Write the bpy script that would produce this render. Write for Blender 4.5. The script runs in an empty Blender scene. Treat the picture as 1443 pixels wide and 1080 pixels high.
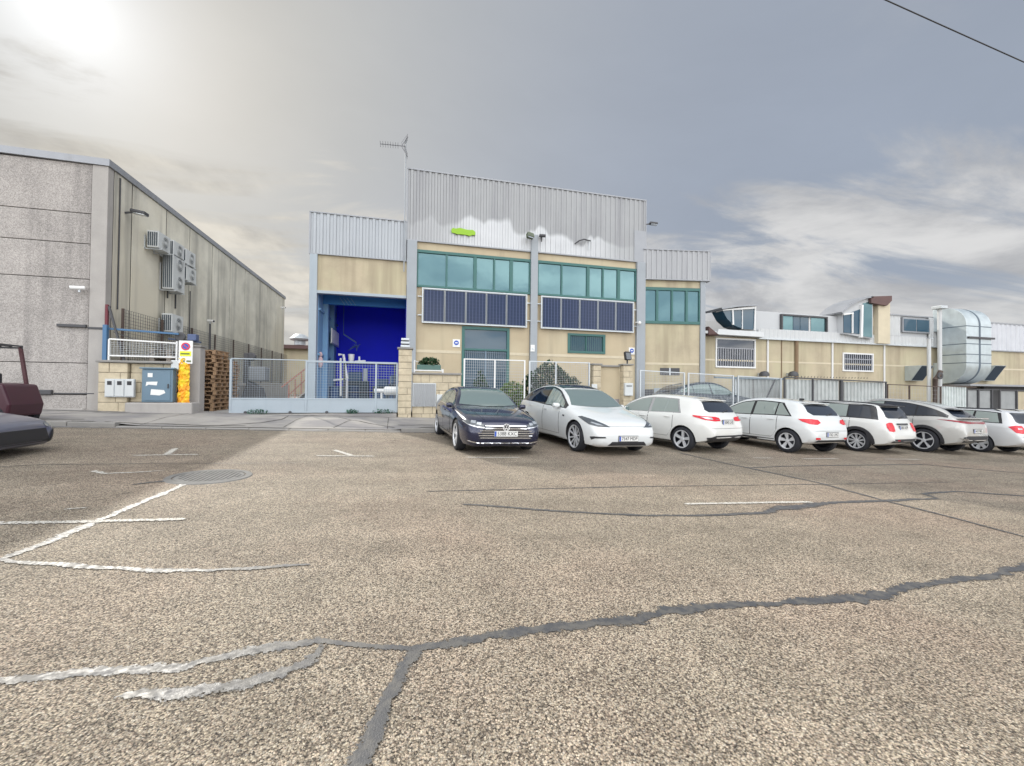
import bpy, bmesh, math, random
from mathutils import Vector, Matrix
from mathutils.bvhtree import BVHTree
random.seed(7)
R = math.radians
C = bpy.context.scene.collection
SC = bpy.context.scene

# ---------------------------------------------------------------- camera model
FPX, CX, CY, CZ = 600.0, 721.5, 540.0, 1.4
_yaw, _pit, _rol = R(14.5), math.atan(8 / 600), 0.011
FW = Vector((math.sin(_yaw) * math.cos(_pit), math.cos(_yaw) * math.cos(_pit), math.sin(_pit)))
_r0 = Vector((math.cos(_yaw), -math.sin(_yaw), 0)); _u0 = _r0.cross(FW)
RT = _r0 * math.cos(_rol) + _u0 * math.sin(_rol)
UP = _u0 * math.cos(_rol) - _r0 * math.sin(_rol)
def ray(px, py): return FW + RT * ((px - CX) / FPX) - UP * ((py - CY) / FPX)
def PY(px, py, Y):
    d = ray(px, py); t = Y / d.y; return Vector((d.x * t, Y, CZ + d.z * t))
def PXx(px, py, X):
    d = ray(px, py); t = X / d.x; return Vector((X, d.y * t, CZ + d.z * t))
def gz(x, y):
    x = max(-45, min(70, x)); y = max(-30, min(20, y))
    return -0.031 * x + 0.02 * max(0, y - 8)
def G(px, py):
    d = ray(px, py); lo, hi = .5, 200
    for _ in range(50):
        m = (lo + hi) / 2
        if CZ + d.z * m - gz(d.x * m, d.y * m) > 0: lo = m
        else: hi = m
    return Vector((d.x * lo, d.y * lo, gz(d.x * lo, d.y * lo)))
cam = bpy.data.cameras.new('camera'); co = bpy.data.objects.new('camera', cam); C.objects.link(co)
M4 = Matrix((RT, UP, -FW)).transposed().to_4x4(); M4.translation = (0, 0, CZ); co.matrix_world = M4
cam.sensor_width = 36; cam.lens = FPX / 1443 * 36; cam.clip_end = 2000; cam.clip_start = .05
SC.camera = co

# ---------------------------------------------------------------- object helpers
def tag(o, label=None, cat=None, group=None, kind=None):
    if label: o['label'] = label
    if cat: o['category'] = cat
    if group: o['group'] = group
    if kind: o['kind'] = kind
    return o
def wloc(o):
    v = Vector((0, 0, 0))
    while o is not None: v += o.location; o = o.parent
    return v
def thing(name, label, cat, loc, group=None, rz=0):
    o = bpy.data.objects.new(name, None); C.objects.link(o)
    o.location = loc; o.rotation_euler = (0, 0, rz); o.empty_display_size = .2
    return tag(o, label, cat, group)
def copy_tree(o, parent=None):
    c = o.copy(); C.objects.link(c); c.parent = parent
    for ch in list(o.children): copy_tree(ch, c)
    return c

class MB:
    def __init__(s): s.bm = bmesh.new()
    def poly(s, pts):
        return s.bm.faces.new([s.bm.verts.new(p) for p in pts])
    def box(s, x0, x1, y0, y1, z0, z1):
        if x0 > x1: x0, x1 = x1, x0
        if y0 > y1: y0, y1 = y1, y0
        if z0 > z1: z0, z1 = z1, z0
        v = [s.bm.verts.new((x, y, z)) for z in (z0, z1) for y in (y0, y1) for x in (x0, x1)]
        for f in ((0, 2, 3, 1), (4, 5, 7, 6), (0, 1, 5, 4), (2, 6, 7, 3), (0, 4, 6, 2), (1, 3, 7, 5)):
            s.bm.faces.new([v[i] for i in f])
        return s
    def obox(s, c, sx, sy, sz, rot=None):
        c = Vector(c); rot = rot or Matrix.Identity(3)
        v = [s.bm.verts.new(c + rot @ Vector((x * sx / 2, y * sy / 2, z * sz / 2))) for z in (-1, 1) for y in (-1, 1) for x in (-1, 1)]
        for f in ((0, 2, 3, 1), (4, 5, 7, 6), (0, 1, 5, 4), (2, 6, 7, 3), (0, 4, 6, 2), (1, 3, 7, 5)):
            s.bm.faces.new([v[i] for i in f])
        return s
    def bar(s, p0, p1, w, h=None):
        p0, p1 = Vector(p0), Vector(p1); h = h or w
        d = (p1 - p0); L = d.length
        if L < 1e-6: return s
        return s.obox((p0 + p1) / 2, w, h, L, d.to_track_quat('Z', 'Y').to_matrix())
    def prism(s, pts, ext):
        ext = Vector(ext); a = [s.bm.verts.new(p) for p in pts]; b = [s.bm.verts.new(Vector(p) + ext) for p in pts]
        n = len(pts)
        s.bm.faces.new(a); s.bm.faces.new(b[::-1])
        for i in range(n): s.bm.faces.new((a[i], b[i], b[(i + 1) % n], a[(i + 1) % n]))
        return s
    def tube(s, path, r, n=8, caps=True):
        path = [Vector(p) for p in path]; rings = []
        rr = r if isinstance(r, (list, tuple)) else [r] * len(path)
        for i, p in enumerate(path):
            d = (path[min(i + 1, len(path) - 1)] - path[max(i - 1, 0)]).normalized()
            q = d.to_track_quat('Z', 'Y').to_matrix()
            rings.append([s.bm.verts.new(p + q @ Vector((math.cos(2 * math.pi * k / n) * rr[i], math.sin(2 * math.pi * k / n) * rr[i], 0))) for k in range(n)])
        for a, b in zip(rings, rings[1:]):
            for k in range(n): s.bm.faces.new((a[k], a[(k + 1) % n], b[(k + 1) % n], b[k]))
        if caps:
            s.bm.faces.new(rings[0][::-1]); s.bm.faces.new(rings[-1])
        return s
    def cyl(s, p0, p1, r, n=12): return s.tube([p0, p1], r, n)
    def lathe(s, prof, c, axis=(0, 0, 1), n=24, close=False):
        c = Vector(c); q = Vector(axis).to_track_quat('Z', 'Y').to_matrix(); rings = []
        for rad, h in prof:
            rings.append([s.bm.verts.new(c + q @ Vector((rad * math.cos(2 * math.pi * k / n), rad * math.sin(2 * math.pi * k / n), h))) for k in range(n)])
        if close: rings.append(rings[0])
        for a, b in zip(rings, rings[1:]):
            for k in range(n): s.bm.faces.new((a[k], a[(k + 1) % n], b[(k + 1) % n], b[k]))
        if not close:
            if prof[0][0] > 1e-5: s.bm.faces.new(rings[0][::-1])
            if prof[-1][0] > 1e-5: s.bm.faces.new(rings[-1])
        return s
    def ball(s, c, r, sub=2, sc=(1, 1, 1)):
        m = Matrix.Translation(c) @ Matrix.Diagonal((sc[0] * r, sc[1] * r, sc[2] * r, 1))
        bmesh.ops.create_icosphere(s.bm, subdivisions=sub, radius=1, matrix=m); return s
    def add(s, other):
        me = bpy.data.meshes.new('tmp'); other.bm.to_mesh(me); s.bm.from_mesh(me); bpy.data.meshes.remove(me); return s
    def build(s, name, m, parent=None, local=False, smooth=False, bevel=0, base=None, weld=False):
        bm = s.bm
        if weld: bmesh.ops.remove_doubles(bm, verts=bm.verts, dist=1e-4)
        bmesh.ops.recalc_face_normals(bm, faces=bm.faces)
        off = Vector((0, 0, 0))
        if not local:
            if parent is not None: off = wloc(parent)
            elif base is not None: off = Vector(base)
            elif len(bm.verts):
                xs = [v.co.x for v in bm.verts]; ys = [v.co.y for v in bm.verts]; zs = [v.co.z for v in bm.verts]
                off = Vector(((min(xs) + max(xs)) / 2, (min(ys) + max(ys)) / 2, min(zs)))
            for v in bm.verts: v.co -= off
        me = bpy.data.meshes.new(name); bm.to_mesh(me); bm.free()
        if smooth:
            for p in me.polygons: p.use_smooth = True
        for mm in (m if isinstance(m, (list, tuple)) else [m]): me.materials.append(mm)
        o = bpy.data.objects.new(name, me); C.objects.link(o)
        if parent is not None: o.parent = parent
        elif not local: o.location = off
        if smooth == 'auto':
            for p in me.polygons: p.use_smooth = True
            me.set_sharp_from_angle(angle=R(35))
        if bevel:
            b = o.modifiers.new('bevel', 'BEVEL'); b.width = bevel; b.segments = 2; b.limit_method = 'ANGLE'; b.angle_limit = R(40)
        return o

def text_mb(txt, size, mat4, depth=.004):
    cu = bpy.data.curves.new('lettering', 'FONT'); cu.body = txt; cu.size = size; cu.extrude = depth / 2
    cu.align_x = 'CENTER'; cu.align_y = 'CENTER'; cu.resolution_u = 3
    ob = bpy.data.objects.new('lettering', cu); C.objects.link(ob)
    dg = bpy.context.evaluated_depsgraph_get(); me = bpy.data.meshes.new_from_object(ob.evaluated_get(dg))
    m = MB(); m.bm.from_mesh(me); bmesh.ops.transform(m.bm, matrix=mat4, verts=m.bm.verts)
    bpy.data.objects.remove(ob); bpy.data.curves.remove(cu); bpy.data.meshes.remove(me)
    return m
FACE_CAM = Matrix(((1, 0, 0, 0), (0, 0, -1, 0), (0, 1, 0, 0), (0, 0, 0, 1)))   # text reads from -Y

# ---------------------------------------------------------------- materials
class NT:
    def __init__(s, tree): s.t = tree
    def n(s, typ, **kw):
        x = s.t.nodes.new(typ)
        for k, v in kw.items():
            if k in x.inputs: s.put(x.inputs[k], v)
            else: setattr(x, k, v)
        return x
    def put(s, sock, v):
        if isinstance(v, bpy.types.NodeSocket): s.t.links.new(v, sock)
        elif isinstance(v, (tuple, list)) and len(v) == 3 and sock.type == 'RGBA': sock.default_value = (*v, 1)
        else: sock.default_value = v
    def math(s, op, a, b=0.0, c=None, clamp=False):
        x = s.t.nodes.new('ShaderNodeMath'); x.operation = op; x.use_clamp = clamp
        s.put(x.inputs[0], a); s.put(x.inputs[1], b)
        if c is not None: s.put(x.inputs[2], c)
        return x.outputs[0]
    def mix(s, f, a, b, mode='MIX'):
        x = s.t.nodes.new('ShaderNodeMix'); x.data_type = 'RGBA'; x.blend_type = mode; x.clamp_factor = True
        s.put(x.inputs[0], f); s.put(x.inputs[6], a); s.put(x.inputs[7], b); return x.outputs[2]
    def ss(s, v, a, b, o0=0., o1=1.):
        x = s.t.nodes.new('ShaderNodeMapRange'); x.interpolation_type = 'SMOOTHSTEP'
        for i, q in enumerate((v, a, b, o0, o1)): s.put(x.inputs[i], q)
        return x.outputs[0]
    def noise(s, vec, scale, detail=4, rough=.55, dist=0.):
        x = s.t.nodes.new('ShaderNodeTexNoise'); s.put(x.inputs['Vector'], vec); s.put(x.inputs['Scale'], scale)
        x.inputs['Detail'].default_value = detail; x.inputs['Roughness'].default_value = rough; x.inputs['Distortion'].default_value = dist
        return x.outputs['Fac']
    def vscale(s, vec, sc):
        x = s.t.nodes.new('ShaderNodeVectorMath'); x.operation = 'MULTIPLY'; s.put(x.inputs[0], vec); x.inputs[1].default_value = sc; return x.outputs[0]

def nmat(name, base, rough=.7, metal=0., var=.12, vs=1.5, fine=.06, fs=40., streak=0., scol=(.05, .045, .04), sscale=3., slo=.5, shi=.75,
         bump=0., bs=60., spec=.5, coat=0., tint=None, ts=.4, grain=0., gs=90.):
    m = bpy.data.materials.new(name); m.use_nodes = True; t = NT(m.node_tree); b = m.node_tree.nodes['Principled BSDF']
    oc = t.n('ShaderNodeTexCoord').outputs['Object']
    n1 = t.noise(oc, vs, 5); n2 = t.noise(oc, fs, 3)
    k = t.math('ADD', t.math('MULTIPLY_ADD', n1, 2 * var * 1.6, 1 - var * 1.6), t.math('MULTIPLY_ADD', n2, 2 * fine, -fine))
    col = t.mix(1.0, base, t.n('ShaderNodeCombineColor', Red=k, Green=k, Blue=k).outputs[0], 'MULTIPLY')
    if tint: col = t.mix(t.ss(t.noise(oc, ts, 3), .4, .65), col, tint)
    if streak:
        sn = t.noise(t.vscale(oc, (sscale, sscale, sscale * .07)), 1.0, 5, .6)
        col = t.mix(t.math('MULTIPLY', t.ss(sn, slo, shi), streak), col, scol)
    hb = n2
    if grain:
        v = t.n('ShaderNodeTexVoronoi', Vector=oc, Scale=gs)
        sx = t.n('ShaderNodeSeparateColor', Color=v.outputs['Color']).outputs[0]
        g = t.math('MULTIPLY_ADD', sx, 2 * grain, 1 - grain)
        col = t.mix(1.0, col, t.n('ShaderNodeCombineColor', Red=g, Green=g, Blue=g).outputs[0], 'MULTIPLY'); hb = v.outputs['Distance']
    t.put(b.inputs['Base Color'], col)
    t.put(b.inputs['Roughness'], t.math('MULTIPLY_ADD', n1, .2, max(0.02, rough - .1)) if (rough > .15 and fine > 0) else rough)
    b.inputs['Metallic'].default_value = metal; b.inputs['Specular IOR Level'].default_value = spec; b.inputs['Coat Weight'].default_value = coat
    b.inputs['Coat Roughness'].default_value = .03
    if bump:
        bn = t.n('ShaderNodeBump', Strength=bump, Distance=.01, Height=t.noise(oc, bs, 4) if not grain else hb)
        t.put(b.inputs['Normal'], bn.outputs[0])
    return m

MT = dict(
    agg=nmat('aggregate_panel', (.36, .335, .315), .9, var=.20, vs=1.1, fine=.22, fs=16, grain=.30, gs=55, bump=.4, streak=.65, scol=(.15, .14, .135), sscale=1.3),
    agg_edge=nmat('concrete_edge', (.37, .35, .33), .9, var=.14, fine=.12, streak=.3, scol=(.22, .2, .19), bump=.2),
    conc=nmat('concrete_panel', (.66, .63, .54), .85, var=.30, vs=.8, fine=.08, fs=9, streak=.75, scol=(.24, .23, .205), sscale=1.1, slo=.46, shi=.70, bump=.1, tint=(.65, .605, .49), ts=.15),
    joint=nmat('joint_dark', (.06, .058, .055), .95),  # even dark tone of the backing and joints between wall panels
    coping=nmat('coping_metal', (.30, .31, .33), .5, metal=.3, var=.1, streak=.3, scol=(.2, .2, .2)),
    render=nmat('beige_render', (.46, .38, .26), .88, var=.12, vs=.8, fine=.06, streak=.4, scol=(.30, .25, .18), sscale=1.6, slo=.48, shi=.76, bump=.08, tint=(.50, .43, .30), ts=.35),
    render2=nmat('beige_render_worn', (.44, .375, .265), .9, var=.22, vs=.9, fine=.08, fs=12, streak=.6, scol=(.27, .22, .155), sscale=1.3, slo=.46, shi=.72, bump=.1, tint=(.47, .42, .285), ts=.5),
    band=nmat('pale_band', (.57, .50, .37), .9, var=.1, streak=.2, scol=(.4, .34, .25)),
    clad=nmat('ribbed_steel_sheet', (.34, .345, .355), .5, metal=.25, var=.12, vs=.5, streak=.5, scol=(.24, .24, .26), sscale=1.4, slo=.45, shi=.75),
    clad_b=nmat('ribbed_steel_bluish', (.36, .38, .40), .5, metal=.25, var=.1, vs=.6, streak=.35, scol=(.28, .31, .36), sscale=1.5),
    steel=nmat('grey_blue_paint', (.30, .325, .35), .5, var=.08, streak=.2, scol=(.2, .22, .25)),
    steel_l=nmat('light_blue_steel', (.34, .39, .43), .5, var=.07, streak=.25, scol=(.28, .33, .38)),
    galv=nmat('galvanised', (.52, .55, .57), .45, metal=.45, var=.1, fine=.06),
    duct=nmat('duct_sheet', (.52, .58, .60), .38, metal=.55, var=.14, vs=2.5, fine=.05, streak=.2, scol=(.35, .4, .42)),
    duct_seam=nmat('duct_seam', (.10, .13, .16), .6),
    green=nmat('green_frame', (.035, .125, .115), .45, var=.08),
    white=nmat('white_paint', (.72, .72, .71), .5, var=.05, streak=.15, scol=(.5, .49, .47)),
    fasc=nmat('white_fascia', (.52, .53, .53), .6, var=.08, streak=.3, scol=(.42, .42, .43)),
    black=nmat('black_plastic', (.025, .025, .028), .5, var=.05),
    dark=nmat('dark_metal', (.06, .06, .065), .55, var=.1),
    rust=nmat('rusty_steel', (.085, .06, .05), .8, var=.3, vs=6, fine=.2),
    redbrown=nmat('red_brown_roof', (.115, .065, .06), .7, var=.15),
    blue_wall=nmat('blue_curtain', (.012, .024, .85), .75, var=.08, vs=.6),
    blue_beam=nmat('blue_ceiling', (.03, .17, .44), .7, var=.08),
    in_wall=nmat('blue_grey_lining', (.16, .30, .47), .75, var=.1),
    yardc=nmat('yard_concrete', (.36, .35, .33), .9, var=.15, fine=.1, bump=.2),
    stone=nmat('stone_block', (.50, .43, .31), .92, var=.22, vs=5, fine=.12, fs=25, bump=.6, bs=18, streak=.35, scol=(.3, .26, .2)),
    mortar=nmat('mortar', (.33, .29, .23), .95),
    pallet=nmat('pallet_wood', (.34, .22, .13), .85, var=.25, vs=8, fine=.15, streak=.3, scol=(.16, .1, .06)),
    pallet_g=nmat('pallet_wood_grey', (.37, .33, .29), .85, var=.25, vs=8, fine=.15),
    cab=nmat('cabinet_paint', (.13, .20, .26), .45, var=.08, streak=.2, scol=(.1, .18, .25)),
    acw=nmat('aircon_casing', (.55, .57, .57), .5, var=.06, streak=.2, scol=(.4, .41, .4)),
    acd=nmat('aircon_grille', (.06, .075, .09), .5),
    leaf=nmat('leaf_dark', (.025, .065, .025), .6, var=.4, vs=9, fine=.2),
    leafy=nmat('leaf_yellow', (.11, .20, .015), .6, var=.35, vs=9, fine=.2),
    weed=nmat('weed_leaf', (.025, .11, .06), .6, var=.3, vs=9),
    bark=nmat('bark', (.12, .085, .06), .9, var=.3, vs=8, bump=.5),
    kerb=nmat('kerb_stone', (.25, .24, .225), .9, var=.18, fine=.12, bump=.3),
    pave=nmat('pavement_concrete', (.33, .31, .285), .9, var=.22, vs=.8, fine=.14, bump=.3, streak=0, tint=(.22, .21, .21), ts=.7),
    sign_w=nmat('sign_white', (.75, .75, .73), .4, var=.03),
    sign_b=nmat('sign_blue', (.03, .09, .42), .4, var=.03),
    sign_r=nmat('sign_red', (.6, .03, .06), .4, var=.03),
    sign_y=nmat('sign_yellow', (.72, .78, .02), .4, var=.03),
    orange=nmat('orange_sheet', (.85, .33, .02), .6, var=.35, vs=7, fine=.15, tint=(.80, .66, .03), ts=3.2),
    lime=nmat('lime_green', (.25, .46, .012), .5, var=.1),
    maroon=nmat('maroon_paint', (.05, .012, .022), .4, var=.2, vs=4),
    antenna=nmat('antenna_alu', (.16, .16, .17), .45, metal=.5),
    # vehicles
    p_blue=nmat('deep_blue_paint', (.010, .014, .045), .22, metal=.35, var=.02, coat=1, fine=0),
    p_white=nmat('pearl_white_paint', (.66, .68, .68), .22, var=.015, coat=1, fine=0),
    p_white2=nmat('white_paint_body', (.69, .69, .665), .22, var=.015, coat=1, fine=0),
    p_grey=nmat('warm_grey_paint', (.47, .465, .445), .22, metal=.1, var=.015, coat=1, fine=0),
    p_silver=nmat('silver_paint', (.62, .63, .64), .25, metal=.15, var=.015, coat=.7, fine=0),
    p_navy=nmat('navy_paint', (.018, .035, .055), .25, metal=.2, var=.02, coat=1, fine=0),
    p_black=nmat('gloss_black', (.012, .013, .016), .12, var=.02, coat=.6, fine=0),
    tyre=nmat('tyre_rubber', (.014, .015, .020), .8, var=.15, vs=20),
    alloy=nmat('alloy_rim', (.66, .67, .69), .3, metal=.35, var=.03),
    alloy_d=nmat('dark_alloy', (.018, .02, .028), .4, metal=.4),
    trim=nmat('black_trim', (.028, .028, .032), .6, var=.1),
    chrome=nmat('chrome', (.75, .76, .78), .15, metal=.95, var=.02),
    lamp=nmat('lamp_lens', (.42, .45, .48), .08, metal=.35, var=.2, vs=25, coat=1),
    lamp_d=nmat('lamp_inner', (.06, .07, .08), .15, coat=1, var=.2, vs=20),
    red_l=nmat('tail_lamp_red', (.60, .006, .02), .2, var=.2, vs=14, coat=.25),
    red_d=nmat('tail_lamp_dark_red', (.25, .008, .02), .2, var=.2, vs=14, coat=.25),
    plate=nmat('plate_white', (.68, .68, .66), .4, var=.03),
    ink=nmat('plate_ink', (.03, .03, .035), .5),
    gap=nmat('panel_gap', (.03, .03, .03), .8),
    paper=nmat('paper_sheet', (.70, .68, .55), .8, var=.05),
    tar=None)
def glass(name, base, metal=.0, rough=.03, ior=1.7, spec=.5, wav=.0):
    m = nmat(name, base, .05, metal=metal, var=.04, fine=0); b = m.node_tree.nodes['Principled BSDF']
    b.inputs['Roughness'].default_value = rough; b.inputs['IOR'].default_value = ior
    if wav:
        t = NT(m.node_tree); oc = t.n('ShaderNodeTexCoord').outputs['Object']
        t.put(b.inputs['Normal'], t.n('ShaderNodeBump', Strength=wav, Distance=.02, Height=t.noise(oc, 1.3, 2)).outputs[0])
    return m
MT['pane'] = glass('sky_pane', (.09, .175, .19), metal=.55, rough=.06, wav=.15)
MT['pane_d'] = glass('dark_pane', (.015, .06, .10), rough=.05, ior=1.55, wav=.1)
MT['solar'] = None
MT['cglass'] = glass('car_glass', (.20, .26, .25), metal=.4, rough=.02, ior=1.8)
MT['cglass_l'] = glass('car_side_glass', (.33, .38, .36), metal=.4, rough=.03, ior=1.8)
MT['cglass_d'] = glass('car_privacy_glass', (.012, .018, .03), rough=.02, ior=1.8)

def ragged(m, t, b, oc, k):
    # the strip's border breaks up between the stones: holes where the road shows through
    at = t.n('ShaderNodeAttribute', attribute_name='edge').outputs['Fac']
    nz = t.math('ADD', t.math('MULTIPLY', t.noise(oc, 34, 3, .6), .6), t.math('MULTIPLY', t.noise(oc, 95, 2, .5), .4))
    hole = t.ss(t.math('ADD', at, t.math('MULTIPLY_ADD', nz, 2.2, -1.1)), k, k + .16)
    mx = t.n('ShaderNodeMixShader'); tr = t.n('ShaderNodeBsdfTransparent')
    t.put(mx.inputs[0], hole); t.t.links.new(b.outputs[0], mx.inputs[1]); t.t.links.new(tr.outputs[0], mx.inputs[2])
    out = [n for n in t.t.nodes if n.type == 'OUTPUT_MATERIAL'][0]; t.t.links.new(mx.outputs[0], out.inputs['Surface'])
def special():
    # asphalt with coarse aggregate
    m = bpy.data.materials.new('asphalt'); m.use_nodes = True; t = NT(m.node_tree); b = m.node_tree.nodes['Principled BSDF']
    oc = t.n('ShaderNodeTexCoord').outputs['Object']
    wob = t.n('ShaderNodeTexNoise', Vector=oc, Scale=25.); 
    v = t.n('ShaderNodeTexVoronoi', Vector=oc, Scale=112.); v.inputs['Randomness'].default_value = 1
    v2 = t.n('ShaderNodeTexVoronoi', Vector=oc, Scale=190.)
    s1 = t.n('ShaderNodeSeparateColor', Color=v.outputs['Color']); s2 = t.n('ShaderNodeSeparateColor', Color=v2.outputs['Color'])
    val = t.math('ADD', t.math('MULTIPLY', s1.outputs[0], .62), t.math('MULTIPLY', s2.outputs[1], .38))
    ramp = t.n('ShaderNodeValToRGB', Fac=val); e = ramp.color_ramp.elements
    e[0].position = .12; e[0].color = (.035, .03, .026, 1); e[1].position = .95; e[1].color = (.64, .575, .47, 1)
    x = e.new(.36); x.color = (.18, .153, .125, 1); x = e.new(.62); x.color = (.395, .345, .28, 1); x = e.new(.8); x.color = (.475, .42, .345, 1)
    gaps = t.ss(v.outputs['Distance'], .32, .75, 1, .58)
    col = t.mix(1, ramp.outputs[0], t.n('ShaderNodeCombineColor', Red=gaps, Green=gaps, Blue=gaps).outputs[0], 'MULTIPLY')
    hue = t.n('ShaderNodeValToRGB', Fac=s2.outputs[0]); h_ = hue.color_ramp.elements; h_[0].color = (1.10, .97, .92, 1); h_[1].color = (.96, 1.0, 1.05, 1); q_ = h_.new(.5); q_.color = (1.03, 1.0, .88, 1)
    col = t.mix(.9, col, hue.outputs[0], 'MULTIPLY')
    # wear at larger scale: pinkish, greyish and dirty zones
    big = t.noise(oc, .35, 4); mid = t.noise(oc, 2.2, 5, .65); lane = t.noise(t.vscale(oc, (.12, 1.1, 1)), 1.0, 4)
    col = t.mix(t.math('MULTIPLY', t.ss(big, .42, .68), .35), col, t.mix(1, col, (1.14, .97, .96), 'MULTIPLY'))
    k = t.math('ADD', t.math('MULTIPLY_ADD', mid, .8, .60), t.math('MULTIPLY_ADD', lane, .7, -.35))
    col = t.mix(1, col, t.n('ShaderNodeCombineColor', Red=k, Green=k, Blue=k).outputs[0], 'MULTIPLY')
    spots = t.ss(t.noise(oc, 1.4, 4, .6, .5), .64, .74); col = t.mix(t.math('MULTIPLY', spots, .45), col, (.06, .052, .045))
    # parking lane beyond about 8 m is a greyer, older strip
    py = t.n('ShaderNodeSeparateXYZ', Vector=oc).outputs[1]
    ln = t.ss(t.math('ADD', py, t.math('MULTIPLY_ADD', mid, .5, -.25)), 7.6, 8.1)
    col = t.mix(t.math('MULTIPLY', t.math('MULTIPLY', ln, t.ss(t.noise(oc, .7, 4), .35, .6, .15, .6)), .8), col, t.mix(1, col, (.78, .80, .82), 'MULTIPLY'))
    t.put(b.inputs['Base Color'], col); b.inputs['Roughness'].default_value = .82; b.inputs['Specular IOR Level'].default_value = .3
    hh = t.math('ADD', t.math('MULTIPLY', t.ss(v.outputs['Distance'], 0, .8, 1, 0), .8), t.math('MULTIPLY', s1.outputs[1], .5))
    t.put(b.inputs['Normal'], t.n('ShaderNodeBump', Strength=.5, Distance=.007, Height=hh).outputs[0])
    MT['asphalt'] = m
    # crack sealant
    m = bpy.data.materials.new('tar_sealant'); m.use_nodes = True; t = NT(m.node_tree); b = m.node_tree.nodes['Principled BSDF']
    oc = t.n('ShaderNodeTexCoord').outputs['Object']
    t.put(b.inputs['Base Color'], t.mix(t.ss(t.noise(oc, 14, 4), .4, .62), (.05, .051, .056), (.095, .09, .083)))
    t.put(b.inputs['Roughness'], t.ss(t.noise(oc, 30, 4), .3, .7, .46, .68)); b.inputs['Specular IOR Level'].default_value = .8
    t.put(b.inputs['Normal'], t.n('ShaderNodeBump', Strength=.3, Distance=.005, Height=t.noise(oc, 120, 4)).outputs[0])
    ragged(m, t, b, oc, .55); MT['tar'] = m
    # worn road paint: alpha-free, aggregate shows through
    m = bpy.data.materials.new('worn_road_paint'); m.use_nodes = True; t = NT(m.node_tree); b = m.node_tree.nodes['Principled BSDF']
    oc = t.n('ShaderNodeTexCoord').outputs['Object']; w = t.ss(t.noise(oc, 55, 4, .7), .40, .56)
    t.put(b.inputs['Base Color'], t.mix(w, (.22, .19, .15), (.62, .60, .55))); b.inputs['Roughness'].default_value = .75
    t.put(b.inputs['Normal'], t.n('ShaderNodeBump', Strength=.6, Distance=.008, Height=t.noise(oc, 60, 3)).outputs[0])
    ragged(m, t, b, oc, .5); MT['paint'] = m
    # solar cells: dark blue with thin busbars every 8 cm
    m = bpy.data.materials.new('solar_cells'); m.use_nodes = True; t = NT(m.node_tree); b = m.node_tree.nodes['Principled BSDF']
    oc = t.n('ShaderNodeTexCoord').outputs['Object']; s = t.n('ShaderNodeSeparateXYZ', Vector=oc)
    fx = t.math('FRACT', t.math('MULTIPLY', s.outputs[0], 6.1)); lx = t.ss(t.math('ABSOLUTE', t.math('SUBTRACT', fx, .5)), .38, .47)
    fz = t.math('FRACT', t.math('MULTIPLY', s.outputs[2], 6.1)); lz = t.ss(t.math('ABSOLUTE', t.math('SUBTRACT', fz, .5)), .46, .49)
    l = t.math('MAXIMUM', lx, t.math('MULTIPLY', lz, .5))
    t.put(b.inputs['Base Color'], t.mix(t.math('MULTIPLY', l, .6), t.mix(t.noise(oc, .9, 2), (.010, .020, .056), (.016, .03, .078)), (.10, .13, .24)))
    b.inputs['Roughness'].default_value = .12; b.inputs['IOR'].default_value = 1.35
    MT['solar'] = m
    # main cladding: a pale over-painted zone with a ragged upper edge
    m = nmat('ribbed_steel_overpainted', (.31, .315, .32), .5, metal=.25, var=.12, vs=.5, streak=.6, scol=(.20, .20, .215), sscale=1.3, slo=.45, shi=.72)
    t = NT(m.node_tree); b = m.node_tree.nodes['Principled BSDF']
    oc = t.n('ShaderNodeTexCoord').outputs['Object']; s = t.n('ShaderNodeSeparateXYZ', Vector=oc)
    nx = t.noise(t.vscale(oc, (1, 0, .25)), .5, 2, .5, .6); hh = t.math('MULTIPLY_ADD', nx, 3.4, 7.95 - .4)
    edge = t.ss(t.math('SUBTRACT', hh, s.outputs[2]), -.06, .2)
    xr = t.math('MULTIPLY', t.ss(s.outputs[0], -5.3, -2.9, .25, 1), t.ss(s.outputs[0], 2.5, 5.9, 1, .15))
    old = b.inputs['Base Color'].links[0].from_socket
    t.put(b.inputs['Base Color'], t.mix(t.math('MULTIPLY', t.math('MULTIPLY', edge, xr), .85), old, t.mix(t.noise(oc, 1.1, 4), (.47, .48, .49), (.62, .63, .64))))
    MT['clad_main'] = m
special()

# ---------------------------------------------------------------- world and sun
SUN_EL, SUN_AZ = R(31.4), R(-26.4)          # azimuth from +Y towards +X
SDIR = Vector((math.cos(SUN_EL) * math.sin(SUN_AZ), math.cos(SUN_EL) * math.cos(SUN_AZ), math.sin(SUN_EL)))
W = bpy.data.worlds.new('World'); SC.world = W; W.use_nodes = True
t = NT(W.node_tree); bg = W.node_tree.nodes['Background']
sky = t.n('ShaderNodeTexSky'); sky.sky_type = 'NISHITA'; sky.sun_disc = False
sky.sun_elevation = SUN_EL; sky.sun_rotation = SUN_AZ; sky.dust_density = 1.0; sky.air_density = 1.0
SKY_STRENGTH = .12
tc = t.n('ShaderNodeTexCoord').outputs['Generated']
def dot(v):
    x = t.n('ShaderNodeVectorMath'); x.operation = 'DOT_PRODUCT'; t.put(x.inputs[0], tc); x.inputs[1].default_value = Vector(v).normalized(); return x.outputs['Value']
sep = t.n('ShaderNodeSeparateXYZ', Vector=tc)
dz = sep.outputs[2]
den = t.math('ADD', t.math('MAXIMUM', dz, 0.0), .16)
pl = t.n('ShaderNodeCombineXYZ', X=t.math('DIVIDE', sep.outputs[0], den), Y=t.math('DIVIDE', sep.outputs[1], den), Z=0.0).outputs[0]
K = 1 / SKY_STRENGTH
def c(r, g, b): return (r * K, g * K, b * K)
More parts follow.
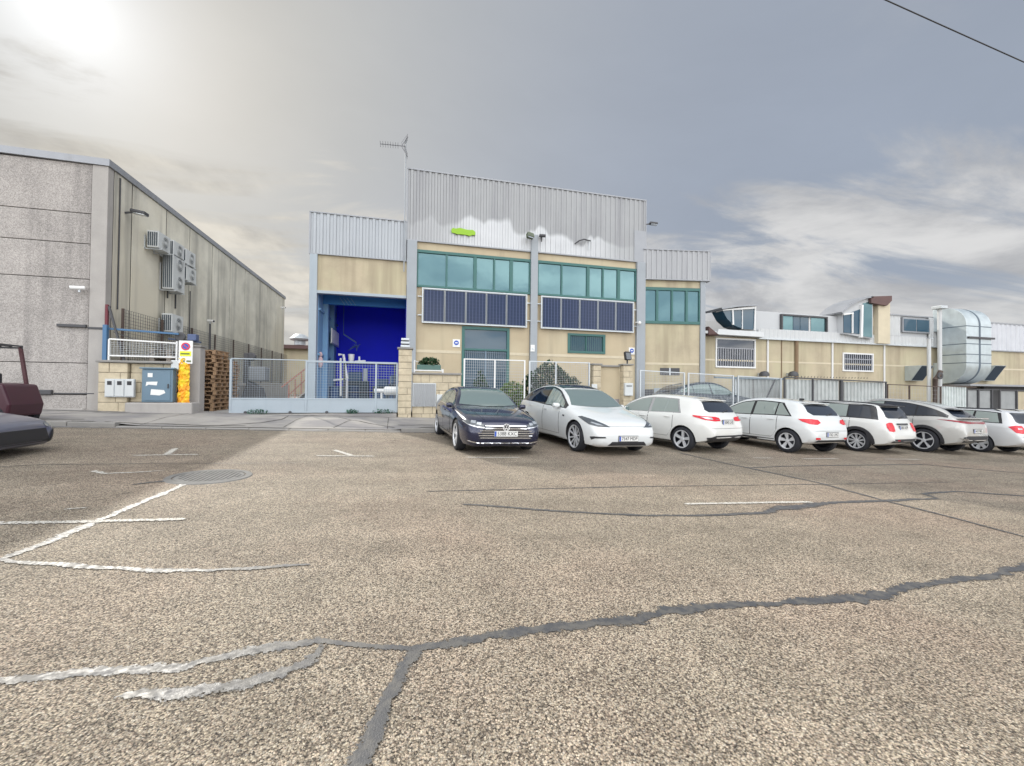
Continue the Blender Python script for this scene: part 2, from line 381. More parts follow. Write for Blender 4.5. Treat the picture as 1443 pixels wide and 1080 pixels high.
sd = dot(ray(90, 8))                                                                 # brightest spot of the thin cloud round the sun
right = dot((.85, .35, .4))
big = t.noise(pl, .42, 4, .55, .5)
veil = t.mix(t.ss(t.math('ADD', right, t.math('MULTIPLY_ADD', big, .5, -.25)), -.1, 1.25), c(.215, .223, .242), c(.165, .188, .228))        # high veil: grey, bluer to the right
sp = t.math('MAXIMUM', sd, 0.0)
veil = t.mix(t.math('POWER', sp, 4.5), veil, c(.268, .264, .242))                      # warmer towards the sun
veil = t.mix(t.math('MULTIPLY', t.math('POWER', sp, 110.0), .8), veil, c(.40, .42, .435))
mot = t.math('MULTIPLY_ADD', t.noise(pl, .8, 6, .6, .3), .36, .82)
veil = t.mix(1, veil, t.n('ShaderNodeCombineColor', Red=mot, Green=mot, Blue=mot).outputs[0], 'MULTIPLY')
sky_c = t.mix(.05, veil, sky.outputs[0])
n1 = t.noise(pl, 1.15, 9, .62, .35); n2 = t.noise(t.vscale(pl, (.55, 1.6, 1)), 1.6, 8, .6, .6)
hor = t.ss(dz, .05, .42, 1, 0)                                                        # cloud bank low over the horizon
bank = t.ss(t.math('ADD', t.math('MULTIPLY', t.math('SUBTRACT', .37, dz), 1.6), t.math('MULTIPLY_ADD', n2, 1.7, -.85)), -.04, .30)
cl = t.mix(t.ss(n1, .34, .66), c(.215, .22, .232), c(.375, .375, .375))
cl = t.mix(t.ss(sd, .6, .95), cl, t.mix(1, cl, (1.15, 1.08, .95), 'MULTIPLY'))
sky_c = t.mix(bank, sky_c, cl)
sky_c = t.mix(t.math('MULTIPLY', t.ss(n1, .52, .78), .22), sky_c, c(.27, .275, .285))
sky_c = t.mix(t.ss(dz, .0, .22, .6, 0), sky_c, c(.30, .305, .305))                    # pale air along the horizon
glow = t.math('ADD', t.math('MULTIPLY', t.math('POWER', sp, 7000.0), .9), t.math('MULTIPLY', t.math('POWER', sp, 600.0), .12))
gv = t.math('MULTIPLY', glow, K); sky_c = t.mix(1.0, sky_c, t.n('ShaderNodeCombineColor', Red=gv, Green=gv, Blue=gv).outputs[0], 'ADD')   # sun behind thin cloud
back = t.ss(dot((-.25, -1, .25)), -.05, .75)                                          # unseen sky behind the camera, added brighter to fill the shaded fronts
BACK = 1.45
sky_c = t.mix(back, sky_c, t.mix(t.ss(n1, .38, .62), c(BACK * .52, BACK * .57, BACK * .65), c(BACK * 1.38, BACK * 1.37, BACK * 1.34)))
sky_c = t.mix(t.ss(dz, -.12, -.01, 1, 0), sky_c, c(.16, .15, .13))
t.put(bg.inputs['Color'], sky_c); bg.inputs['Strength'].default_value = SKY_STRENGTH
sun = bpy.data.lights.new('sun', 'SUN'); sun.energy = 1.75; sun.angle = R(.8); sun.color = (1, .95, .86)
so = bpy.data.objects.new('sun', sun); C.objects.link(so); so.rotation_euler = SDIR.to_track_quat('Z', 'Y').to_euler()
so.location = (-30, 40, 40)
SC.view_settings.view_transform = 'Standard'; SC.view_settings.look = 'None'; SC.view_settings.gamma = 1
SC.view_settings.exposure = .98
SC.cycles.max_bounces = 6; SC.cycles.diffuse_bounces = 3; SC.cycles.glossy_bounces = 3
SC.cycles.use_denoising = True
# ---------------------------------------------------------------- ground, pavement, markings
def sheet(xs, ys, zf, name, m):
    mb = MB(); g = [[mb.bm.verts.new((x, y, zf(x, y))) for y in ys] for x in xs]
    for i in range(len(xs) - 1):
        for j in range(len(ys) - 1): mb.bm.faces.new((g[i][j], g[i + 1][j], g[i + 1][j + 1], g[i][j + 1]))
    o = mb.build(name, m, base=(0, 0, 0)); return tag(o, kind='structure')
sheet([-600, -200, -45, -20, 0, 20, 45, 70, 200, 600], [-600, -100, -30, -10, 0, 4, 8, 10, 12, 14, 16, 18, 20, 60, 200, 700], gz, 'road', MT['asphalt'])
KY = 12.95
def drop(x):      # dropped kerb in front of the gate
    a = max(0, min(1, (x + 7.6) / 1.0)); b = max(0, min(1, (.6 - x) / .8)); return min(a, b)
def pz(x, y): return gz(x, y) + .12 - .10 * drop(x) * max(0, 1 - (y - KY) / 1.6)
xs = [-45, -30, -20, -14, -11, -9, -7.6, -7.1, -6.6, -6, -5, -4, -3, -2, -1, -.2, .2, .6, 2, 5, 10, 20, 30, 45, 70]
sheet(xs, [KY + .2, 13.6, 14.2, 14.6, 15.5, 16.8], pz, 'pavement', MT['pave'])
mb = MB(); x = -45.0
while x < 70:      # kerb stones, one metre each
    x1 = x + .985; h = .125 - .10 * drop(x + .5)
    a = [(x, KY, gz(x, KY) - .1), (x1, KY, gz(x1, KY) - .1), (x1, KY, gz(x1, KY) + h - .02), (x1, KY + .02, gz(x1, KY) + h), (x1, KY + .195, gz(x1, KY) + h), (x1, KY + .195, gz(x1, KY) - .1)]
    p = [(q[1], q[2] - gz(x1, KY) + gz(x, KY)) for q in a[1:]]
    mb.prism([(x, q[0], q[1]) for q in p], (x1 - x, 0, gz(x1, KY) - gz(x, KY))); x += 1
tag(mb.build('kerb', MT['kerb'], base=(0, 0, 0), bevel=.012), kind='structure')
# yard behind the fence line
sheet([-9.1, -4, .2], [16.75, 18, 21.0], lambda x, y: .47 + .01 * (y - 16.75), 'yard', MT['yardc'])
sheet([-9.1, -4.25], [21.0, 38], lambda x, y: .512, 'yard', MT['yardc'])
sheet([.2, 8, 16, 24, 36, 60], [16.75, 21.2], lambda x, y: max(.47 - .031 * max(0, x - 2), gz(x, y) + .1), 'yard', MT['yardc'])

def ribbon(px, widths, name, m, h=.004, jag=.3, seed=1, step=.045, kind='structure', zf=gz, pts=None):
    rnd = random.Random(seed); pts = pts or [G(*p) for p in px]; path = []; ws = []
    for i in range(len(pts) - 1):
        a, b = pts[i], pts[i + 1]; n = max(1, int((b - a).length / step))
        for k in range(n):
            f = k / n; path.append(a.lerp(b, f)); ws.append(widths[i] * (1 - f) + widths[i + 1] * f)
    path.append(pts[-1]); ws.append(widths[-1])
    mb = MB(); L = []; Rr = []; Mm = []; el = mb.bm.verts.layers.float.new('edge'); lj = rj = wob = 0
    for i, p in enumerate(path):
        d = path[min(i + 1, len(path) - 1)] - path[max(i - 1, 0)]; d.z = 0; d.normalize(); nrm = Vector((-d.y, d.x, 0))
        lj = lj * .6 + rnd.uniform(-jag, jag) * .9; rj = rj * .6 + rnd.uniform(-jag, jag) * .9; wob = wob * .9 + rnd.uniform(-1, 1) * jag * .4
        q = p + nrm * wob * ws[i]
        a = q + nrm * ws[i] * (.68 + lj); b = q - nrm * ws[i] * (.68 + rj)
        L.append(mb.bm.verts.new((a.x, a.y, zf(a.x, a.y) + h))); Rr.append(mb.bm.verts.new((b.x, b.y, zf(b.x, b.y) + h))); Mm.append(mb.bm.verts.new((q.x, q.y, zf(q.x, q.y) + h)))
        L[-1][el] = Rr[-1][el] = 1.0; Mm[-1][el] = .0 if 0 < i < len(path) - 1 else .8
    for i in range(len(L) - 1): mb.bm.faces.new((L[i], Mm[i], Mm[i + 1], L[i + 1])), mb.bm.faces.new((Mm[i], Rr[i], Rr[i + 1], Mm[i + 1]))
    return tag(mb.build(name, m), kind=kind)
T = MT['tar']
ribbon([(1500, 785), (1443, 797), (1390, 812), (1290, 824), (1210, 843), (1100, 850), (1000, 857), (950, 862), (880, 876), (790, 884), (700, 896), (640, 906), (575, 913), (520, 911), (445, 906), (400, 912), (345, 920), (300, 926), (250, 940), (150, 946), (60, 956), (-20, 968)],
       [.10, .095, .09, .11, .12, .10, .09, .11, .10, .10, .10, .085, .05, .04, .05, .07, .08, .07, .09, .085, .07, .065], 'crack_sealing', T, seed=3)
ribbon([(452, 908), (448, 922), (428, 938), (395, 951), (330, 965), (250, 976), (160, 986)], [.07, .085, .085, .085, .08, .07, .05], 'crack_sealing', T, .0058, seed=4)
ribbon([(588, 913), (568, 940), (548, 985), (530, 1030), (498, 1095)], [.075, .07, .08, .075, .075], 'crack_sealing', T, .0064, seed=5, step=.05, jag=.2)
ribbon([(296, 668), (255, 684), (200, 708), (130, 738), (60, 768), (20, 783), (5, 788), (20, 792), (60, 794), (130, 799), (220, 806), (300, 804), (380, 800), (440, 796)],
       [.12, .10, .09, .09, .09, .08, .08, .07, .07, .07, .065, .06, .05, .03], 'crack_sealing', T, .0058, seed=6, jag=.22)
ribbon([(185, 684), (225, 679), (262, 680)], [.06, .10, .08], 'crack_sealing', T, .0052, seed=9)
ribbon([(650, 711), (760, 719), (900, 727), (1000, 727), (1080, 723), (1100, 716), (1180, 708), (1250, 706), (1322, 703)], [.06, .07, .06, .07, .10, .20, .13, .10, .07], 'crack_sealing', T, .0052, seed=10, jag=.2)
ribbon([(1322, 703), (1300, 696), (1345, 693), (1470, 701)], [.07, .08, .08, .09], 'crack_sealing', T, .0058, seed=11, jag=.15)
ribbon([(955, 638), (1050, 659), (1150, 680), (1250, 707), (1350, 732), (1480, 767)], [.07, .08, .075, .075, .06, .05], 'crack_sealing', T, .0064, seed=12, jag=.12)
ribbon([(1050, 660), (1120, 657), (1300, 655), (1480, 671)], [.05, .07, .07, .08], 'crack_sealing', T, .0058, seed=13, jag=.15)
ribbon([(600, 693), (900, 686), (1150, 683), (1345, 680)], [.03, .03, .03, .02], 'crack_sealing', T, .0045, seed=14, jag=.3)
ribbon([(-30, 660), (60, 655), (200, 654), (420, 653)], [.02, .03, .02, .02], 'crack_sealing', T, .0045, seed=15, jag=.3)
Pm = MT['paint']
ribbon([(-30, 739), (120, 736), (264, 732)], [.10, .10, .09], 'road_marking', Pm, .0075, .05, 20)
ribbon([(964, 711), (1144, 708)], [.10, .10], 'road_marking', Pm, .0075, .05, 21)
ribbon([(88, 719), (126, 716)], [.05, .03], 'road_marking', Pm, .0075, .2, 22)
ribbon([(130, 664), (150, 668), (232, 664)], [.10, .07, .04], 'road_marking', Pm, .0072, .5, 29)
for i, (bar, stem) in enumerate([(((183, 642.5), (283, 641)), ((235, 641.5), (249, 632))), (((442, 643), (531, 643.5)), ((497, 643), (470, 634.5))),
                                 (((655, 645), (735, 645.5)), None), (((1130, 647), (1182, 647)), None), (((1246, 647.5), (1300, 648)), None), (((1060, 646), (1090, 646)), None)]):
    ribbon(bar, [.09, .09], 'road_marking', Pm, .0075, .06, 23 + i, .1)
    if stem: ribbon(stem, [.13, .13], 'road_marking', Pm, .0082, .05, 33 + i, .1)
ck = nmat('crack_dirt', (.055, .05, .045), .95, var=.3)
dk = nmat('damp_stain', (.17, .165, .16), .8, var=.3, vs=3)
V3 = lambda x, y: Vector((x, y, pz(x, y)))
for i, (ps, w, m_) in enumerate(((((-4.9, 13.3), (-4.0, 13.9), (-3.6, 14.6), (-3.7, 15.9)), .035, ck), (((-2.1, 15.8), (-1.6, 14.9), (-1.0, 14.2), (-.2, 13.5)), .03, ck), (((-1.6, 14.9), (-1.9, 13.3)), .03, ck),
        (((-7.4, 13.25), (-6.2, 13.4), (-5.2, 13.3), (-4.2, 13.35)), .05, ck), (((-9, 15.6), (-7.6, 15.5), (-6.4, 15.75)), .09, dk), (((-12.2, 16.1), (-10.8, 15.9), (-9.4, 16.0), (-8.2, 15.8)), .16, dk), (((-12, 13.4), (-10, 13.3), (-8, 13.5)), .12, dk),
        (((-.1, 14.0), (.5, 13.8), (1.0, 13.9)), .12, dk), (((-6.0, 16.2), (-3, 16.15), (-.2, 16.2)), .05, ck), (((-3.2, 13.2), (-3.15, 16.2)), .018, ck), (((-6.6, 13.2), (-6.65, 15.9)), .018, ck), (((-9.4, 13.2), (-9.4, 16.0)), .018, ck), (((-.4, 13.2), (-.45, 16.2)), .018, ck))):
    ribbon(None, [w * (.6 if k in (0, len(ps) - 1) else 1) for k in range(len(ps))], 'pavement_crack', m_, .006 + .0004 * i, .35, 60 + i, .07, zf=pz, pts=[V3(*q) for q in ps])
for i, (ps, w) in enumerate(((((-12, 12.8), (-10, 12.75), (-7.5, 12.8)), .2), (((-7.5, 12.8), (-4, 12.78), (0, 12.8), (1.5, 12.8)), .10))):
    ribbon(None, [w] * len(ps), 'gutter_dirt', dk, .005, .3, 80 + i, .1, pts=[Vector((x, y, gz(x, y))) for x, y in ps])
# manhole cover
p = G(296, 672); mh = thing('manhole_cover', 'round grey iron manhole cover with ribbed top in the road', 'manhole cover', p)
mb = MB(); mb.lathe([(.0, .012), (.40, .012), (.42, .010), (.43, .0)], p, n=40)
slope = Vector((.031, 0, 1)).normalized(); q = slope.rotation_difference(Vector((0, 0, 1))).inverted()
def tilt(o): o.rotation_mode = 'QUATERNION'; o.rotation_quaternion = Vector((0, 0, 1)).rotation_difference(slope); return o
irn = nmat('cast_iron', (.20, .195, .185), .85, metal=0, spec=.15, var=.2, vs=6)
tilt(mb.build('cover', irn, mh, smooth='auto'))
mb = MB(); mb.lathe([(.44, -.02), (.44, .012), (.52, .012), (.53, 0), (.53, -.02)], p, n=40); tilt(mb.build('rim', irn, mh, smooth='auto'))
mb = MB()
for i in range(-6, 7):
    yy = i * .06; hw = math.sqrt(max(0, .37 ** 2 - yy * yy))
    if hw > .05: mb.box(p.x + yy - .012, p.x + yy + .012, p.y - hw, p.y + hw, p.z + .012, p.z + .02)
tilt(mb.build('rib', irn, mh))

# ---------------------------------------------------------------- left warehouse
LX = -9.25
wh = thing('warehouse', 'long grey concrete-panel warehouse at the left with air conditioners on its side wall', 'warehouse', (-20, 16.5, .4))
mb = MB(); mb.box(-34, LX - .10, 16.62, 37.8, -.3, 8.40); mb.build('core_wall', MT['joint'], wh)
mb = MB()
for z0, z1 in ((-.2, 1.05), (1.07, 2.05), (2.07, 4.73), (4.75, 5.86), (5.88, 6.83), (6.85, 8.42)):
    for x0, x1 in ((-33.9, -28), (-27.98, -21), (-20.98, -14.5), (-14.48, -9.70)): mb.box(x0, x1, 16.5, 16.61, z0, z1)
mb.build('front_wall', MT['agg'], wh, bevel=.012)
mb = MB(); mb.box(-9.68, LX, 16.47, 16.75, -.2, 8.42); mb.build('corner_pilaster', MT['agg_edge'], wh, bevel=.015)
mb = MB(); ys = [16.76, 17.75, 20.0, 21.95, 24.3, 26.6, 28.9, 31.1, 33.3, 35.5, 37.8]
for a, b in zip(ys, ys[1:]): mb.box(LX - .11, LX, a + .03, b - .03, -.2, 8.42)
mb.build('side_wall', MT['conc'], wh, bevel=.012)
mb = MB()
for y in ys: mb.box(LX - .08, LX - .012, y - .028, y + .028, -.2, 8.41)
mb.build('panel_joint', MT['joint'], wh)
mb = MB(); mb.prism([(-34.1, 0, 0), (LX + .05, 0, 0), (LX + .05, 0, .22), (-34.1, 0, .22)], (0, .32, 0))
for v in mb.bm.verts: v.co.z += 8.42 + max(0, -9.3 - v.co.x) * .012; v.co.y += 16.42
mb.build('front_coping', MT['coping'], wh)
mb = MB(); mb.box(LX - .25, LX + .06, 16.745, 37.9, 8.425, 8.635); mb.build('side_coping', MT['coping'], wh)
mb = MB(); mb.prism([(-34, 16.7, 8.4), (-34, 37.8, 8.4), (-34, 37.8, 8.5), (-34, 16.7, 8.5)], (24.4, 0, 0)); mb.build('roof', MT['coping'], wh)
a = PY(82, 458, 16.5); b = PY(146, 464, 16.5)
mb = MB(); mb.box(a.x, a.x + .75, 16.42, 16.5, a.z - .06, a.z + .03); mb.box(a.x + .78, b.x, 16.45, 16.5, b.z - .02, b.z + .05); mb.build('ledge', MT['dark'], wh, bevel=.01)
a = PY(37, 553, 16.5); mb = MB(); mb.box(a.x, a.x + .68, 16.40, 16.5, a.z - .07, a.z + .08); mb.box(a.x + .7, a.x + 1.75, 16.46, 16.5, a.z - .05, a.z - .01); mb.build('vent_strip', MT['dark'], wh, bevel=.02)
mb = MB(); mb.box(-34, -9.7, 16.38, 16.5, -.2, .62); mb.build('plinth', MT['agg_edge'], wh, bevel=.02)
# conduits on the side wall
mb = MB(); mb.cyl((LX + .03, 17.02, 3.9), (LX + .03, 17.02, 8.3), .025, 6); mb.build('conduit', MT['dark'], wh); mb = MB(); mb.cyl((LX + .03, 20.75, 4.6), (LX + .03, 20.75, 5.5), .03, 6); mb.build('conduit', MT['dark'], wh); mb = MB()
mb.tube([(LX + .04, 20.1, 4.9), (LX + .05, 20.1, 6.2), (LX + .12, 20.2, 6.35), (LX + .12, 20.4, 6.2)], .025, 6); mb.build('conduit', MT['dark'], wh); mb = MB()
mb.cyl((LX + .03, 22.0, 1.0), (LX + .03, 22.0, 5.6), .02, 6)
mb.build('conduit', MT['dark'], wh)

# wall lamps, cameras
def floodlight(p, label, dx=1, dy=0, group='flood lamps on the walls'):
    t_ = thing('flood_lamp', label, 'lamp', p, group)
    d = Vector((dx, dy, 0)).normalized(); s = Vector((-d.y, d.x, 0)); m3 = Matrix((d, s, Vector((0, 0, 1)))).transposed()
    mb = MB(); mb.bar(p, p + d * .22 + Vector((0, 0, .04)), .05); mb.build('bracket', MT['dark'], t_)
    mb = MB(); mb.obox(p + d * .42 + Vector((0, 0, .05)), .44, .30, .11, m3 @ Matrix.Rotation(R(8), 3, 'Y')); mb.build('housing', MT['dark'], t_, bevel=.03)
    mb = MB(); mb.obox(p + d * .44 + Vector((0, 0, -.015)), .34, .24, .02, m3 @ Matrix.Rotation(R(8), 3, 'Y')); mb.build('lens', MT['lamp'], t_)
    return t_
p = PXx(176, 300, LX); floodlight(Vector((LX, p.y, p.z)), 'dark flood lamp high on the side wall above the air conditioners', 1, 0)
def camera_unit(p, d, label, pole=None):
    t_ = thing('security_camera', label, 'security camera', p, 'white security cameras'); d = Vector(d).normalized()
    mb = MB(); mb.bar(p, p + Vector((0, 0, .10)), .05); mb.build('mount', MT['galv'], t_)
    mb = MB(); mb.tube([p + Vector((0, 0, .13)) - d * .12, p + Vector((0, 0, .13)) + d * .22], .065, 12); mb.build('housing', MT['white'], t_, smooth='auto')
    mb = MB(); mb.tube([p + Vector((0, 0, .13)) + d * .215, p + Vector((0, 0, .13)) + d * .225], .05, 12); mb.build('lens', MT['black'], t_)
    return t_
p = PY(112, 412, 16.32); mb = None; camera_unit(p, (-.9, -.4, -.1), 'white security camera on the pebbled front wall of the warehouse')
p = PXx(398, 436, LX + .25); camera_unit(p, (.9, -.2, 0), 'tiny camera at the far end of the warehouse side wall')

# air conditioners on the side wall: box casing, fan facing +X
def aircon(yc, zc, w, h, fans, label, d=.36, gapw=.14):
    x0 = LX + gapw; t_ = thing('air_conditioner', label, 'air conditioner', (LX, yc, zc - h / 2), 'outdoor air conditioner units')
    mb = MB(); mb.box(x0, x0 + d, yc - w / 2, yc + w / 2, zc - h / 2, zc + h / 2); cs = mb.build('casing', MT['acw'], t_, bevel=.02)
    mb = MB()
    for k in range(5):
        yy = x0 + .05 + k * (d - .1) / 4
        mb.box(yy - .02, yy + .02, yc - w / 2 - .012, yc - w / 2, zc - h / 2 + .06, zc + h / 2 - .06)
    mb.build('side_grille', MT['acd'], t_)
    for k in range(fans):
        fz = zc + (k - (fans - 1) / 2) * h / fans; r = min(w, h / fans) * .38
        mb = MB(); mb.lathe([(r * .28, 0), (r * .86, 0), (r * .86, .012), (r * .28, .012)], (x0 + d, yc + .04, fz), (1, 0, 0), 28, True); fo = mb.build('fan_recess', MT['acd'], t_)
        mb = MB()
        for rr in (.35, .55, .75, .92): mb.lathe([(r * rr, .014), (r * rr + .012, .014), (r * rr + .012, .026), (r * rr, .026)], (x0 + d, yc + .04, fz), (1, 0, 0), 28, True)
        mb.lathe([(0, .013), (r * .26, .013), (r * .26, .03), (0, .03)], (x0 + d, yc + .04, fz), (1, 0, 0), 20); mb.build('fan_guard', MT['acw'], fo, smooth='auto')
    mb = MB()
    for s in (-1, 1):
        yy = yc + s * w * .36; mb.bar((LX + .02, yy, zc - h / 2 - .03), (x0 + d + .06, yy, zc - h / 2 - .03), .04); mb.bar((LX + .02, yy, zc - h / 2 - .03), (LX + .02, yy, zc + h * .25), .04)
    mb.build('bracket', MT['galv'], t_)
acp = lambda px, py: (PXx(px, py, LX + .34).y, PXx(px, py, LX + .34).z)
for (yc, zc), w, h, f, lab in ((acp(225, 342), .85, .62, 1, 'small air conditioner nearest the front, topmost left of the wall cluster'),
                             (acp(246, 353.5), .85, .62, 1, 'air conditioner directly above the tall two-fan unit'),
                             (acp(263, 364.5), .85, .62, 1, 'upper of the two rear round-fan air conditioners'),
                             (acp(246, 386.5), .95, 1.4, 2, 'tall air conditioner with two fans stacked one over the other'),
                             (acp(264, 388), .85, .62, 1, 'lower of the two rear round-fan air conditioners'),
                             (acp(244, 457), .9, .72, 1, 'air conditioner alone low on the wall over the fence')):
    aircon(yc, zc, w, h, f, lab)

# ---------------------------------------------------------------- left front: stone wall, cabinet, gate, sign
def stonewall(x0, x1, y0, y1, z0, z1, parent, name='wall', rows=6, seed=1):
    rnd = random.Random(seed); mb = MB(); mb.box(x0 + .02, x1 - .02, y0 + .02, y1 - .02, z0, z1 - .01); mb.build('mortar_core', MT['mortar'], parent)
    mb = MB(); h = (z1 - z0) / rows
    for r in range(rows):
        x = x0
        while x < x1 - .02:
            w = min(rnd.uniform(.28, .6), x1 - x)
            if x1 - x - w < .14: w = x1 - x
            dd = rnd.uniform(-.012, .012)
            mb.box(x + .008, x + w - .008, y0 + dd, y1, z0 + r * h + .008, z0 + (r + 1) * h - .008); x += w
    return mb.build(name, MT['stone'], parent, bevel=.015)
sw = thing('stone_wall', 'low stone block wall with meter box beside the warehouse corner', 'wall', (-8.4, 16.2, .3))
stonewall(-9.2, -8.42, 16.12, 16.45, .2, 2.08, sw, 'masonry', 6, 2)
stonewall(-8.40, -7.2, 16.22, 16.45, .84, 2.08, sw, 'masonry', 4, 5)
mb = MB(); mb.box(-9.25, -7.2, 16.06, 16.5, 2.085, 2.16); mb.build('coping', MT['kerb'], sw, bevel=.02)
mb = MB(); mb.box(-8.38, -6.55, 15.9, 16.45, .3, .83); mb.build('plinth', MT['agg_edge'], sw, bevel=.04)
a = PY(150, 534, 16.1); b = PY(191, 560, 16.1)
mt = thing('meter_box', 'white three-door meter box with small dark windows in the low stone wall', 'meter box', ((a.x + b.x) / 2, 16.1, b.z))
mb = MB(); mb.box(a.x, b.x, 16.02, 16.115, b.z, a.z); mb.build('frame', MT['galv'], mt, bevel=.01)
w = (b.x - a.x) / 3
for k in range(3):
    mb = MB(); mb.box(a.x + k * w + .02, a.x + (k + 1) * w - .01, 16.0, 16.018, b.z + .03, a.z - .03); d = mb.build('door', MT['acw'], mt, bevel=.006)
    mb = MB(); mb.box(a.x + k * w + w * .3, a.x + k * w + w * .75, 15.992, 15.999, a.z - .19, a.z - .07); mb.build('window', MT['black'], d)
a = PY(200, 520, 16.0); b = PY(243, 568, 16.0)
cb = thing('electrical_cabinet', 'blue-grey electrical cabinet with torn white stickers on a concrete plinth', 'electrical cabinet', ((a.x + b.x) / 2, 16.1, b.z))
mb = MB(); mb.box(a.x, b.x, 16.0, 16.215, b.z + .02, a.z); mb.build('casing', MT['cab'], cb, bevel=.02)
mb = MB(); mb.box(a.x + .05, b.x - .06, 15.98, 15.998, b.z + .07, a.z - .06); d = mb.build('door', MT['cab'], cb, bevel=.012)
mb = MB(); mb.box(b.x - .13, b.x - .10, 15.95, 15.978, (a.z + b.z) / 2 - .07, (a.z + b.z) / 2 + .07); mb.build('handle', MT['dark'], d)
mb = MB(); mb.box(a.x + .17, a.x + .30, 15.974, 15.979, a.z - .26, a.z - .13)
mb.poly([(a.x + .12, 15.976, a.z - .55), (a.x + .2, 15.976, a.z - .50), (a.x + .42, 15.976, a.z - .52), (a.x + .44, 15.976, a.z - .40), (a.x + .14, 15.976, a.z - .41)])
mb.poly([(a.x + .25, 15.976, a.z - .82), (a.x + .5, 15.976, a.z - .84), (a.x + .66, 15.976, a.z - .76), (a.x + .62, 15.976, a.z - .67), (a.x + .27, 15.976, a.z - .64)])
mb.build('sticker', MT['sign_w'], cb)
mb = MB(); mb.box(a.x - .05, b.x + .05, 15.95, 16.21, a.z + .004, a.z + .05); mb.build('lid', MT['cab'], cb, bevel=.01)

# small frame gate over the wall
a = PY(154, 478, 16.35); b = PY(249, 508, 16.35)
sg = thing('railing_panel', 'white and blue steel railing panel standing on the low stone wall', 'railing', ((a.x + b.x) / 2, 16.35, b.z))
mb = MB()
mb.bar((a.x, 16.35, a.z), (b.x, 16.35, a.z - .07), .05); mb.bar((a.x, 16.35, b.z + .10), (b.x, 16.35, b.z + .10), .05)
for x in (a.x, b.x): mb.bar((x, 16.35, b.z - .06), (x, 16.35, a.z), .05)
mb.build('frame', MT['white'], sg, bevel=.008)
mb = MB(); mb.box(a.x - .16, a.x - .05, 16.3, 16.42, b.z - .05, a.z + .45); mb.bar((a.x - .1, 16.45, a.z + .34), (b.x, 16.45, a.z + .25), .06); mb.build('beam', nmat('blue_steel', (.06, .15, .28), .5), sg, bevel=.008)
mb = MB()
for i in range(22):
    x = a.x + (i + .5) * (b.x - a.x) / 22; mb.bar((x, 16.36, b.z + .1), (x, 16.36, a.z - .04), .006)
for i in range(8):
    z = b.z + .1 + i * (a.z - b.z - .15) / 8; mb.bar((a.x, 16.364, z), (b.x, 16.364, z), .006)
mb.build('wire_mesh', MT['galv'], sg)
mb = MB(); mb.bar((a.x + .02, 16.5, a.z + .25), (b.x - .1, 16.5, b.z + .2), .02); mb.bar((b.x - .1, 16.5, a.z + .05), (a.x + .9, 16.5, b.z + .1), .02); mb.build('brace_wire', MT['dark'], sg)
pb = thing('steel_post', 'red and black steel post with a slanting strut at the warehouse corner', 'post', (-9.17, 16.4, 2.16))
mb = MB(); mb.bar((-9.17, 16.42, 2.165), (-9.17, 16.42, 3.95), .07); mb.build('post', nmat('red_post', (.13, .02, .03), .6), pb)
mb = MB(); mb.bar((-9.12, 16.42, 3.9), (PY(175, 508, 16.42)), .055); mb.build('strut', MT['dark'], pb)
mb = MB(); p = PY(262, 471, 16.7)
mo = thing('gate_motor', 'dark blue steel bracket and pulley on top of the grey pillar', 'bracket', (p.x, 16.6, 2.62))
mb.bar((p.x - .5, 16.7, 2.95), (p.x + .45, 16.7, 2.86), .06); mb.bar((p.x - .1, 16.7, 2.69), (p.x - .1, 16.7, 3.0), .06); mb.build('arm', nmat('blue_steel_dark', (.03, .05, .10), .5), mo)
mb = MB(); mb.lathe([(0, -.04), (.13, -.04), (.16, -.02), (.16, .02), (.13, .04), (0, .04)], (p.x - .12, 16.6, 3.02), (0, 1, 0), 20); mb.build('pulley', MT['dark'], mo)
mb = MB(); mb.box(p.x + .1, p.x + .36, 16.55, 16.78, 2.9, 3.12); mb.build('motor_case', nmat('blue_case', (.07, .10, .2), .5), mo, bevel=.02)
pc = thing('gate_pillar', 'grey concrete pillar beside the pallets at the gate end', 'pillar', (-6.75, 16.6, .4))
mb = MB(); mb.box(-6.92, -6.57, 16.46, 16.85, .35, 2.68); mb.build('shaft', MT['agg_edge'], pc, bevel=.02)
mb = MB(); mb.box(-6.96, -6.53, 16.42, 16.9, 2.682, 2.74); mb.build('cap', MT['kerb'], pc, bevel=.01)
# signs on the pillar
a = PY(252, 480, 16.1); b = PY(271, 513, 16.1)
sp = thing('no_parking_sign', 'white plate with round no-parking symbol over a yellow panel', 'sign', ((a.x + b.x) / 2, 16.1, b.z))
mb = MB(); mb.box(a.x, b.x, 16.1, 16.125, b.z, a.z); mb.build('plate', MT['sign_w'], sp, bevel=.006)
cx_, w = (a.x + b.x) / 2, (b.x - a.x); cz_ = a.z - w * .48
mb = MB(); mb.lathe([(0, 0), (w * .25, 0), (w * .25, .008), (0, .008)], (cx_, 16.098, cz_), (0, -1, 0), 28); mb.build('disc', MT['sign_b'], sp)
mb = MB(); mb.lathe([(w * .22, .0085), (w * .32, .0085), (w * .32, 0), (w * .22, 0)], (cx_, 16.097, cz_), (0, -1, 0), 28, True)
mb.obox((cx_, 16.086, cz_), w * .5, .004, w * .07, Matrix.Rotation(R(40), 3, 'Y')); mb.build('ring', MT['sign_r'], sp)
mb = MB(); mb.box(a.x + w * .1, b.x - w * .1, 16.09, 16.0985, a.z - w * 1.28, a.z - w * .88); mb.build('yellow_panel', MT['sign_y'], sp)
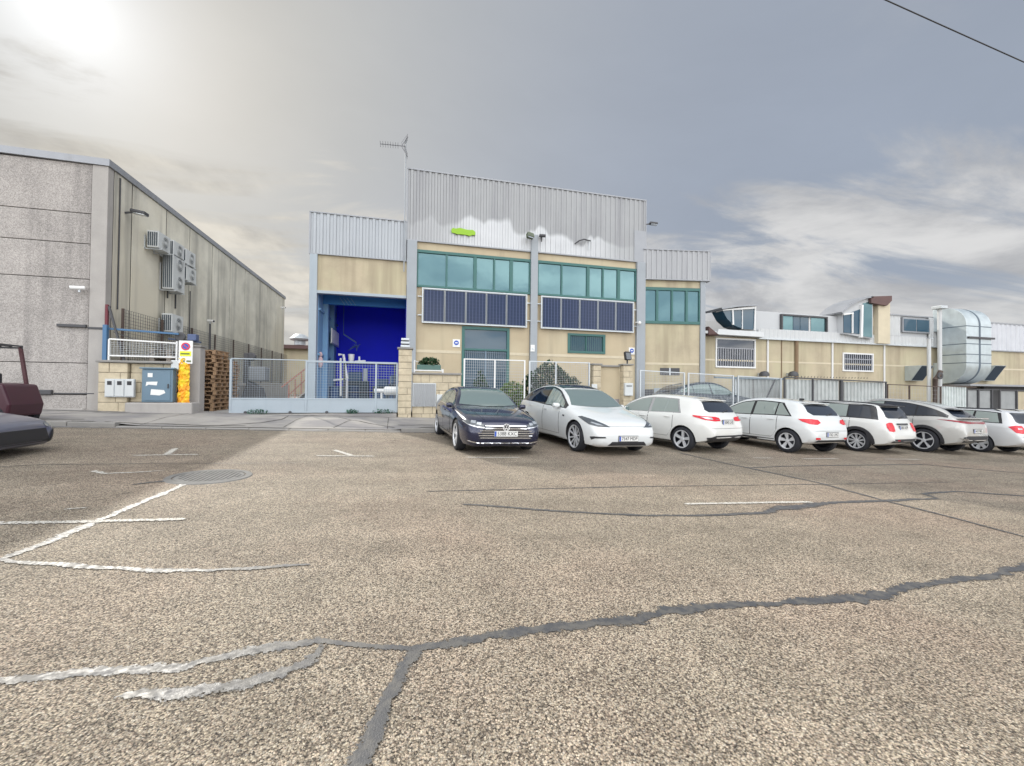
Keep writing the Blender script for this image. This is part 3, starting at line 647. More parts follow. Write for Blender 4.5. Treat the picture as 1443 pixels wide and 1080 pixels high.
mb = MB(); mb.box(a.x + w * .15, b.x - w * .2, 16.085, 16.0895, a.z - w * 1.15, a.z - w * 1.03); mb.box(a.x + w * .2, cx_ - .02, 16.09, 16.0985, b.z + .06, b.z + .11); mb.box(cx_ + .03, b.x - w * .1, 16.09, 16.0985, b.z + .06, b.z + .11); mb.build('lettering', nmat('sign_ink', (.12, .16, .05), .6), sp)
# orange / yellow crumpled sheet tied to the post
a = PY(254, 505, 16.25); b = PY(268, 569, 16.25)
rnd = random.Random(4); mb = MB(); nu, nv = 9, 26; grid = []
for j in range(nv + 1):
    row = []
    for i in range(nu + 1):
        f = i / nu; x = a.x + (b.x - a.x) * f + rnd.uniform(-.015, .015); z = b.z + (a.z - b.z) * j / nv
        row.append(mb.bm.verts.new((x, 16.16 - .07 * math.sin(f * math.pi) + rnd.uniform(-.028, .028), z)))
    grid.append(row)
for j in range(nv):
    for i in range(nu): mb.bm.faces.new((grid[j][i], grid[j][i + 1], grid[j + 1][i + 1], grid[j + 1][i]))
o = mb.build('plastic_sheet', MT['orange']); sd_ = o.modifiers.new('solid', 'SOLIDIFY'); sd_.thickness = .012
tag(o, 'crumpled orange and yellow plastic sheet hanging below the no-parking sign', 'plastic sheet')
a = PY(248, 508, 16.2); mb = MB(); mb.box(a.x - .1, a.x + .12, 16.1, 16.24, a.z - .3, a.z); o = mb.build('junction_box', MT['acw'], bevel=.02)
tag(o, 'small pale junction box on the wall left of the hanging orange sheet', 'box')

# pallets
def pallet_proto(m):
    r = thing('pallet', 'x', 'pallet', (0, 0, 0))
    mb = MB()
    for k in range(5): x = -.4 + .02 + k * .18; mb.box(x, x + .10 - .004, -.6, .6, .122, .144)
    mb.build('deck', m, r, local=True)
    mb = MB()
    for y in (-.52, 0, .52):
        for x in (-.34, 0, .34): mb.box(x - .05, x + .05, y - .07, y + .07, .022, .10)
        mb.box(-.4, .4, y - .07, y + .07, .10, .121)
    mb.build('block', m, r, local=True)
    mb = MB()
    for x in (-.34, 0, .34): mb.box(x - .05, x + .05, -.6, .6, 0, .021)
    mb.build('skid', m, r, local=True)
    return r
pw, pg = pallet_proto(MT['pallet']), pallet_proto(MT['pallet_g'])
first = {id(pw): True, id(pg): True}
def stack(proto, x, y, z, n, label, group, rz0=0.0, jit=.05, seed=1):
    rnd = random.Random(seed)
    for k in range(n):
        if first[id(proto)]: o = proto; first[id(proto)] = False
        else: o = copy_tree(proto)
        o.location = (x + rnd.uniform(-jit, jit), y + rnd.uniform(-jit, jit), z + k * .1455); o.rotation_euler = (0, 0, rz0 + rnd.uniform(-.06, .06))
        o['label'] = label; o['group'] = group
stack(pw, PY(295, 540, 18).x, 18.0, .485, 15, 'brown wooden pallet in the taller stack beside the grey pillar', 'pallets in the tall brown stack', 0, .055, 3)
stack(pw, PY(309, 540, 18.9).x, 19.0, .49, 13, 'brown wooden pallet in the shorter stack behind, nearer the gate', 'pallets in the shorter brown stack', 0, .05, 5)
stack(pg, -8.2, 18.4, .49, 15, 'greyish wooden pallet stacked behind the white railing panel', 'pallets stacked behind the railing', R(90), .03, 8)

# fence along the warehouse side
FXX = -9.0
ff = thing('mesh_fence', 'tall wire mesh fence on a low wall along the warehouse side', 'fence', (FXX, 27, .5))
mb = MB(); mb.box(FXX - .1, FXX + .1, 17.0, 38, .2, 1.62); mb.build('base_wall', MT['agg_edge'], ff, bevel=.01)
for k in range(9):
    y = 16.9 + k * 2.4; mb = MB(); mb.bar((FXX, y, 1.6 if k else .5), (FXX, y, 3.92), .06); mb.build('post', MT['rust'], ff)
mb = MB()
for k in range(21): mb.bar((FXX, 16.9, 1.7 + k * .11), (FXX, 37.8, 1.7 + k * .11), .009)
for k in range(150): mb.bar((FXX + .008, 16.9 + k * .14, 1.66), (FXX + .008, 16.9 + k * .14, 3.9), .009)
mb.build('wire_mesh', MT['dark'], ff)
p = PXx(296, 455, -8.85)
cp = thing('camera_pole', 'slim dark pole carrying a white camera in front of the warehouse wall', 'pole', (-8.85, p.y, 1.62))
mb = MB(); mb.cyl((-8.85, p.y, .5), (-8.85, p.y, p.z - .05), .04, 8); mb.build('pole', MT['dark'], cp)
camera_unit(Vector((-8.85, p.y, p.z - .05)), (.9, -.5, -.1), 'white security camera on top of the slim dark pole')

# ---------------------------------------------------------------- sliding gate
GZ0 = .46
sl = MB(); sl.box(-6.55, -.17, 16.3, 16.74, .1, GZ0 - .03); tag(sl.build('gate_sill', MT['pave'], bevel=.02), 'concrete sill carrying the rail under the blue gate', 'sill')
gt = thing('sliding_gate', 'pale blue steel sliding gate with wire mesh above a solid lower panel', 'gate', (-3, 16.55, GZ0))
mb = MB(); mb.box(-5.66, -3.34, 16.53, 16.57, GZ0 + .03, .94); mb.box(-3.26, -.20, 16.53, 16.57, GZ0 + .03, .94); pn = mb.build('lower_panel', MT['steel_l'], gt)
mb = MB(); fr = lambda p0, p1, w=.07: mb.bar(p0, p1, w)
for x in (-5.68, -3.30, -.68 - .25, -.18): mb.bar((x, 16.55, GZ0), (x, 16.55, 2.32), .07)
mb.bar((-5.68, 16.548, .955), (-.18, 16.548, .955), .06); mb.bar((-5.68, 16.55, GZ0 + .03), (-.18, 16.55, GZ0 + .03), .065)
mb.bar((-3.30, 16.549, 2.30), (-.18, 16.549, 2.30), .07); mb.bar((-5.68, 16.549, 2.33), (-3.30, 16.549, 2.33), .035)
mb.build('frame', MT['steel_l'], gt, bevel=.006)
mb = MB(); k = 0
zz = 1.04
while zz < 2.27: mb.bar((-3.27, 16.55, zz), (-.2, 16.55, zz), .0085); zz += .095
x = -3.22
while x < -.2: mb.bar((x, 16.562, .98), (x, 16.562, 2.27), .007); x += .095
zz = 1.04
while zz < 2.3: mb.bar((-5.65, 16.55, zz), (-3.33, 16.55, zz), .004); zz += .075
x = -5.62
while x < -3.33: mb.bar((x, 16.557, .98), (x, 16.557, 2.31), .004); x += .075
mb.build('wire_mesh', nmat('mesh_wire', (.36, .43, .49), .5, metal=.2), gt)
mb = MB()
for x in (-5.2, -3.8, -2.6, -.8): mb.lathe([(0, -.02), (.05, -.02), (.05, .02), (0, .02)], (x, 16.49, GZ0 + .02), (0, 1, 0), 16)
mb.build('wheel', MT['dark'], gt)
# weeds at the foot of the gate
def leaves(mb, n, c, rad, size, seed=0, shape=None):
    rnd = random.Random(seed)
    for _ in range(n):
        while True:
            v = Vector((rnd.uniform(-1, 1), rnd.uniform(-1, 1), rnd.uniform(-1, 1)))
            if v.length < 1 and (shape is None or shape(v)) and rnd.random() < .25 + .75 * v.length: break
        p = Vector(c) + Vector((v.x * rad[0], v.y * rad[1], v.z * rad[2])); s = size * rnd.uniform(.6, 1.4)
        q = Matrix.Rotation(rnd.uniform(0, 6.28), 3, 'Z') @ Matrix.Rotation(rnd.uniform(-1.2, 1.2), 3, 'X')
        mb.poly([p + q @ Vector(w_) * s for w_ in ((-.3, 0, 0), (0, -.5, .06), (.3, 0, 0), (0, .6, .05))])
for x0, x1, lab in ((-5.15, -4.45, 'dark trailing weeds at the left foot of the blue gate'), (-1.95, -1.5, 'small green weed clump under the middle of the gate'), (-1.05, -.25, 'green weed clump beside the stone gate pillar')):
    r_ = thing('weeds', lab, 'plant', ((x0 + x1) / 2, 16.4, .43), 'weeds along the gate')
    mb = MB(); leaves(mb, 160, ((x0 + x1) / 2, 16.38, .50), ((x1 - x0) / 2, .08, .10), .06, int(x0 * 10)); mb.build('leaves', MT['weed'], r_)
    mb = MB()
    for k in range(5): xx = x0 + (k + .5) * (x1 - x0) / 5; mb.bar((xx, 16.4, .42), (xx + .03, 16.37, .55), .006)
    mb.build('stem', MT['bark'], r_)
# ---------------------------------------------------------------- main building
FY = 21.0
def fx(px, py=400, Y=FY): return PY(px, py, Y).x
def corr(mb, x0, x1, y, z0, z1, per=.285, dep=.04):
    n = max(1, round((x1 - x0) / per)); p = (x1 - x0) / n; prof = []
    for i in range(n):
        a = x0 + i * p; prof += [(a, y), (a + p * .42, y), (a + p * .52, y - dep), (a + p * .9, y - dep)]
    prof.append((x1, y))
    top = [mb.bm.verts.new((x, yy, z1)) for x, yy in prof]; bot = [mb.bm.verts.new((x, yy, z0)) for x, yy in prof]
    for i in range(len(prof) - 1): mb.bm.faces.new((bot[i], bot[i + 1], top[i + 1], top[i]))
    return mb
MX0, MX1 = .16, 13.0
mbld = thing('industrial_building', 'beige two-bay industrial building with ribbed steel parapet, green windows and open side bay', 'industrial building', (6.5, FY, .4))
mb = MB(); mb.box(.62, 2.84, FY, FY + .25, .2, 6.27); mb.box(5.27, 6.33, FY, FY + .25, .2, 6.27); mb.box(2.84, 5.27, FY, FY + .25, 4.48, 6.27)
mb.box(.62, 6.33, FY + .02, FY + .25, 8.07, 8.5)
mb.build('front_wall', MT['render'], mbld)
mb = MB(); mb.box(6.72, 8.44, FY, FY + .25, .2, 6.27); mb.box(10.61, 12.42, FY, FY + .25, .2, 6.27); mb.box(8.44, 10.61, FY, FY + .25, .2, 3.32); mb.box(8.44, 10.61, FY, FY + .25, 4.37, 6.27); mb.box(6.72, 12.42, FY + .02, FY + .25, 8.07, 8.5)
mb.build('front_wall', MT['render'], mbld)
mb = MB()
for a, b in ((.64, 2.82), (5.29, 6.31), (6.74, 12.4)): mb = MB(); mb.box(a, b, FY - .014, FY - .002, 3.10, 3.24); mb.build('pale_band', MT['band'], mbld)
mb = MB(); mb.box(MX0 + .1, MX1 - .1, FY + .26, 42, 0, 11.8); mb.build('main_volume', MT['clad_b'], mbld)
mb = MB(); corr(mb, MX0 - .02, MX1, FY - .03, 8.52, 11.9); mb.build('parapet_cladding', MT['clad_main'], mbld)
mb = MB(); mb.box(MX0 - .05, MX1 + .02, FY - .09, FY + .28, 11.9, 11.965); mb.box(MX0 - .04, MX1 + .01, FY - .085, FY + .02, 8.455, 8.515)
mb.box(MX0 - .06, MX0 + .0, FY - .08, FY + .3, 8.52, 11.9); mb.box(MX1 - .02, MX1 + .03, FY - .08, FY + .3, 8.52, 11.9); mb.box(12.28, 13.0, FY - .078, FY - .03, 8.52, 10.2)
mb.build('cladding_trim', MT['coping'], mbld)
mb = MB(); mb.box(MX0, .62, FY - .16, FY + .3, .2, 8.45); mb.build('pillar', MT['steel'], mbld, bevel=.01)
mb = MB(); mb.box(6.34, 6.71, FY - .16, FY + .3, .2, 9.35); mb.build('pillar', MT['steel'], mbld, bevel=.01)
mb = MB(); mb.box(12.43, 12.95, FY - .16, FY + .3, .2, 8.45); mb.build('pillar', MT['steel'], mbld, bevel=.01)
def window_strip(parent, x0, x1, y, z0, z1, cuts, name='window', fw=.09, glassm='pane', rail=.14):
    mb = MB()
    mb.box(x0, x1, y - .05, y + .12, z1 - rail, z1); mb.box(x0, x1, y - .05, y + .12, z0, z0 + rail * .75)
    mb.box(x0, x0 + fw * .7, y - .046, y + .12, z0 + rail * .75, z1 - rail); mb.box(x1 - fw * .7, x1, y - .046, y + .12, z0 + rail * .75, z1 - rail)
    edges = [x0 + fw * .7]
    for cx, w in cuts: mb.box(cx - w / 2, cx + w / 2, y - .045, y + .12, z0 + rail * .75, z1 - rail); edges += [cx - w / 2, cx + w / 2]
    edges.append(x1 - fw * .7); f = mb.build(name, MT['green'], parent, bevel=.008)
    for a, b in zip(edges[::2], edges[1::2]):
        g = MB(); tl = random.uniform(-.008, .008); g.prism([(a, y + .03, z0 + rail * .75), (b, y + .03 + tl, z0 + rail * .75), (b, y + .03 + tl, z1 - rail), (a, y + .03, z1 - rail)], (0, .02, 0)); g.build('pane', MT[glassm], f)
    return f
window_strip(mbld, .625, 6.335, FY - .03, 6.26, 8.07, [(fx(629), .08), (fx(669), .17), (fx(696), .09), (fx(720), .17)])
window_strip(mbld, 6.715, 12.425, FY - .03, 6.26, 8.07, [(fx(791), .08), (fx(828), .17), (fx(849), .09), (fx(871), .17)])
# entrance door
mb = MB(); mb.box(2.84, 2.98, FY - .04, FY + .2, .5, 4.48); mb.box(5.13, 5.27, FY - .04, FY + .2, .5, 4.48); mb.box(2.98, 5.13, FY - .04, FY + .2, 4.33, 4.48); mb.box(2.98, 5.13, FY - .03, FY + .2, 3.28, 3.38)
dr = mb.build('door', MT['green'], mbld, bevel=.008)
mb = MB(); mb.box(2.98, 5.13, FY + .04, FY + .07, 3.38, 4.33); mb.build('transom_pane', MT['pane_d'], dr)
mb = MB(); mb.box(2.98, 5.13, FY + .10, FY + .13, .5, 3.28); mb.build('glazing', MT['pane_d'], dr)
mb = MB()
for k in range(22): x = 3.03 + k * .098; mb.bar((x, FY + .02, .55), (x, FY + .02, 3.27), .022)
for z in (.6, 1.9, 3.2): mb.bar((2.98, FY + .03, z), (5.13, FY + .03, z), .03)
mb.box(4.0, 4.08, FY - .01, FY + .06, .5, 3.28); mb.build('bars', nmat('bar_paint', (.14, .2, .26), .5), dr)
# barred window
mb = MB(); mb.box(8.44, 10.61, FY - .04, FY + .1, 4.25, 4.37); mb.box(8.44, 10.61, FY - .04, FY + .1, 3.32, 3.44); mb.box(8.44, 8.58, FY - .036, FY + .1, 3.44, 4.25); mb.box(10.47, 10.61, FY - .036, FY + .1, 3.44, 4.25)
wf = mb.build('window', MT['green'], mbld, bevel=.008)
mb = MB(); mb.box(8.58, 10.47, FY + .06, FY + .08, 3.44, 4.25); mb.build('pane', MT['pane_d'], wf)
mb = MB()
for k in range(17): x = 8.64 + k * .111; mb.bar((x, FY + .0, 3.44), (x, FY + .0, 4.25), .018)
mb.bar((9.5, FY + .03, 3.44), (9.5, FY + .03, 4.25), .05); mb.build('bars', MT['green'], wf)
# left open bay
mb = MB(); mb.box(-4.02, .15, FY, FY + .2, 5.8, 7.46); mb.build('lintel_wall', MT['render2'], mbld)
mb = MB(); mb.box(-4.02, .15, FY - .07, FY + .2, 5.66, 5.79); mb.build('lintel_beam', MT['steel_l'], mbld, bevel=.008)
mb = MB(); corr(mb, -4.14, .13, FY - .05, 7.47, 9.32); mb.build('bay_cladding', MT['clad_b'], mbld)
mb = MB(); mb.box(-4.16, .14, FY - .11, FY + .25, 9.32, 9.37); mb.box(-4.16, .14, FY - .10, FY + .2, 7.43, 7.468); mb.box(-4.17, -4.10, FY - .09, FY + .25, 7.47, 9.32); mb.build('cladding_trim', MT['coping'], mbld)
mb = MB(); mb.box(-4.12, -3.80, FY - .1, FY + .3, .45, 7.43); mb.build('pillar', MT['steel_l'], mbld, bevel=.01)
mb = MB(); mb.box(-4.1, .15, FY + .26, 38, 7.0, 9.25); mb.box(-4.1, -3.9, FY + .3, 38, .3, 7.0); mb.build('bay_shell', MT['clad_b'], mbld)
mb = MB(); mb.box(-4.1, .2, FY - .06, 27.2, .3, .51); mb.build('bay_floor', MT['yardc'], mbld)
mb = MB(); mb.box(-3.89, -3.78, FY + .3, 27, .51, 6.4)
for y in (22.6, 24.6): mb.box(-3.779, -3.55, y - .15, y + .15, .51, 6.4)
for z in (2.9, 5.0): mb.box(-3.779, -3.7, FY + .3, 27, z - .05, z + .05)
mb.build('lining_wall', MT['in_wall'], mbld)
mb = MB(); mb.box(.151, .26, FY + .3, 27, .51, 6.4); mb.build('lining_wall', MT['blue_wall'], mbld)
mb = MB(); mb.box(-3.89, .15, 26.95, 27.1, .51, 6.9); mb.build('blue_back_wall', MT['blue_wall'], mbld)
mb = MB(); mb.box(-3.9, .15, FY + .21, 27, 6.4, 6.5); mb.box(-3.78, .15, 22.4, 22.6, 5.45, 6.4); mb.build('bay_ceiling', MT['blue_beam'], mbld)
mb = MB()
for k in range(4): mb.obox((-2.9 + k * .17, 22.37, 5.62), .025, .02, .42, Matrix.Rotation(R(-35), 3, 'Y'))
mb.build('cable_tray', MT['in_wall'], mbld)
# name-plate and notices
def plate(name, label, cat, px, py, w, h, Y=FY, m='sign_w', group=None):
    p = PY(px, py, Y); t_ = thing(name, label, cat, (p.x, Y, p.z - h / 2), group)
    mb = MB(); mb.box(p.x - w / 2, p.x + w / 2, Y - .025, Y - .004, p.z - h / 2, p.z + h / 2); mb.build('plate', MT[m], t_, bevel=.004)
    return t_, p
for px, lab, py in ((643, 'white square sign with blue disc left of the green entrance door', 484), (890, 'white square sign with blue disc beside the right grey pillar', 495)):
    t_, p = plate('notice_sign', lab, 'sign', px, py, .36, .38, group='blue disc notice signs')
    mb = MB(); mb.lathe([(0, 0), (.12, 0), (.12, .006), (0, .006)], (p.x, FY - .026, p.z + .02), (0, -1, 0), 24); d = mb.build('disc', MT['sign_b'], t_)
    mb = MB(); mb.box(p.x - .06, p.x + .06, FY - .038, FY - .033, p.z - .005, p.z + .045); mb.build('symbol', MT['sign_w'], d)
t_, p = plate('pillar_notice', 'small white notice on the middle grey pillar', 'sign', 750.5, 491, .22, .34, FY - .16)
mb = MB(); mb.box(p.x - .05, p.x + .05, FY - .19, FY - .186, p.z - .1, p.z + .02); mb.build('print', MT['galv'], t_)
p = PY(653, 327, FY - .11)
lm = MB(); rnd = random.Random(3); ring = []
for k in range(26):
    a = 2 * math.pi * k / 26; ring.append((p.x + .60 * math.copysign(abs(math.cos(a)) ** .6, math.cos(a)), FY - .13, p.z + (.16 if math.sin(a) < 0 else .16) * math.copysign(abs(math.sin(a)) ** .7, math.sin(a)) + rnd.uniform(-.035, .035)))
lm.prism(ring, (0, .05, 0)); o = lm.build('sign_remnant', MT['lime'], bevel=.01); tag(o, 'bright lime green oval piece left on the steel parapet', 'sign remnant')
# flood lamps and camera on the parapet
def spot(px, py, Y, dx, label):
    p = PY(px, py, Y); t_ = thing('flood_lamp', label, 'lamp', p, 'flood lamps on the walls')
    mb = MB(); mb.bar((p.x, Y + .1, p.z), (p.x, Y - .3, p.z), .04); mb.build('bracket', MT['dark'], t_)
    mb = MB(); mb.obox((p.x, Y - .38, p.z), .36, .24, .26, Matrix.Rotation(R(-25), 3, 'X') @ Matrix.Rotation(R(dx), 3, 'Z')); mb.build('housing', nmat('lamp_housing', (.10, .12, .08), .5), t_, bevel=.03)
    mb = MB(); mb.obox((p.x, Y - .49, p.z - .06), .30, .02, .2, Matrix.Rotation(R(-25), 3, 'X') @ Matrix.Rotation(R(dx), 3, 'Z')); mb.build('lens', MT['lamp'], t_)
spot(744, 336, FY - .06, 15, 'olive flood lamp on the parapet left of the middle pillar')
p = PY(763, 336, FY - .06)
t_ = thing('security_camera', 'dark camera bracket on the parapet right of the middle pillar', 'security camera', p)
mb = MB(); mb.bar((p.x, FY, p.z - .5), (p.x, FY - .08, p.z + .05), .05); mb.bar((p.x, FY - .08, p.z + .05), (p.x - .2, FY - .3, p.z), .05); mb.build('bracket', MT['dark'], t_)
mb = MB(); mb.tube([(p.x - .15, FY - .2, p.z + .08), (p.x + .12, FY - .35, p.z + .03)], .08, 10); mb.build('housing', MT['dark'], t_, smooth='auto')
p = PY(822, 341, FY - .1)
t_ = thing('wall_bracket', 'dark bent lamp bracket on the right half of the parapet', 'bracket', p)
mb = MB(); mb.tube([(p.x - .5, FY - .12, p.z - .17), (p.x - .3, FY - .25, p.z - .02), (p.x - .05, FY - .3, p.z + .06), (p.x + .4, FY - .12, p.z + .08)], .035, 8); mb.build('arm', MT['dark'], t_)
mb = MB(); mb.bar((p.x + .32, FY - .14, p.z + .05), (p.x + .30, FY - .14, p.z - .4), .03); mb.build('stay', MT['galv'], t_)
p = PY(905, 316, FY - .06); floodlight(Vector((12.99, FY - .05, p.z)), 'thin flood lamp at the upper right corner of the parapet', 1, -.3)
p = PY(899, 456, FY - .2)
t_ = thing('security_camera', 'white dome camera on the right grey pillar', 'security camera', p, 'white security cameras')
mb = MB(); mb.bar((p.x - .12, FY - .16, p.z + .05), (p.x, FY - .34, p.z + .05), .05); mb.build('arm', MT['white'], t_); mb = MB(); mb.ball((p.x, FY - .36, p.z), .1, 2); mb.build('dome', MT['white'], t_, smooth=True)
# solar panels
def solar(x0, x1, z0, z1, label):
    t_ = thing('solar_panel', label, 'solar panel', ((x0 + x1) / 2, FY, z0), 'solar panels on the facade'); y = FY - .16
    mb = MB(); f = .028
    mb.box(x0, x1, y - .02, y + .025, z1 - f, z1); mb.box(x0, x1, y - .02, y + .025, z0, z0 + f); mb.box(x0, x0 + f, y - .02, y + .025, z0 + f, z1 - f); mb.box(x1 - f, x1, y - .02, y + .025, z0 + f, z1 - f); mb.build('frame', MT['steel'], t_)
    mb = MB(); mb.box(x0 + f, x1 - f, y, y + .02, z0 + f, z1 - f); mb.build('cells', MT['solar'], t_)
    mb = MB()
    for z in (z0 + .35, z1 - .35): mb = MB(); mb.box(x0 + .1, x1 - .1, y + .026, FY - .003, z - .025, z + .025); mb.build('rail', MT['galv'], t_)
names = ['leftmost', 'second from left', 'middle', 'second from right', 'rightmost']
for lab, X0, X1 in (('left', .93, 6.09), ('right', 6.94, 12.18)):
    w = (X1 - X0) / 5
    for k in range(5): solar(X0 + k * w + .012, X0 + (k + 1) * w - .012, 4.58, 6.16, '%s dark blue solar panel of the five in the %s facade bay' % (names[k], lab))
fr = thing('panel_mounting_frame', 'white mounting frame around the left row of solar panels', 'frame', (3.5, FY, 4.5), 'solar panel mounting frames')
for nm, X0, X1, rt in (('left', .93, 6.09, fr), ('right', 6.94, 12.18, None)):
    if rt is None: rt = thing('panel_mounting_frame', 'white mounting frame around the right row of solar panels', 'frame', (9.5, FY, 4.5), 'solar panel mounting frames')
    mb = MB(); e = .05
    mb.box(X0 - e, X1 + e, FY - .19, FY - .12, 6.165, 6.165 + e); mb.box(X0 - e, X1 + e, FY - .19, FY - .12, 4.575 - e, 4.575); mb.box(X0 - e, X0 - .004, FY - .188, FY - .12, 4.576, 6.164); mb.box(X1 + .004, X1 + e, FY - .188, FY - .12, 4.576, 6.164); mb.build('border', MT['galv'], rt)
    mb = MB()
    for x in (X0 - .15, X1 + .15):
        for z in (4.9, 5.8): mb.bar((x - .1 * (1 if x < X0 else -1), FY - .1, z), (x + .12 * (1 if x < X0 else -1), FY - .1, z), .04); mb.bar((x, FY, z), (x, FY - .1, z), .04)
    mb.build('clamp', MT['galv'], rt)
# aerial
p = PY(571, 200, FY - .1)
an = thing('tv_aerial', 'thin tv aerial on a tall mast at the left edge of the parapet', 'aerial', (.02, FY - .15, 7.2))
mb = MB(); mb.cyl((.02, FY - .2, 6.9), (.02, FY - .2, p.z), .028, 8); mb.build('mast', MT['steel'], an)
mb = MB()
for z in (8.2, 7.6, 9.0): mb.bar((.02, FY - .2, z), (.02, FY + .0, z), .06)
mb.build('clamp', MT['dark'], an)
b0 = Vector((.0, FY - .25, p.z - .3)); b1 = PY(536, 203, FY - .6)
mb = MB(); mb.bar(b0, b1, .03); d = (b1 - b0).normalized()
for k in range(8):
    q = b0.lerp(b1, .3 + k * .1); hl = .22; mb.bar(q + Vector((0, -hl, .02)), q + Vector((0, hl, -.02)), .014)
    if k % 3 == 1: mb.bar(q + Vector((0, 0, -.12)), q + Vector((0, 0, .12)), .014)
mb.build('boom', MT['antenna'], an)
mb = MB(); q = b0.lerp(b1, .16)
for s in (1, -1):
    for k in range(5):
        e = q + Vector((.15, 0, s * (.08 + k * .09))); mb.bar(e + Vector((.03 * k, -.28, 0)), e + Vector((.03 * k, .28, 0)), .014)
    mb.bar(q, q + Vector((.3, 0, s * .48)), .025); mb.bar(q + Vector((0, -.26, 0)), q + Vector((.28, -.26, s * .46)), .014)
mb.build('reflector', MT['antenna'], an)

# ---------------------------------------------------------------- right annex, turned ten degrees
AN = R(-10.0); ax = thing('annex_building', 'narrow beige annex with ribbed steel parapet and four green-framed panes', 'annex', (12.98, FY + .02, .2), rz=AN)
AW = 3.50
mb = MB(); mb.box(0, AW - .3, 0, .2, -.6, 4.9); mb.box(0, AW - .3, 0, .2, 6.95, 7.6); mb.build('front_wall', MT['render2'], ax, local=True)
mb = MB(); mb.box(0, AW - .32, -.012, -.002, 2.62, 2.74); mb.build('pale_band', MT['band'], ax, local=True); mb = MB(); mb.box(0, AW - .32, -.012, -.002, 1.55, 1.63); mb.build('pale_band', MT['band'], ax, local=True)
mb = MB(); mb.box(AW - .29, AW, -.08, .3, -.6, 7.35); mb.build('pillar', MT['steel'], ax, local=True, bevel=.01)
mb = MB(); corr(mb, -.1, AW + .22, -.12, 7.38, 8.98); mb.build('parapet_cladding', MT['clad'], ax, local=True)
mb = MB(); mb.box(-.1, AW + .24, -.18, .2, 8.98, 9.03); mb.box(-.1, AW + .24, -.17, .2, 7.33, 7.378); mb.box(AW + .20, AW + .26, -.165, .2, 7.378, 8.98); mb.build('cladding_trim', MT['coping'], ax, local=True)
mb = MB(); mb.box(.05, AW - .05, .32, 14, -.6, 8.9); mb.build('annex_volume', MT['clad_b'], ax, local=True)
def pane_strip_local(parent, x0, x1, y, z0, z1, cuts):
    mb = MB(); rl = .16; mb.box(x0, x1, y - .05, y + .1, z1 - rl, z1); mb.box(x0, x1, y - .05, y + .1, z0, z0 + rl); e = [x0 + .05]
    mb.box(x0, x0 + .05, y - .046, y + .1, z0 + rl, z1 - rl); mb.box(x1 - .07, x1, y - .046, y + .1, z0 + rl, z1 - rl)
    for cx, w in cuts: mb.box(cx - w / 2, cx + w / 2, y - .045, y + .1, z0 + rl, z1 - rl); e += [cx - w / 2, cx + w / 2]
    e.append(x1 - .07); f = mb.build('window', MT['green'], parent, local=True, bevel=.008)
    for a, b in zip(e[::2], e[1::2]): g = MB(); g.box(a, b, y + .03, y + .05, z0 + rl, z1 - rl); g.build('pane', MT['pane'], f, local=True)
pane_strip_local(ax, .0, AW - .3, -.01, 4.9, 6.93, [(.72, .13), (1.58, .10), (2.42, .13)])
mb = MB(); mb.box(.92, 2.05, -.015, .05, 2.05, 2.45); f = mb.build('vent_window', MT['dark'], ax, local=True)
mb = MB(); mb.box(1.44, 1.52, -.03, -.016, 2.05, 2.45); mb.build('divider', MT['galv'], f, local=True)
mb = MB(); mb.box(.0, .55, -.03, -.005, -.4, 1.25); mb.build('dark_door', MT['dark'], ax, local=True)
mb = MB(); mb.box(.57, 1.15, -.05, -.005, -.4, 1.32); d = mb.build('door', MT['steel_l'], ax, local=True, bevel=.01)
mb = MB(); mb.box(.64, .70, -.09, -.051, .45, .6); mb.build('handle', MT['dark'], d, local=True)

# ---------------------------------------------------------------- front boundary right of the gate
def pillar(x0, x1, z0, z1, y0, y1, label, rows=10, seed=1, name='stone_pillar', group='stone gate pillars'):
    t_ = thing(name, label, 'pillar', ((x0 + x1) / 2, (y0 + y1) / 2, z0), group)
    stonewall(x0, x1, y0, y1, z0, z1 - .07, t_, 'shaft', rows, seed)
    mb = MB(); mb.box(x0 - .04, x1 + .04, y0 - .04, y1 + .04, z1 - .065, z1); mb.build('cap', MT['kerb'], t_, bevel=.015); return t_
pillar(-.14, .36, .16, 2.90, 16.4, 16.9, 'tall pale stone pillar at the right end of the blue gate', 11, 4)
p = PY(571, 490, 16.6)
t_ = thing('pillar_lamp', 'ribbed grey lamp block on top of the tall gate pillar', 'lamp', (p.x, 16.6, 2.905))
mb = MB()
for k in range(3): mb.box(p.x - .17 + k * .01, p.x + .17 - k * .01, 16.5, 16.8, 2.915 + k * .13, 3.0 + k * .13)
mb.build('rib', MT['galv'], t_, bevel=.015); mb = MB(); mb.box(p.x - .13, p.x + .13, 16.53, 16.77, 2.906, 3.25); mb.build('core', MT['dark'], t_)
lw = thing('stone_wall', 'low stone wall behind the dark blue saloon with meter cabinet', 'wall', (1.3, 16.6, .1))
stonewall(.38, 2.22, 16.52, 16.8, .1, 1.90, lw, 'masonry', 6, 8)
mb = MB(); mb.box(.37, 2.26, 16.46, 16.86, 1.904, 1.98); mb.build('coping', MT['kerb'], lw, bevel=.015)
a = PY(581.5, 540, 16.5); b = PY(614, 573, 16.5)
t_ = thing('meter_cabinet', 'grey ridged metal two-door cabinet set in the low stone wall', 'cabinet', ((a.x + b.x) / 2, 16.5, b.z))
mb = MB(); mb.box(a.x, b.x, 16.46, 16.53, b.z, a.z); mb.build('frame', MT['galv'], t_)
for x0, x1 in ((a.x + .03, (a.x + b.x) / 2 - .01), ((a.x + b.x) / 2 + .01, b.x - .03)):
    mb = MB(); corr(mb, x0, x1, 16.44, b.z + .03, a.z - .03, .07, .012); mb.build('door', nmat('ridged_grey', (.33, .34, .35), .5, metal=.3), t_)
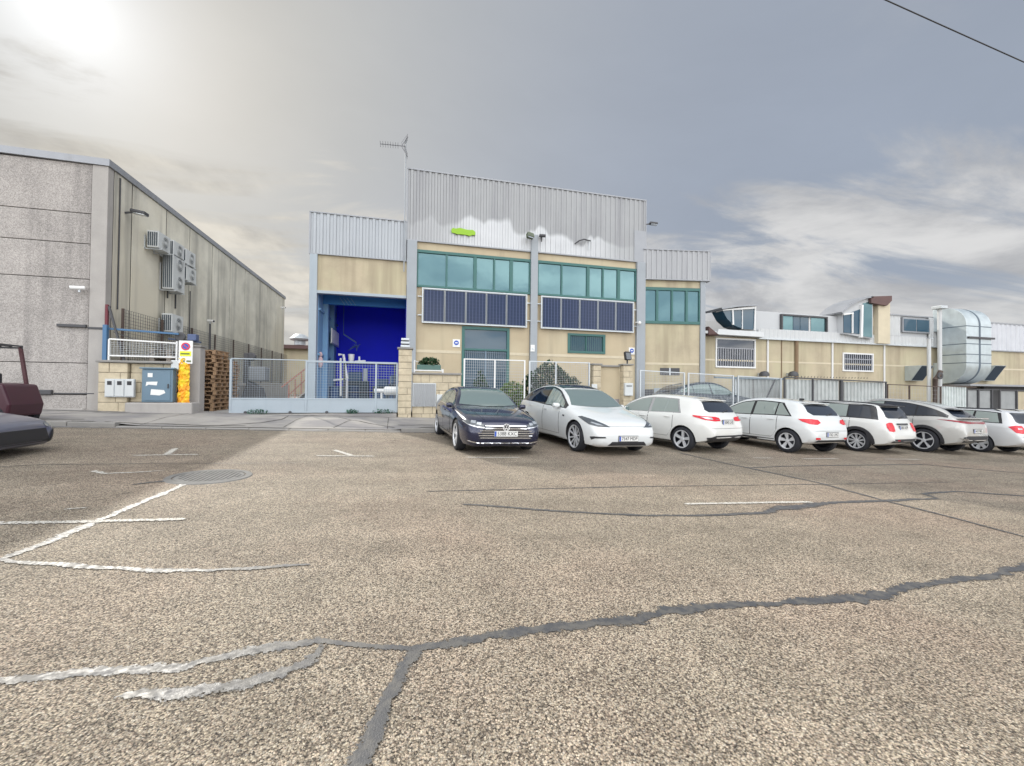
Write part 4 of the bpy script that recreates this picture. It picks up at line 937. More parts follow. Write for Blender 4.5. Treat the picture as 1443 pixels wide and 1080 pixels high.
a = PY(615, 556, 16.5); mb = MB(); mb.box(a.x, a.x + .5, 16.46, 16.53, a.z - .55, a.z); o = mb.build('white_box', MT['acw'], bevel=.02); tag(o, 'plain white utility box low on the stone wall beside the ridged cabinet', 'box')
# planter rack on the low wall
a = PY(584, 508, 16.6); b = PY(624, 525, 16.6)
t_ = thing('planter_rack', 'white metal planter rack with a green trough on the low stone wall', 'planter', ((a.x + b.x) / 2, 16.6, 1.98))
mb = MB()
for y in (16.5, 16.8):
    mb.bar((a.x, y, a.z), (a.x, y, 1.98), .035); mb.bar((b.x, y, b.z + .12), (b.x, y, 1.98), .035); mb.bar((a.x, y, 2.06), (b.x, y, 2.06), .04); mb.bar((a.x, y, a.z), (b.x, y, b.z + .12), .03) if y > 16.6 else None
mb.build('rack', MT['white'], t_); mb = MB(); mb.box(a.x + .1, b.x - .08, 16.52, 16.78, 2.08, 2.28); mb.build('trough', nmat('green_trough', (.07, .14, .12), .5), t_, bevel=.02)
t_ = thing('trough_plant', 'bushy dark green plant growing in the white planter rack', 'plant', ((a.x + b.x) / 2, 16.65, 2.28))
mb = MB(); leaves(mb, 420, ((a.x + b.x) / 2 + .02, 16.65, 2.38), ((b.x - a.x) * .40, .16, .19), .11, 12); mb.build('leaves', MT['leaf'], t_)
mb = MB()
for k in range(6): x = a.x + .2 + k * (b.x - a.x - .4) / 5; mb.bar((x, 16.65, 2.26), (x + .04, 16.62, 2.42), .012)
mb.build('stem', MT['bark'], t_)
# mesh fences
wirem = nmat('fence_wire', (.42, .44, .46), .5, metal=.2)
def meshfence(name, label, y, spans, z0, z1f, posts, dx=.075, dzz=.075, r=.006, group='light mesh fences on the boundary', cat='fence', pm='galv', pw_=.055):
    t_ = thing(name, label, cat, (spans[0][0], y, z0(spans[0][0])), group)
    for x in posts: mb = MB(); mb.bar((x, y, z0(x)), (x, y, z1f(x) + .02), pw_); mb.build('post', MT[pm], t_)
    for x0, x1 in spans:
        mb = MB(); mb.bar((x0, y, z1f(x0)), (x1, y, z1f(x1)), .04); mb.build('rail', MT[pm], t_); mb = MB(); mb.bar((x0, y, z0(x0) + .08), (x1, y, z0(x1) + .08), .04); mb.build('rail', MT[pm], t_)
        mb = MB(); n = int((x1 - x0) / dx)
        for k in range(1, n): x = x0 + k * (x1 - x0) / n; mb.bar((x, y, z0(x) + .08), (x, y, z1f(x)), r)
        m = int((z1f(x0) - z0(x0)) / dzz)
        for k in range(1, m): f = k / m; mb.bar((x0, y + .008, z0(x0) + (z1f(x0) - z0(x0)) * f), (x1, y + .008, z0(x1) + (z1f(x1) - z0(x1)) * f), r)
        mb.build('wire_mesh', wirem, t_)
    return t_
zb = lambda x: pz(x, 16.5)
X = lambda px: PY(px, 540, 16.55).x
meshfence('pedestrian_gate', 'white-framed mesh pedestrian gate behind the dark blue saloon', 16.55, [(X(655), X(738))], zb, lambda x: 2.54, [X(654), X(697), X(739)], .08, .11, .008, cat='gate', pm='white')
meshfence('mesh_fence', 'light mesh fence panel in front of the dark green shrub', 16.55, [(X(745), X(783)), (X(783), X(831))], zb, lambda x: 2.52, [X(746), X(783), X(830)])
pillar(X(834), X(845), .0, 2.50, 16.4, 16.75, 'slim stone pillar right of the dark green shrub', 10, 12)
pillar(X(876), X(889), -.1, 2.52, 16.4, 16.75, 'stone pillar carrying a black flood lamp and white mailbox', 10, 13)
t_ = thing('rendered_wall', 'beige rendered wall panel between the two slim stone pillars', 'wall', (X(860), 16.7, -.1))
mb = MB(); mb.box(X(845.5), X(875.5), 16.72, 16.9, -.2, 2.38); mb.build('panel', MT['render'], t_); mb = MB(); mb.box(X(846), X(875), 16.62, 16.95, 2.384, 2.46); mb.build('coping', MT['kerb'], t_, bevel=.01)
mb = MB(); mb.box(X(846), X(875.3), 16.705, 16.718, -.1, 1.0); mb.build('dado', nmat('grey_dado', (.24, .22, .23), .9), t_)
p = PY(884, 500, 16.55)
t_ = thing('flood_lamp', 'black flood lamp standing on the stone pillar above the mailbox', 'lamp', (p.x, 16.55, 2.52), 'flood lamps on the walls')
mb = MB(); mb.bar((p.x, 16.55, 2.52), (p.x, 16.55, 2.72), .05); mb.build('bracket', MT['dark'], t_); mb = MB(); mb.obox((p.x, 16.52, 2.87), .28, .16, .36, Matrix.Rotation(R(-15), 3, 'X')); mb.build('housing', MT['black'], t_, bevel=.02)
mb = MB(); mb.obox((p.x, 16.435, 2.85), .22, .02, .28, Matrix.Rotation(R(-15), 3, 'X')); mb.build('lens', MT['lamp_d'], t_)
p = PY(884, 549, 16.4); t_ = thing('mailbox', 'white mailbox fixed to the stone pillar under the flood lamp', 'mailbox', (p.x, 16.4, p.z - .3))
mb = MB(); mb.box(p.x - .19, p.x + .19, 16.24, 16.385, p.z - .27, p.z + .27); mb.build('case', MT['acw'], t_, bevel=.02); mb = MB(); mb.box(p.x - .13, p.x + .13, 16.228, 16.238, p.z + .13, p.z + .165); mb.build('slot', MT['dark'], t_)
p = PY(837, 545, 16.4); mb = MB(); mb.box(p.x - .12, p.x + .12, 16.33, 16.39, p.z - .1, p.z + .1); o = mb.build('intercom', MT['acw'], bevel=.01); tag(o, 'small white intercom on the slim stone pillar above the white car', 'intercom')
z1 = lambda x: 2.26 - .03 * (x - 9.95)
meshfence('mesh_fence', 'light steel mesh fence in front of the parked dark suv', 16.55, [(X(902), X(964)), (X(970), X(1033)), (X(1040), X(1098))], zb, z1, [X(902), X(964), X(970), X(1033), X(1040), X(1100), X(1105)])
mb = MB(); mb.bar((X(1096), 16.7, 1.98), (X(1079), 16.7, .7), .05); tag(mb.build('fence_strut', MT['dark']), 'dark slanting strut behind the end of the steel mesh fence', 'strut')
# ribbed sheet fence, dark posts
t_ = thing('sheet_fence', 'grey ribbed sheet fence between dark posts left of the low wire fence', 'fence', (X(1175), 16.6, -.4))
sh = nmat('weathered_sheet', (.42, .44, .43), .6, metal=.2, var=.2, vs=2, streak=.6, scol=(.16, .15, .14), sscale=2.5)
for a, b in ((1106, 1183), (1188, 1246)):
    mb = MB(); corr(mb, X(a), X(b), 16.62, -.6, 2.02 - .02 * (X(a) - 17), .24, .05); mb.build('sheet', sh, t_)
for px in (1105, 1145, 1185, 1248): mb = MB(); mb.bar((X(px), 16.54, -.8), (X(px), 16.54, 2.1 - .022 * (X(px) - 17)), .12 if px == 1185 else .06); mb.build('post', MT['dark'], t_)
mb = MB(); mb.bar((X(1105), 16.535, 2.09), (X(1249), 16.535, 1.95), .06)
for k in range(26): x = X(1110) + k * .2; mb.bar((x, 16.53, 2.1), (x + .03, 16.53, 2.17), .02)
mb.build('top_rail', MT['dark'], t_)
# dark upper lattice behind mesh fence
t_ = thing('sheet_fence', 'pale ribbed sheet screen behind the mesh fence next to the dark suv', 'fence', (X(1070), 17.6, -.2))
X2 = lambda px: PY(px, 540, 17.6).x
mb = MB(); corr(mb, X2(1036), X2(1102), 17.6, -.6, 2.02, .24, .05); mb.build('sheet', sh, t_); mb = MB(); mb.bar((X2(1005), 17.52, 2.06), (X2(1103), 17.52, 2.04), .09); mb.build('top_rail', nmat('blue_grey_rail', (.16, .21, .25), .5), t_)
mb = MB(); mb.bar((X2(1036), 17.6, -.6), (X2(1036), 17.6, 2.02), .08); mb.build('post', MT['galv'], t_)
zlow = lambda x: 1.84 - .02 * (x - 24.5)
meshfence('wire_fence', 'low dark wire fence in front of the beige wall right of the ribbed sheets', 16.6, [(X(1252), X(1283)), (X(1283), X(1327))], lambda x: pz(x, 16.6), zlow, [X(1252), X(1283), X(1327)], .2, .2, .005, None, 'fence', 'rust', .06)
t_ = thing('sheet_fence', 'pale translucent ribbed sheet fence below the big metal duct', 'fence', (X(1345), 16.6, -.7))
mb = MB(); corr(mb, X(1328), X(1362), 16.6, -1, 1.80, .22, .05); mb.build('sheet', nmat('pale_sheet', (.50, .54, .53), .5, var=.25, vs=3, streak=.5, scol=(.25, .26, .25)), t_)
mb = MB(); mb.bar((X(1328), 16.54, 1.83), (X(1375), 16.54, 1.76), .05); mb.build('top_rail', MT['rust'], t_)
t_ = thing('panel_fence', 'grey flat panel fence with dark posts at the far right', 'fence', (X(1405), 16.6, -.8))
gp = nmat('grey_fence_panel', (.27, .28, .28), .7, var=.2, vs=2)
for k, (a, b) in enumerate(((1363, 1378), (1379.5, 1397), (1410, 1432), (1434, 1470))):
    mb = MB(); mb.box(X(a), X(b), 16.6, 16.64, -1.2, 1.60 - .015 * k); mb.build('panel', gp if k < 3 else MT['render2'], t_)
for px in (1362.5, 1379, 1398, 1409, 1433): mb = MB(); mb.bar((X(px), 16.57, -1.2), (X(px), 16.57, 1.66), .09); mb.build('post', MT['dark'], t_)
mb = MB(); mb.bar((X(1362), 16.565, 1.66), (X(1475), 16.565, 1.6), .05); mb.build('top_rail', MT['dark'], t_)
# shrubs behind the fence
def shrub(name, label, c, rad, m, n, size, seed, shape=None, stem_h=.5):
    t_ = thing(name, label, 'shrub', (c[0], c[1], .4))
    mb = MB(); leaves(mb, n, c, rad, size, seed, shape)
    mb.build('crown', MT[m], t_)
    mb = MB(); rnd = random.Random(seed)
    for k in range(6): mb.tube([(c[0], c[1], .4), (c[0] + rnd.uniform(-.2, .2) * rad[0], c[1], c[2] - .3 * rad[2]), (c[0] + rnd.uniform(-.8, .8) * rad[0], c[1] + rnd.uniform(-.5, .5) * rad[1], c[2] + rnd.uniform(0, .7) * rad[2])], [.04, .03, .01], 6)
    mb.build('stem', MT['bark'], t_)
p = PY(781, 541, 17.6)
def lump(v):
    return (math.sin(v.x * 6 + v.z * 4) * math.sin(v.z * 7 + v.y * 5 + 1) > -.45) and v.z < .95 - .8 * abs(v.x + .15)
shrub('dark_shrub', 'dark green bushy shrub behind the mesh fence', (p.x, 17.7, 1.5), (1.45, .6, 1.25), 'leaf', 5200, .13, 21, lump)
p = PY(723, 545, 17.3); shrub('round_shrub', 'round yellow-green clipped shrub behind the pedestrian gate', (p.x, 17.4, 1.05), (.62, .45, .68), 'leafy', 2200, .11, 22)
p = PY(678, 545, 18.2); shrub('grey_shrub', 'blue-grey conical shrub in front of the entrance door', (p.x, 18.4, 1.1), (.55, .45, 1.15), 'leaf', 1500, .11, 23, lambda v: abs(v.x) < .75 - .6 * v.z)

# ---------------------------------------------------------------- right long building
RY = 21.6
rx = lambda px, py=480: PY(px, py, RY).x
rz_ = lambda px, py: PY(px, py, RY).z
rb = thing('factory_building', 'long low beige factory building with white fascia and odd curved roof windows', 'factory building', (35, RY, -.5))
zg = rz_(1200, 483.5)
mb = MB(); mb.box(rx(985), 75, RY, RY + .3, -2.5, zg); mb.build('front_wall', MT['render2'], rb)
mb = MB(); zb2 = rz_(1150, 512); mb.box(rx(985) + .02, rx(1308), RY - .012, RY - .002, zb2 - .05, zb2 + .05); mb.build('pale_band', MT['band'], rb); mb = MB(); mb.box(rx(1400), 74, RY - .012, RY - .002, zb2 - .05, zb2 + .05); mb.build('pale_band', MT['band'], rb)
mb = MB(); mb.box(rx(985), rx(1006), RY - .35, RY + .3, zg + .1, zg + .25); mb.prism([(rx(1002), RY - .5, zg + .05), (rx(1068), RY - .5, zg + .02), (rx(1068), RY - .4, zg + .35), (rx(1006), RY - .4, zg + .38)], (0, .7, 0)); mb.build('canopy', MT['fasc'], rb)
mb = MB(); mb.prism([(rx(992), RY - .4, zg + .5), (rx(1000), RY - .6, zg + .1), (rx(1004), RY - .6, zg - .02), (rx(992), RY - .4, zg + .02)], (0, .5, 0)); mb.build('eave_end', MT['redbrown'], rb)
mb = MB(); corr(mb, rx(1068), rx(1320), RY - .04, zg + .02, zg + .62, .33, .03); mb.build('fascia', MT['fasc'], rb)
mb = MB(); mb.box(rx(1066), rx(1322), RY - .2, RY + .05, zg - .06, zg + .015); mb.build('gutter', MT['galv'], rb)
upc = nmat('pale_upper_wall', (.50, .51, .52), .8, var=.06, vs=.5)
zt1, zt2 = rz_(1130, 441.5), rz_(1280, 446)
mb = MB(); mb.box(rx(1066), rx(1190), RY + .1, RY + 6, zg, zt1 - .03); mb.box(rx(1190), rx(1250), RY + .1, RY + 6, zg, zt1 - .5); mb.box(rx(1249), rx(1320), RY + .1, RY + 6, zg, zt2); mb.build('upper_wall', upc, rb)
mb = MB(); mb.box(rx(1250), rx(1322), RY - .02, RY + 6, zt2, zt2 + .08); mb.build('roof_edge', MT['coping'], rb)
mb = MB(); corr(mb, rx(1308), rx(1322), RY - .02, zg + .65, zt2, .25, .04); corr(mb, rx(1249), rx(1270), RY + .05, zg + .65, zt2, .33, .02); mb.build('upper_sheet', MT['fasc'], rb)
mb = MB(); z3 = rz_(1420, 458); corr(mb, rx(1394), 74, RY - .05, zg - .02, z3, .5, .04); mb.build('upper_sheet', nmat('white_upper_sheet', (.52, .53, .56), .6, var=.1, streak=.25, scol=(.4, .4, .42)), rb)
mb = MB(); mb.box(rx(1394), 74, RY - .1, RY + 6, z3, z3 + .1); mb.box(rx(1394), 74, RY - .12, RY, zg - .1, zg - .03); mb.build('roof_edge', MT['coping'], rb)
mb = MB(); mb.box(rx(1066), 74, RY + .31, RY + 16, -2, zg - .1); mb.build('factory_volume', MT['fasc'], rb)
def barred(px0, px1, py0, py1, n, slat=False):
    x0, x1 = rx(px0, py0), rx(px1, py1); z1, z0 = rz_(px0, py0), rz_(px0, py1) if px1 < 1100 else rz_(px1, py1)
    mb = MB(); e = .09
    mb.box(x0, x1, RY - .06, RY + .05, z1 - e, z1); mb.box(x0, x1, RY - .06, RY + .05, z0, z0 + e); mb.box(x0, x0 + e, RY - .056, RY + .05, z0 + e, z1 - e); mb.box(x1 - e, x1, RY - .056, RY + .05, z0 + e, z1 - e); f = mb.build('window', MT['white'], rb)
    mb = MB(); mb.box(x0 + e, x1 - e, RY - .01, RY - .004, z0 + e, z1 - e); mb.build('pane', MT['cglass_d'], f)
    mb = MB()
    for k in range(n): x = x0 + e + (k + .5) * (x1 - x0 - 2 * e) / n; mb.bar((x, RY - .035, z0 + e), (x, RY - .035, z1 - e if not slat else z0 + (z1 - z0) * .66), .035)
    mb.bar((x0 + e, RY - .03, z0 + (z1 - z0) * .66), (x1 - e, RY - .03, z0 + (z1 - z0) * .66), .05); mb.build('bars', nmat('window_bars', (.32, .33, .36), .5), f)
barred(1008, 1064, 476, 518, 16, True); barred(1187, 1230, 497, 524.5, 14)
mb = MB()
for px in (1081, 1172, 1245): mb.cyl((rx(px), RY - .05, -2), (rx(px), RY - .05, zg - .06), .055, 8)
mb.build('downpipe', MT['white'], rb)
mb = MB(); mb.cyl((rx(1121), RY - .07, -2), (rx(1121), RY - .07, zg - .06), .11, 8); mb.cyl((rx(1101), RY - .03, -2), (rx(1101), RY - .03, zg - .06), .025, 6); mb.build('downpipe', nmat('brown_pipe', (.22, .15, .09), .8, var=.2), rb)
# curved roof window (boat shaped)
def P2(px, py, Y=RY - .3): v = PY(px, py, Y); return (v.x, v.y, v.z)
mb = MB(); mb.prism([P2(1018, 437), P2(1065, 435), P2(1064, 465), P2(1048, 464), P2(1035, 459), P2(1025, 450)], (0, .9, 0)); bw = mb.build('bay_window', MT['pane_d'], rb)
mb = MB(); mb.prism([P2(1017, 433.5, RY - .5), P2(1040, 430, RY - .5), P2(1068, 429, RY - .5), P2(1068, 431, RY - .5), P2(1040, 432.5, RY - .5), P2(1018, 436, RY - .5)], (0, 1.6, 0)); mb.build('roof', MT['coping'], bw)
mb = MB(); mb.prism([P2(1019, 436.5, RY - .4), P2(1066, 431.5, RY - .4), P2(1066, 435, RY - .4), P2(1019, 438, RY - .4)], (0, .6, 0)); mb.bar(P2(1032, 436, RY - .32), P2(1033, 458, RY - .32), .09); mb.bar(P2(1046, 436, RY - .32), P2(1046, 464, RY - .32), .05); mb.bar(P2(1064, 435, RY - .32), P2(1063, 466, RY - .32), .08); mb.build('frame', MT['white'], bw)
# strip window
a, b = P2(1101, 442.5, RY - .02), P2(1166, 468, RY - .02)
mb = MB(); mb.box(a[0], b[0], RY - .06, RY + .12, a[2] - .1, a[2]); mb.box(a[0], a[0] + .1, RY - .06, RY + .12, zg + .62, a[2] - .1); mb.box(b[0] - .1, b[0], RY - .06, RY + .12, zg + .62, a[2] - .1); f = mb.build('strip_window', MT['dark'], rb)
xs_ = [a[0] + .1] + [rx(q) for q in (1118, 1128, 1140, 1143)] + [b[0] - .1]
for k, mm in enumerate(('pane', 'pane_d', 'pane_d', 'fasc', 'pane')):
    mb = MB(); mb.box(xs_[k] + .02, xs_[k + 1] - .02, RY + .03, RY + .06, zg + .62, a[2] - .1); mb.build('pane', MT[mm], f)
# curved glazed dormer with brown capped tower
mb = MB(); mb.prism([P2(1188, 470), P2(1188, 441), P2(1198, 432), P2(1210, 424.5), P2(1222, 420), P2(1230, 419), P2(1230, 478)], (0, 1.2, 0)); dm = mb.build('dormer', upc, rb)
mb = MB(); mb.prism([P2(1187, 441.5, RY - .5), P2(1198, 432.5, RY - .5), P2(1210, 425, RY - .5), P2(1222, 420.5, RY - .5), P2(1231, 419.5, RY - .5), P2(1231, 417, RY - .5), P2(1221, 417.8, RY - .5), P2(1208, 422.5, RY - .5), P2(1196, 430, RY - .5), P2(1186, 439.5, RY - .5)], (0, 1.6, 0)); mb.build('curved_roof', MT['coping'], dm)
mb = MB(); mb.prism([P2(1189, 469, RY - .34), P2(1189, 444, RY - .34), P2(1212, 436, RY - .34), P2(1212, 471, RY - .34)], (0, .03, 0)); mb.build('pane', MT['pane_d'], dm)
mb = MB(); mb.prism([P2(1216, 474, RY - .34), P2(1216, 428, RY - .34), P2(1229, 424, RY - .34), P2(1229, 476, RY - .34)], (0, .03, 0)); mb.build('pane', MT['pane'], dm)
mb = MB(); mb.bar(P2(1188, 443.5, RY - .36), P2(1202, 441.5, RY - .36), .10); mb.bar(P2(1201, 442, RY - .36), P2(1201, 470, RY - .36), .09); mb.bar(P2(1214, 430, RY - .37), P2(1213, 476, RY - .37), .16); mb.build('frame', MT['white'], dm)
mb = MB(); x0, x1 = rx(1230.5), rx(1247); mb.box(x0, x1, RY - .32, RY + 1.2, zg + .02, rz_(1240, 427)); tw = mb.build('tower', MT['band'], rb)
mb = MB(); mb.prism([P2(1228, 427, RY - .5), P2(1228, 418, RY - .5), P2(1257, 417, RY - .5), P2(1257, 424, RY - .5), P2(1250, 431, RY - .5)], (0, 1.8, 0)); mb.build('cap_roof', MT['redbrown'], tw)
a, b = P2(1271, 447.5, RY), P2(1309, 470.5, RY)
mb = MB(); mb.box(a[0], b[0], RY - .05, RY + .1, b[2], a[2]); f = mb.build('window', MT['coping'], rb); mb = MB(); mb.box(a[0] + .1, (a[0] + b[0]) / 2 - .04, RY - .07, RY - .052, b[2] + .1, a[2] - .1); mb.build('pane', MT['pane_d'], f); mb = MB(); mb.box((a[0] + b[0]) / 2 + .04, b[0] - .1, RY - .07, RY - .052, b[2] + .1, a[2] - .1); mb.build('pane', MT['pane_d'], f)
# big duct
DX0, DX1, DY = PY(1362, 480, 19.75).x, PY(1397, 480, 19.75).x, 19.75
dt = thing('ventilation_duct', 'huge grey sheet-metal ventilation duct with rounded top and bottom elbows', 'duct', ((DX0 + DX1) / 2, 20.5, 2.1))
zt_, zb_ = PY(1380, 436, DY + .7).z, PY(1380, 541, DY).z
def arc(cy, cz, r, a0, a1, n=10): return [(cy + r * math.cos(R(a0 + (a1 - a0) * k / n)), cz + r * math.sin(R(a0 + (a1 - a0) * k / n))) for k in range(n + 1)]
def duct_prof(g=0):
    r = 1.25; ri = .12
    o_ = [(RY, zt_ + g)] + [(y, z) for y, z in arc(DY + r, zt_ - r, r + g, 90, 180)] + arc(DY + r, zb_ + r, r + g, 180, 270) + [(RY - .02, zb_ - g)]
    i_ = [(RY - .02, zb_ + 1.45), (DY + 1.48, zb_ + 1.45), (DY + 1.36, zb_ + 1.6), (DY + 1.36, zt_ - 1.7), (DY + 1.48, zt_ - 1.55), (RY, zt_ - 1.55)]
    return o_, i_
o_, i_ = duct_prof()
mb = MB(); mb.prism([(DX0, y, z) for y, z in o_ + i_], (DX1 - DX0, 0, 0)); mb.build('shell', MT['duct'], dt, smooth='auto', bevel=.01)
mb = MB(); g = .012
for z in [zt_ - 1.37, zt_ - 2.55, zt_ - 3.25, zb_ + 1.38]:
    mb.box(DX0 - g, DX1 + g, DY - g, DY + 1.34, z - .025, z + .025)
og, _ = duct_prof(.014); xm = (DX0 + DX1) / 2 - .02; L = [(y, z) for y, z in og]; Li = o_
for k in range(len(L) - 1): mb.prism([(xm, *L[k]), (xm, *L[k + 1]), (xm, *Li[k + 1]), (xm, *Li[k])], (.16, 0, 0))
mb.build('seam', MT['duct_seam'], dt)
mb = MB(); mb.box(DX0 + .05, DX1 + .15, DY - .12, DY - .02, zt_ - 2.2, zt_ - 2.08); mb.build('clamp', MT['dark'], dt)
for px, lab in ((1287, 'slanted dark-mouthed fan hood on the wall left of the duct'), (1391, 'slanted dark-mouthed fan hood on the wall right of the duct')):
    a = PY(px + 12, 515, RY - 1.0); x0, x1 = a.x, a.x + 1.15; zt, z0 = a.z, PY(px + 12, 537, RY - .5).z
    t_ = thing('fan_hood', lab, 'fan hood', ((x0 + x1) / 2, RY - .4, z0), 'fan hoods on the factory wall')
    mb = MB(); mb.prism([(x0, RY, zt), (x0, RY - 1.0, zt), (x0, RY - .35, z0), (x0, RY, z0)], (x1 - x0, 0, 0)); mb.build('casing', MT['duct'], t_, bevel=.01)
    mb = MB(); nn = Vector((0, -(zt - z0), -.65)).normalized() * .006; q = [Vector((x0 + .05, RY - .97, zt - .04)), Vector((x1 - .05, RY - .97, zt - .04)), Vector((x1 - .05, RY - .38, z0 + .04)), Vector((x0 + .05, RY - .38, z0 + .04))]
    mb.prism([v + nn for v in q], nn * .5); mb.build('mouth', nmat('hood_mouth', (.02, .035, .055), .6), t_)
for px, py0, py1, r, cap, lab in ((1324, 436, 575, .115, True, 'tall white flue pipe with square cap left of the duct'), (1309, 478, 575, .10, False, 'shorter pale pipe beside the tall flue')):
    FLY = RY - 1.95; a = PY(px, py0, FLY); t_ = thing('flue_pipe', lab, 'pipe', (a.x, FLY, -1.5), 'flue pipes beside the duct')
    mb = MB(); mb.cyl((a.x, FLY, -1.8), (a.x, FLY, a.z), r, 16); mb.build('pipe', MT['fasc'], t_, smooth='auto')
    if cap: mb = MB(); mb.box(a.x - .28, a.x + .28, FLY - .28, FLY + .28, a.z, a.z + .2); mb.build('cap', MT['galv'], t_, bevel=.03)
    else: mb = MB(); mb.box(a.x - .1, a.x + .25, FLY - .1, FLY + .1, a.z, a.z + .08); mb.build('cap', MT['galv'], t_, bevel=.02)
p = PY(1318, 530, RY - 2.2); t_ = thing('pipe_valve', 'dark rusty valve elbow on the flue below the fan hood', 'valve', p)
mb = MB(); mb.tube([p + Vector((.3, -.1, .3)), p + Vector((.1, -.1, .0)), p + Vector((-.1, -.05, -.2)), p + Vector((-.05, 0, -2.6))], .13, 10); mb.build('elbow', MT['rust'], t_, smooth='auto')
mb = MB(); mb.lathe([(.1, -.03), (.22, -.03), (.22, .03), (.1, .03)], p + Vector((.1, -.2, 0)), (0, 1, 0), 16, True); mb.build('hand_wheel', MT['dark'], t_)
# vent cowls above the sheet fence
for px, lab in ((1077, 'small dark vent cowl above the mesh fence end'), (1118, 'small dark vent cowl under the brown downpipe')):
    p = PY(px, 528, RY - .4); t_ = thing('vent_cowl', lab, 'vent', p, 'vent cowls on the factory wall')
    mb = MB(); mb.lathe([(.0, .32), (.2, .26), (.28, .12), (.28, .0), (0, 0)], p - Vector((0, 0, .1)), (0, 0, 1), 16); mb.build('hood', MT['dark'], t_, smooth='auto')
    mb = MB(); mb.bar(p, p + Vector((0, .4, 0)), .2); mb.build('neck', MT['galv'], t_)
p = PY(1385, 541, RY - .8); t_ = thing('roof_shed', 'low shed with dark opening behind the fence at the far right', 'shed', (p.x + 4, RY - 1, -1))
mb = MB(); zt = PY(1420, 545, RY - 1.6).z; mb.box(PY(1362, 545, RY - 1.6).x, 60, RY - 1.8, RY - .05, zt, zt + .12); mb.build('roof', MT['coping'], t_)
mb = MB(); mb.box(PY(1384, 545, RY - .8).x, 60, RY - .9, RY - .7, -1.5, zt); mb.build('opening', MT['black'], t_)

# ---------------------------------------------------------------- yard contents
p = PY(402, 488, 48); t_ = thing('distant_building', 'distant beige building with red-brown eave behind the left yard', 'building', (p.x + 3, 49, 0))
mb = MB(); mb.box(p.x - 3, PY(470, 488, 48).x, 48, 54, -.5, p.z - .25); mb.build('wall', MT['render2'], t_); mb = MB(); mb.box(p.x - 3.2, PY(472, 488, 48).x, 47.6, 54.4, p.z - .25, p.z + .12); mb.build('roof', MT['redbrown'], t_)
p = PY(420, 487, 48); rv = thing('roof_vent', 'small domed vent on the distant red-brown roof', 'vent', (p.x, 48.6, p.z))
mb = MB(); mb.lathe([(.55, .1), (.55, .55), (.9, .6), (1.0, .75), (.5, 1.2), (0, 1.3)], (p.x, 48.8, p.z), (0, 0, 1), 16); mb.build('cowl', MT['galv'], rv, smooth='auto')
# grey machine behind the gate mesh
p = PY(355, 557, 20.0); gm = thing('yard_machine', 'dark grey machine with upright mast standing behind the gate mesh', 'machine', (p.x, 20, .5))
mb = MB(); mb.prism([(p.x - .45, 19.7, .5), (p.x + .55, 19.7, .5), (p.x + .3, 19.7, 1.35), (p.x - .1, 19.7, 1.6)], (0, .8, 0)); mb.build('base', MT['dark'], gm, bevel=.04)
mb = MB(); mb.box(p.x - .1, p.x + .55, 19.75, 20.4, 1.602, 2.2); mb.build('body', nmat('machine_grey', (.16, .17, .18), .6), gm, bevel=.05)
mb = MB(); mb.box(p.x - .28, p.x - .12, 19.8, 20.2, 1.5, 2.75); mb.lathe([(0, -.15), (.17, -.15), (.17, .15), (0, .15)], (p.x - .05, 20, 2.62), (0, 1, 0), 14); mb.build('mast', MT['dark'], gm, bevel=.02)
mb = MB(); mb.bar((p.x - .4, 19.7, 1.3), (p.x - .8, 19.7, .7), .08); mb.build('arm', MT['galv'], gm)
p = PY(335, 545, 20.5); mb = MB(); mb.box(p.x - .95, p.x + .75, 20.3, 20.9, .5, 1.45); o = mb.build('concrete_block', MT['agg_edge'], bevel=.04); tag(o, 'pale grey concrete block in the yard beside the dark machine', 'concrete block')
p = PY(328, 535, 20.4); t_ = thing('traffic_cone', 'small dark cone standing on the pale concrete block', 'cone', (p.x, 20.5, 1.45))
mb = MB(); mb.lathe([(.14, 1.455), (.14, 1.48), (.10, 1.485), (.03, 1.83), (0, 1.84)], (p.x, 20.5, 0), (0, 0, 1), 14); mb.build('body', MT['dark'], t_)
rp = thing('ramp', 'wooden loading ramp with reddish handrails behind the gate', 'ramp', (-4.9, 22, .5)); 
q0, q1 = PY(408, 556, 21.5), PY(432, 540, 22.5)
mb = MB(); mb.prism([(q0.x, 21.3, .52), (-4.15, 21.3, 1.35), (-4.15, 21.3, 1.25), (q0.x + .1, 21.3, .515)], (0, 1.2, 0)); mb.build('deck', MT['pallet_g'], rp)
mb = MB()
for k in range(4):
    f = k / 3; x = q0.x * (1 - f) + -4.2 * f; z = .52 + .8 * f; mb.bar((x, 21.35, z), (x, 21.35, z + .95), .05)
mb.bar((q0.x - .3, 21.35, 1.35), (-4.2, 21.35, 2.3), .06); mb.bar((q0.x, 21.35, 1.0), (-4.2, 21.35, 1.8), .05); mb.build('handrail', nmat('handrail', (.34, .16, .12), .7), rp)
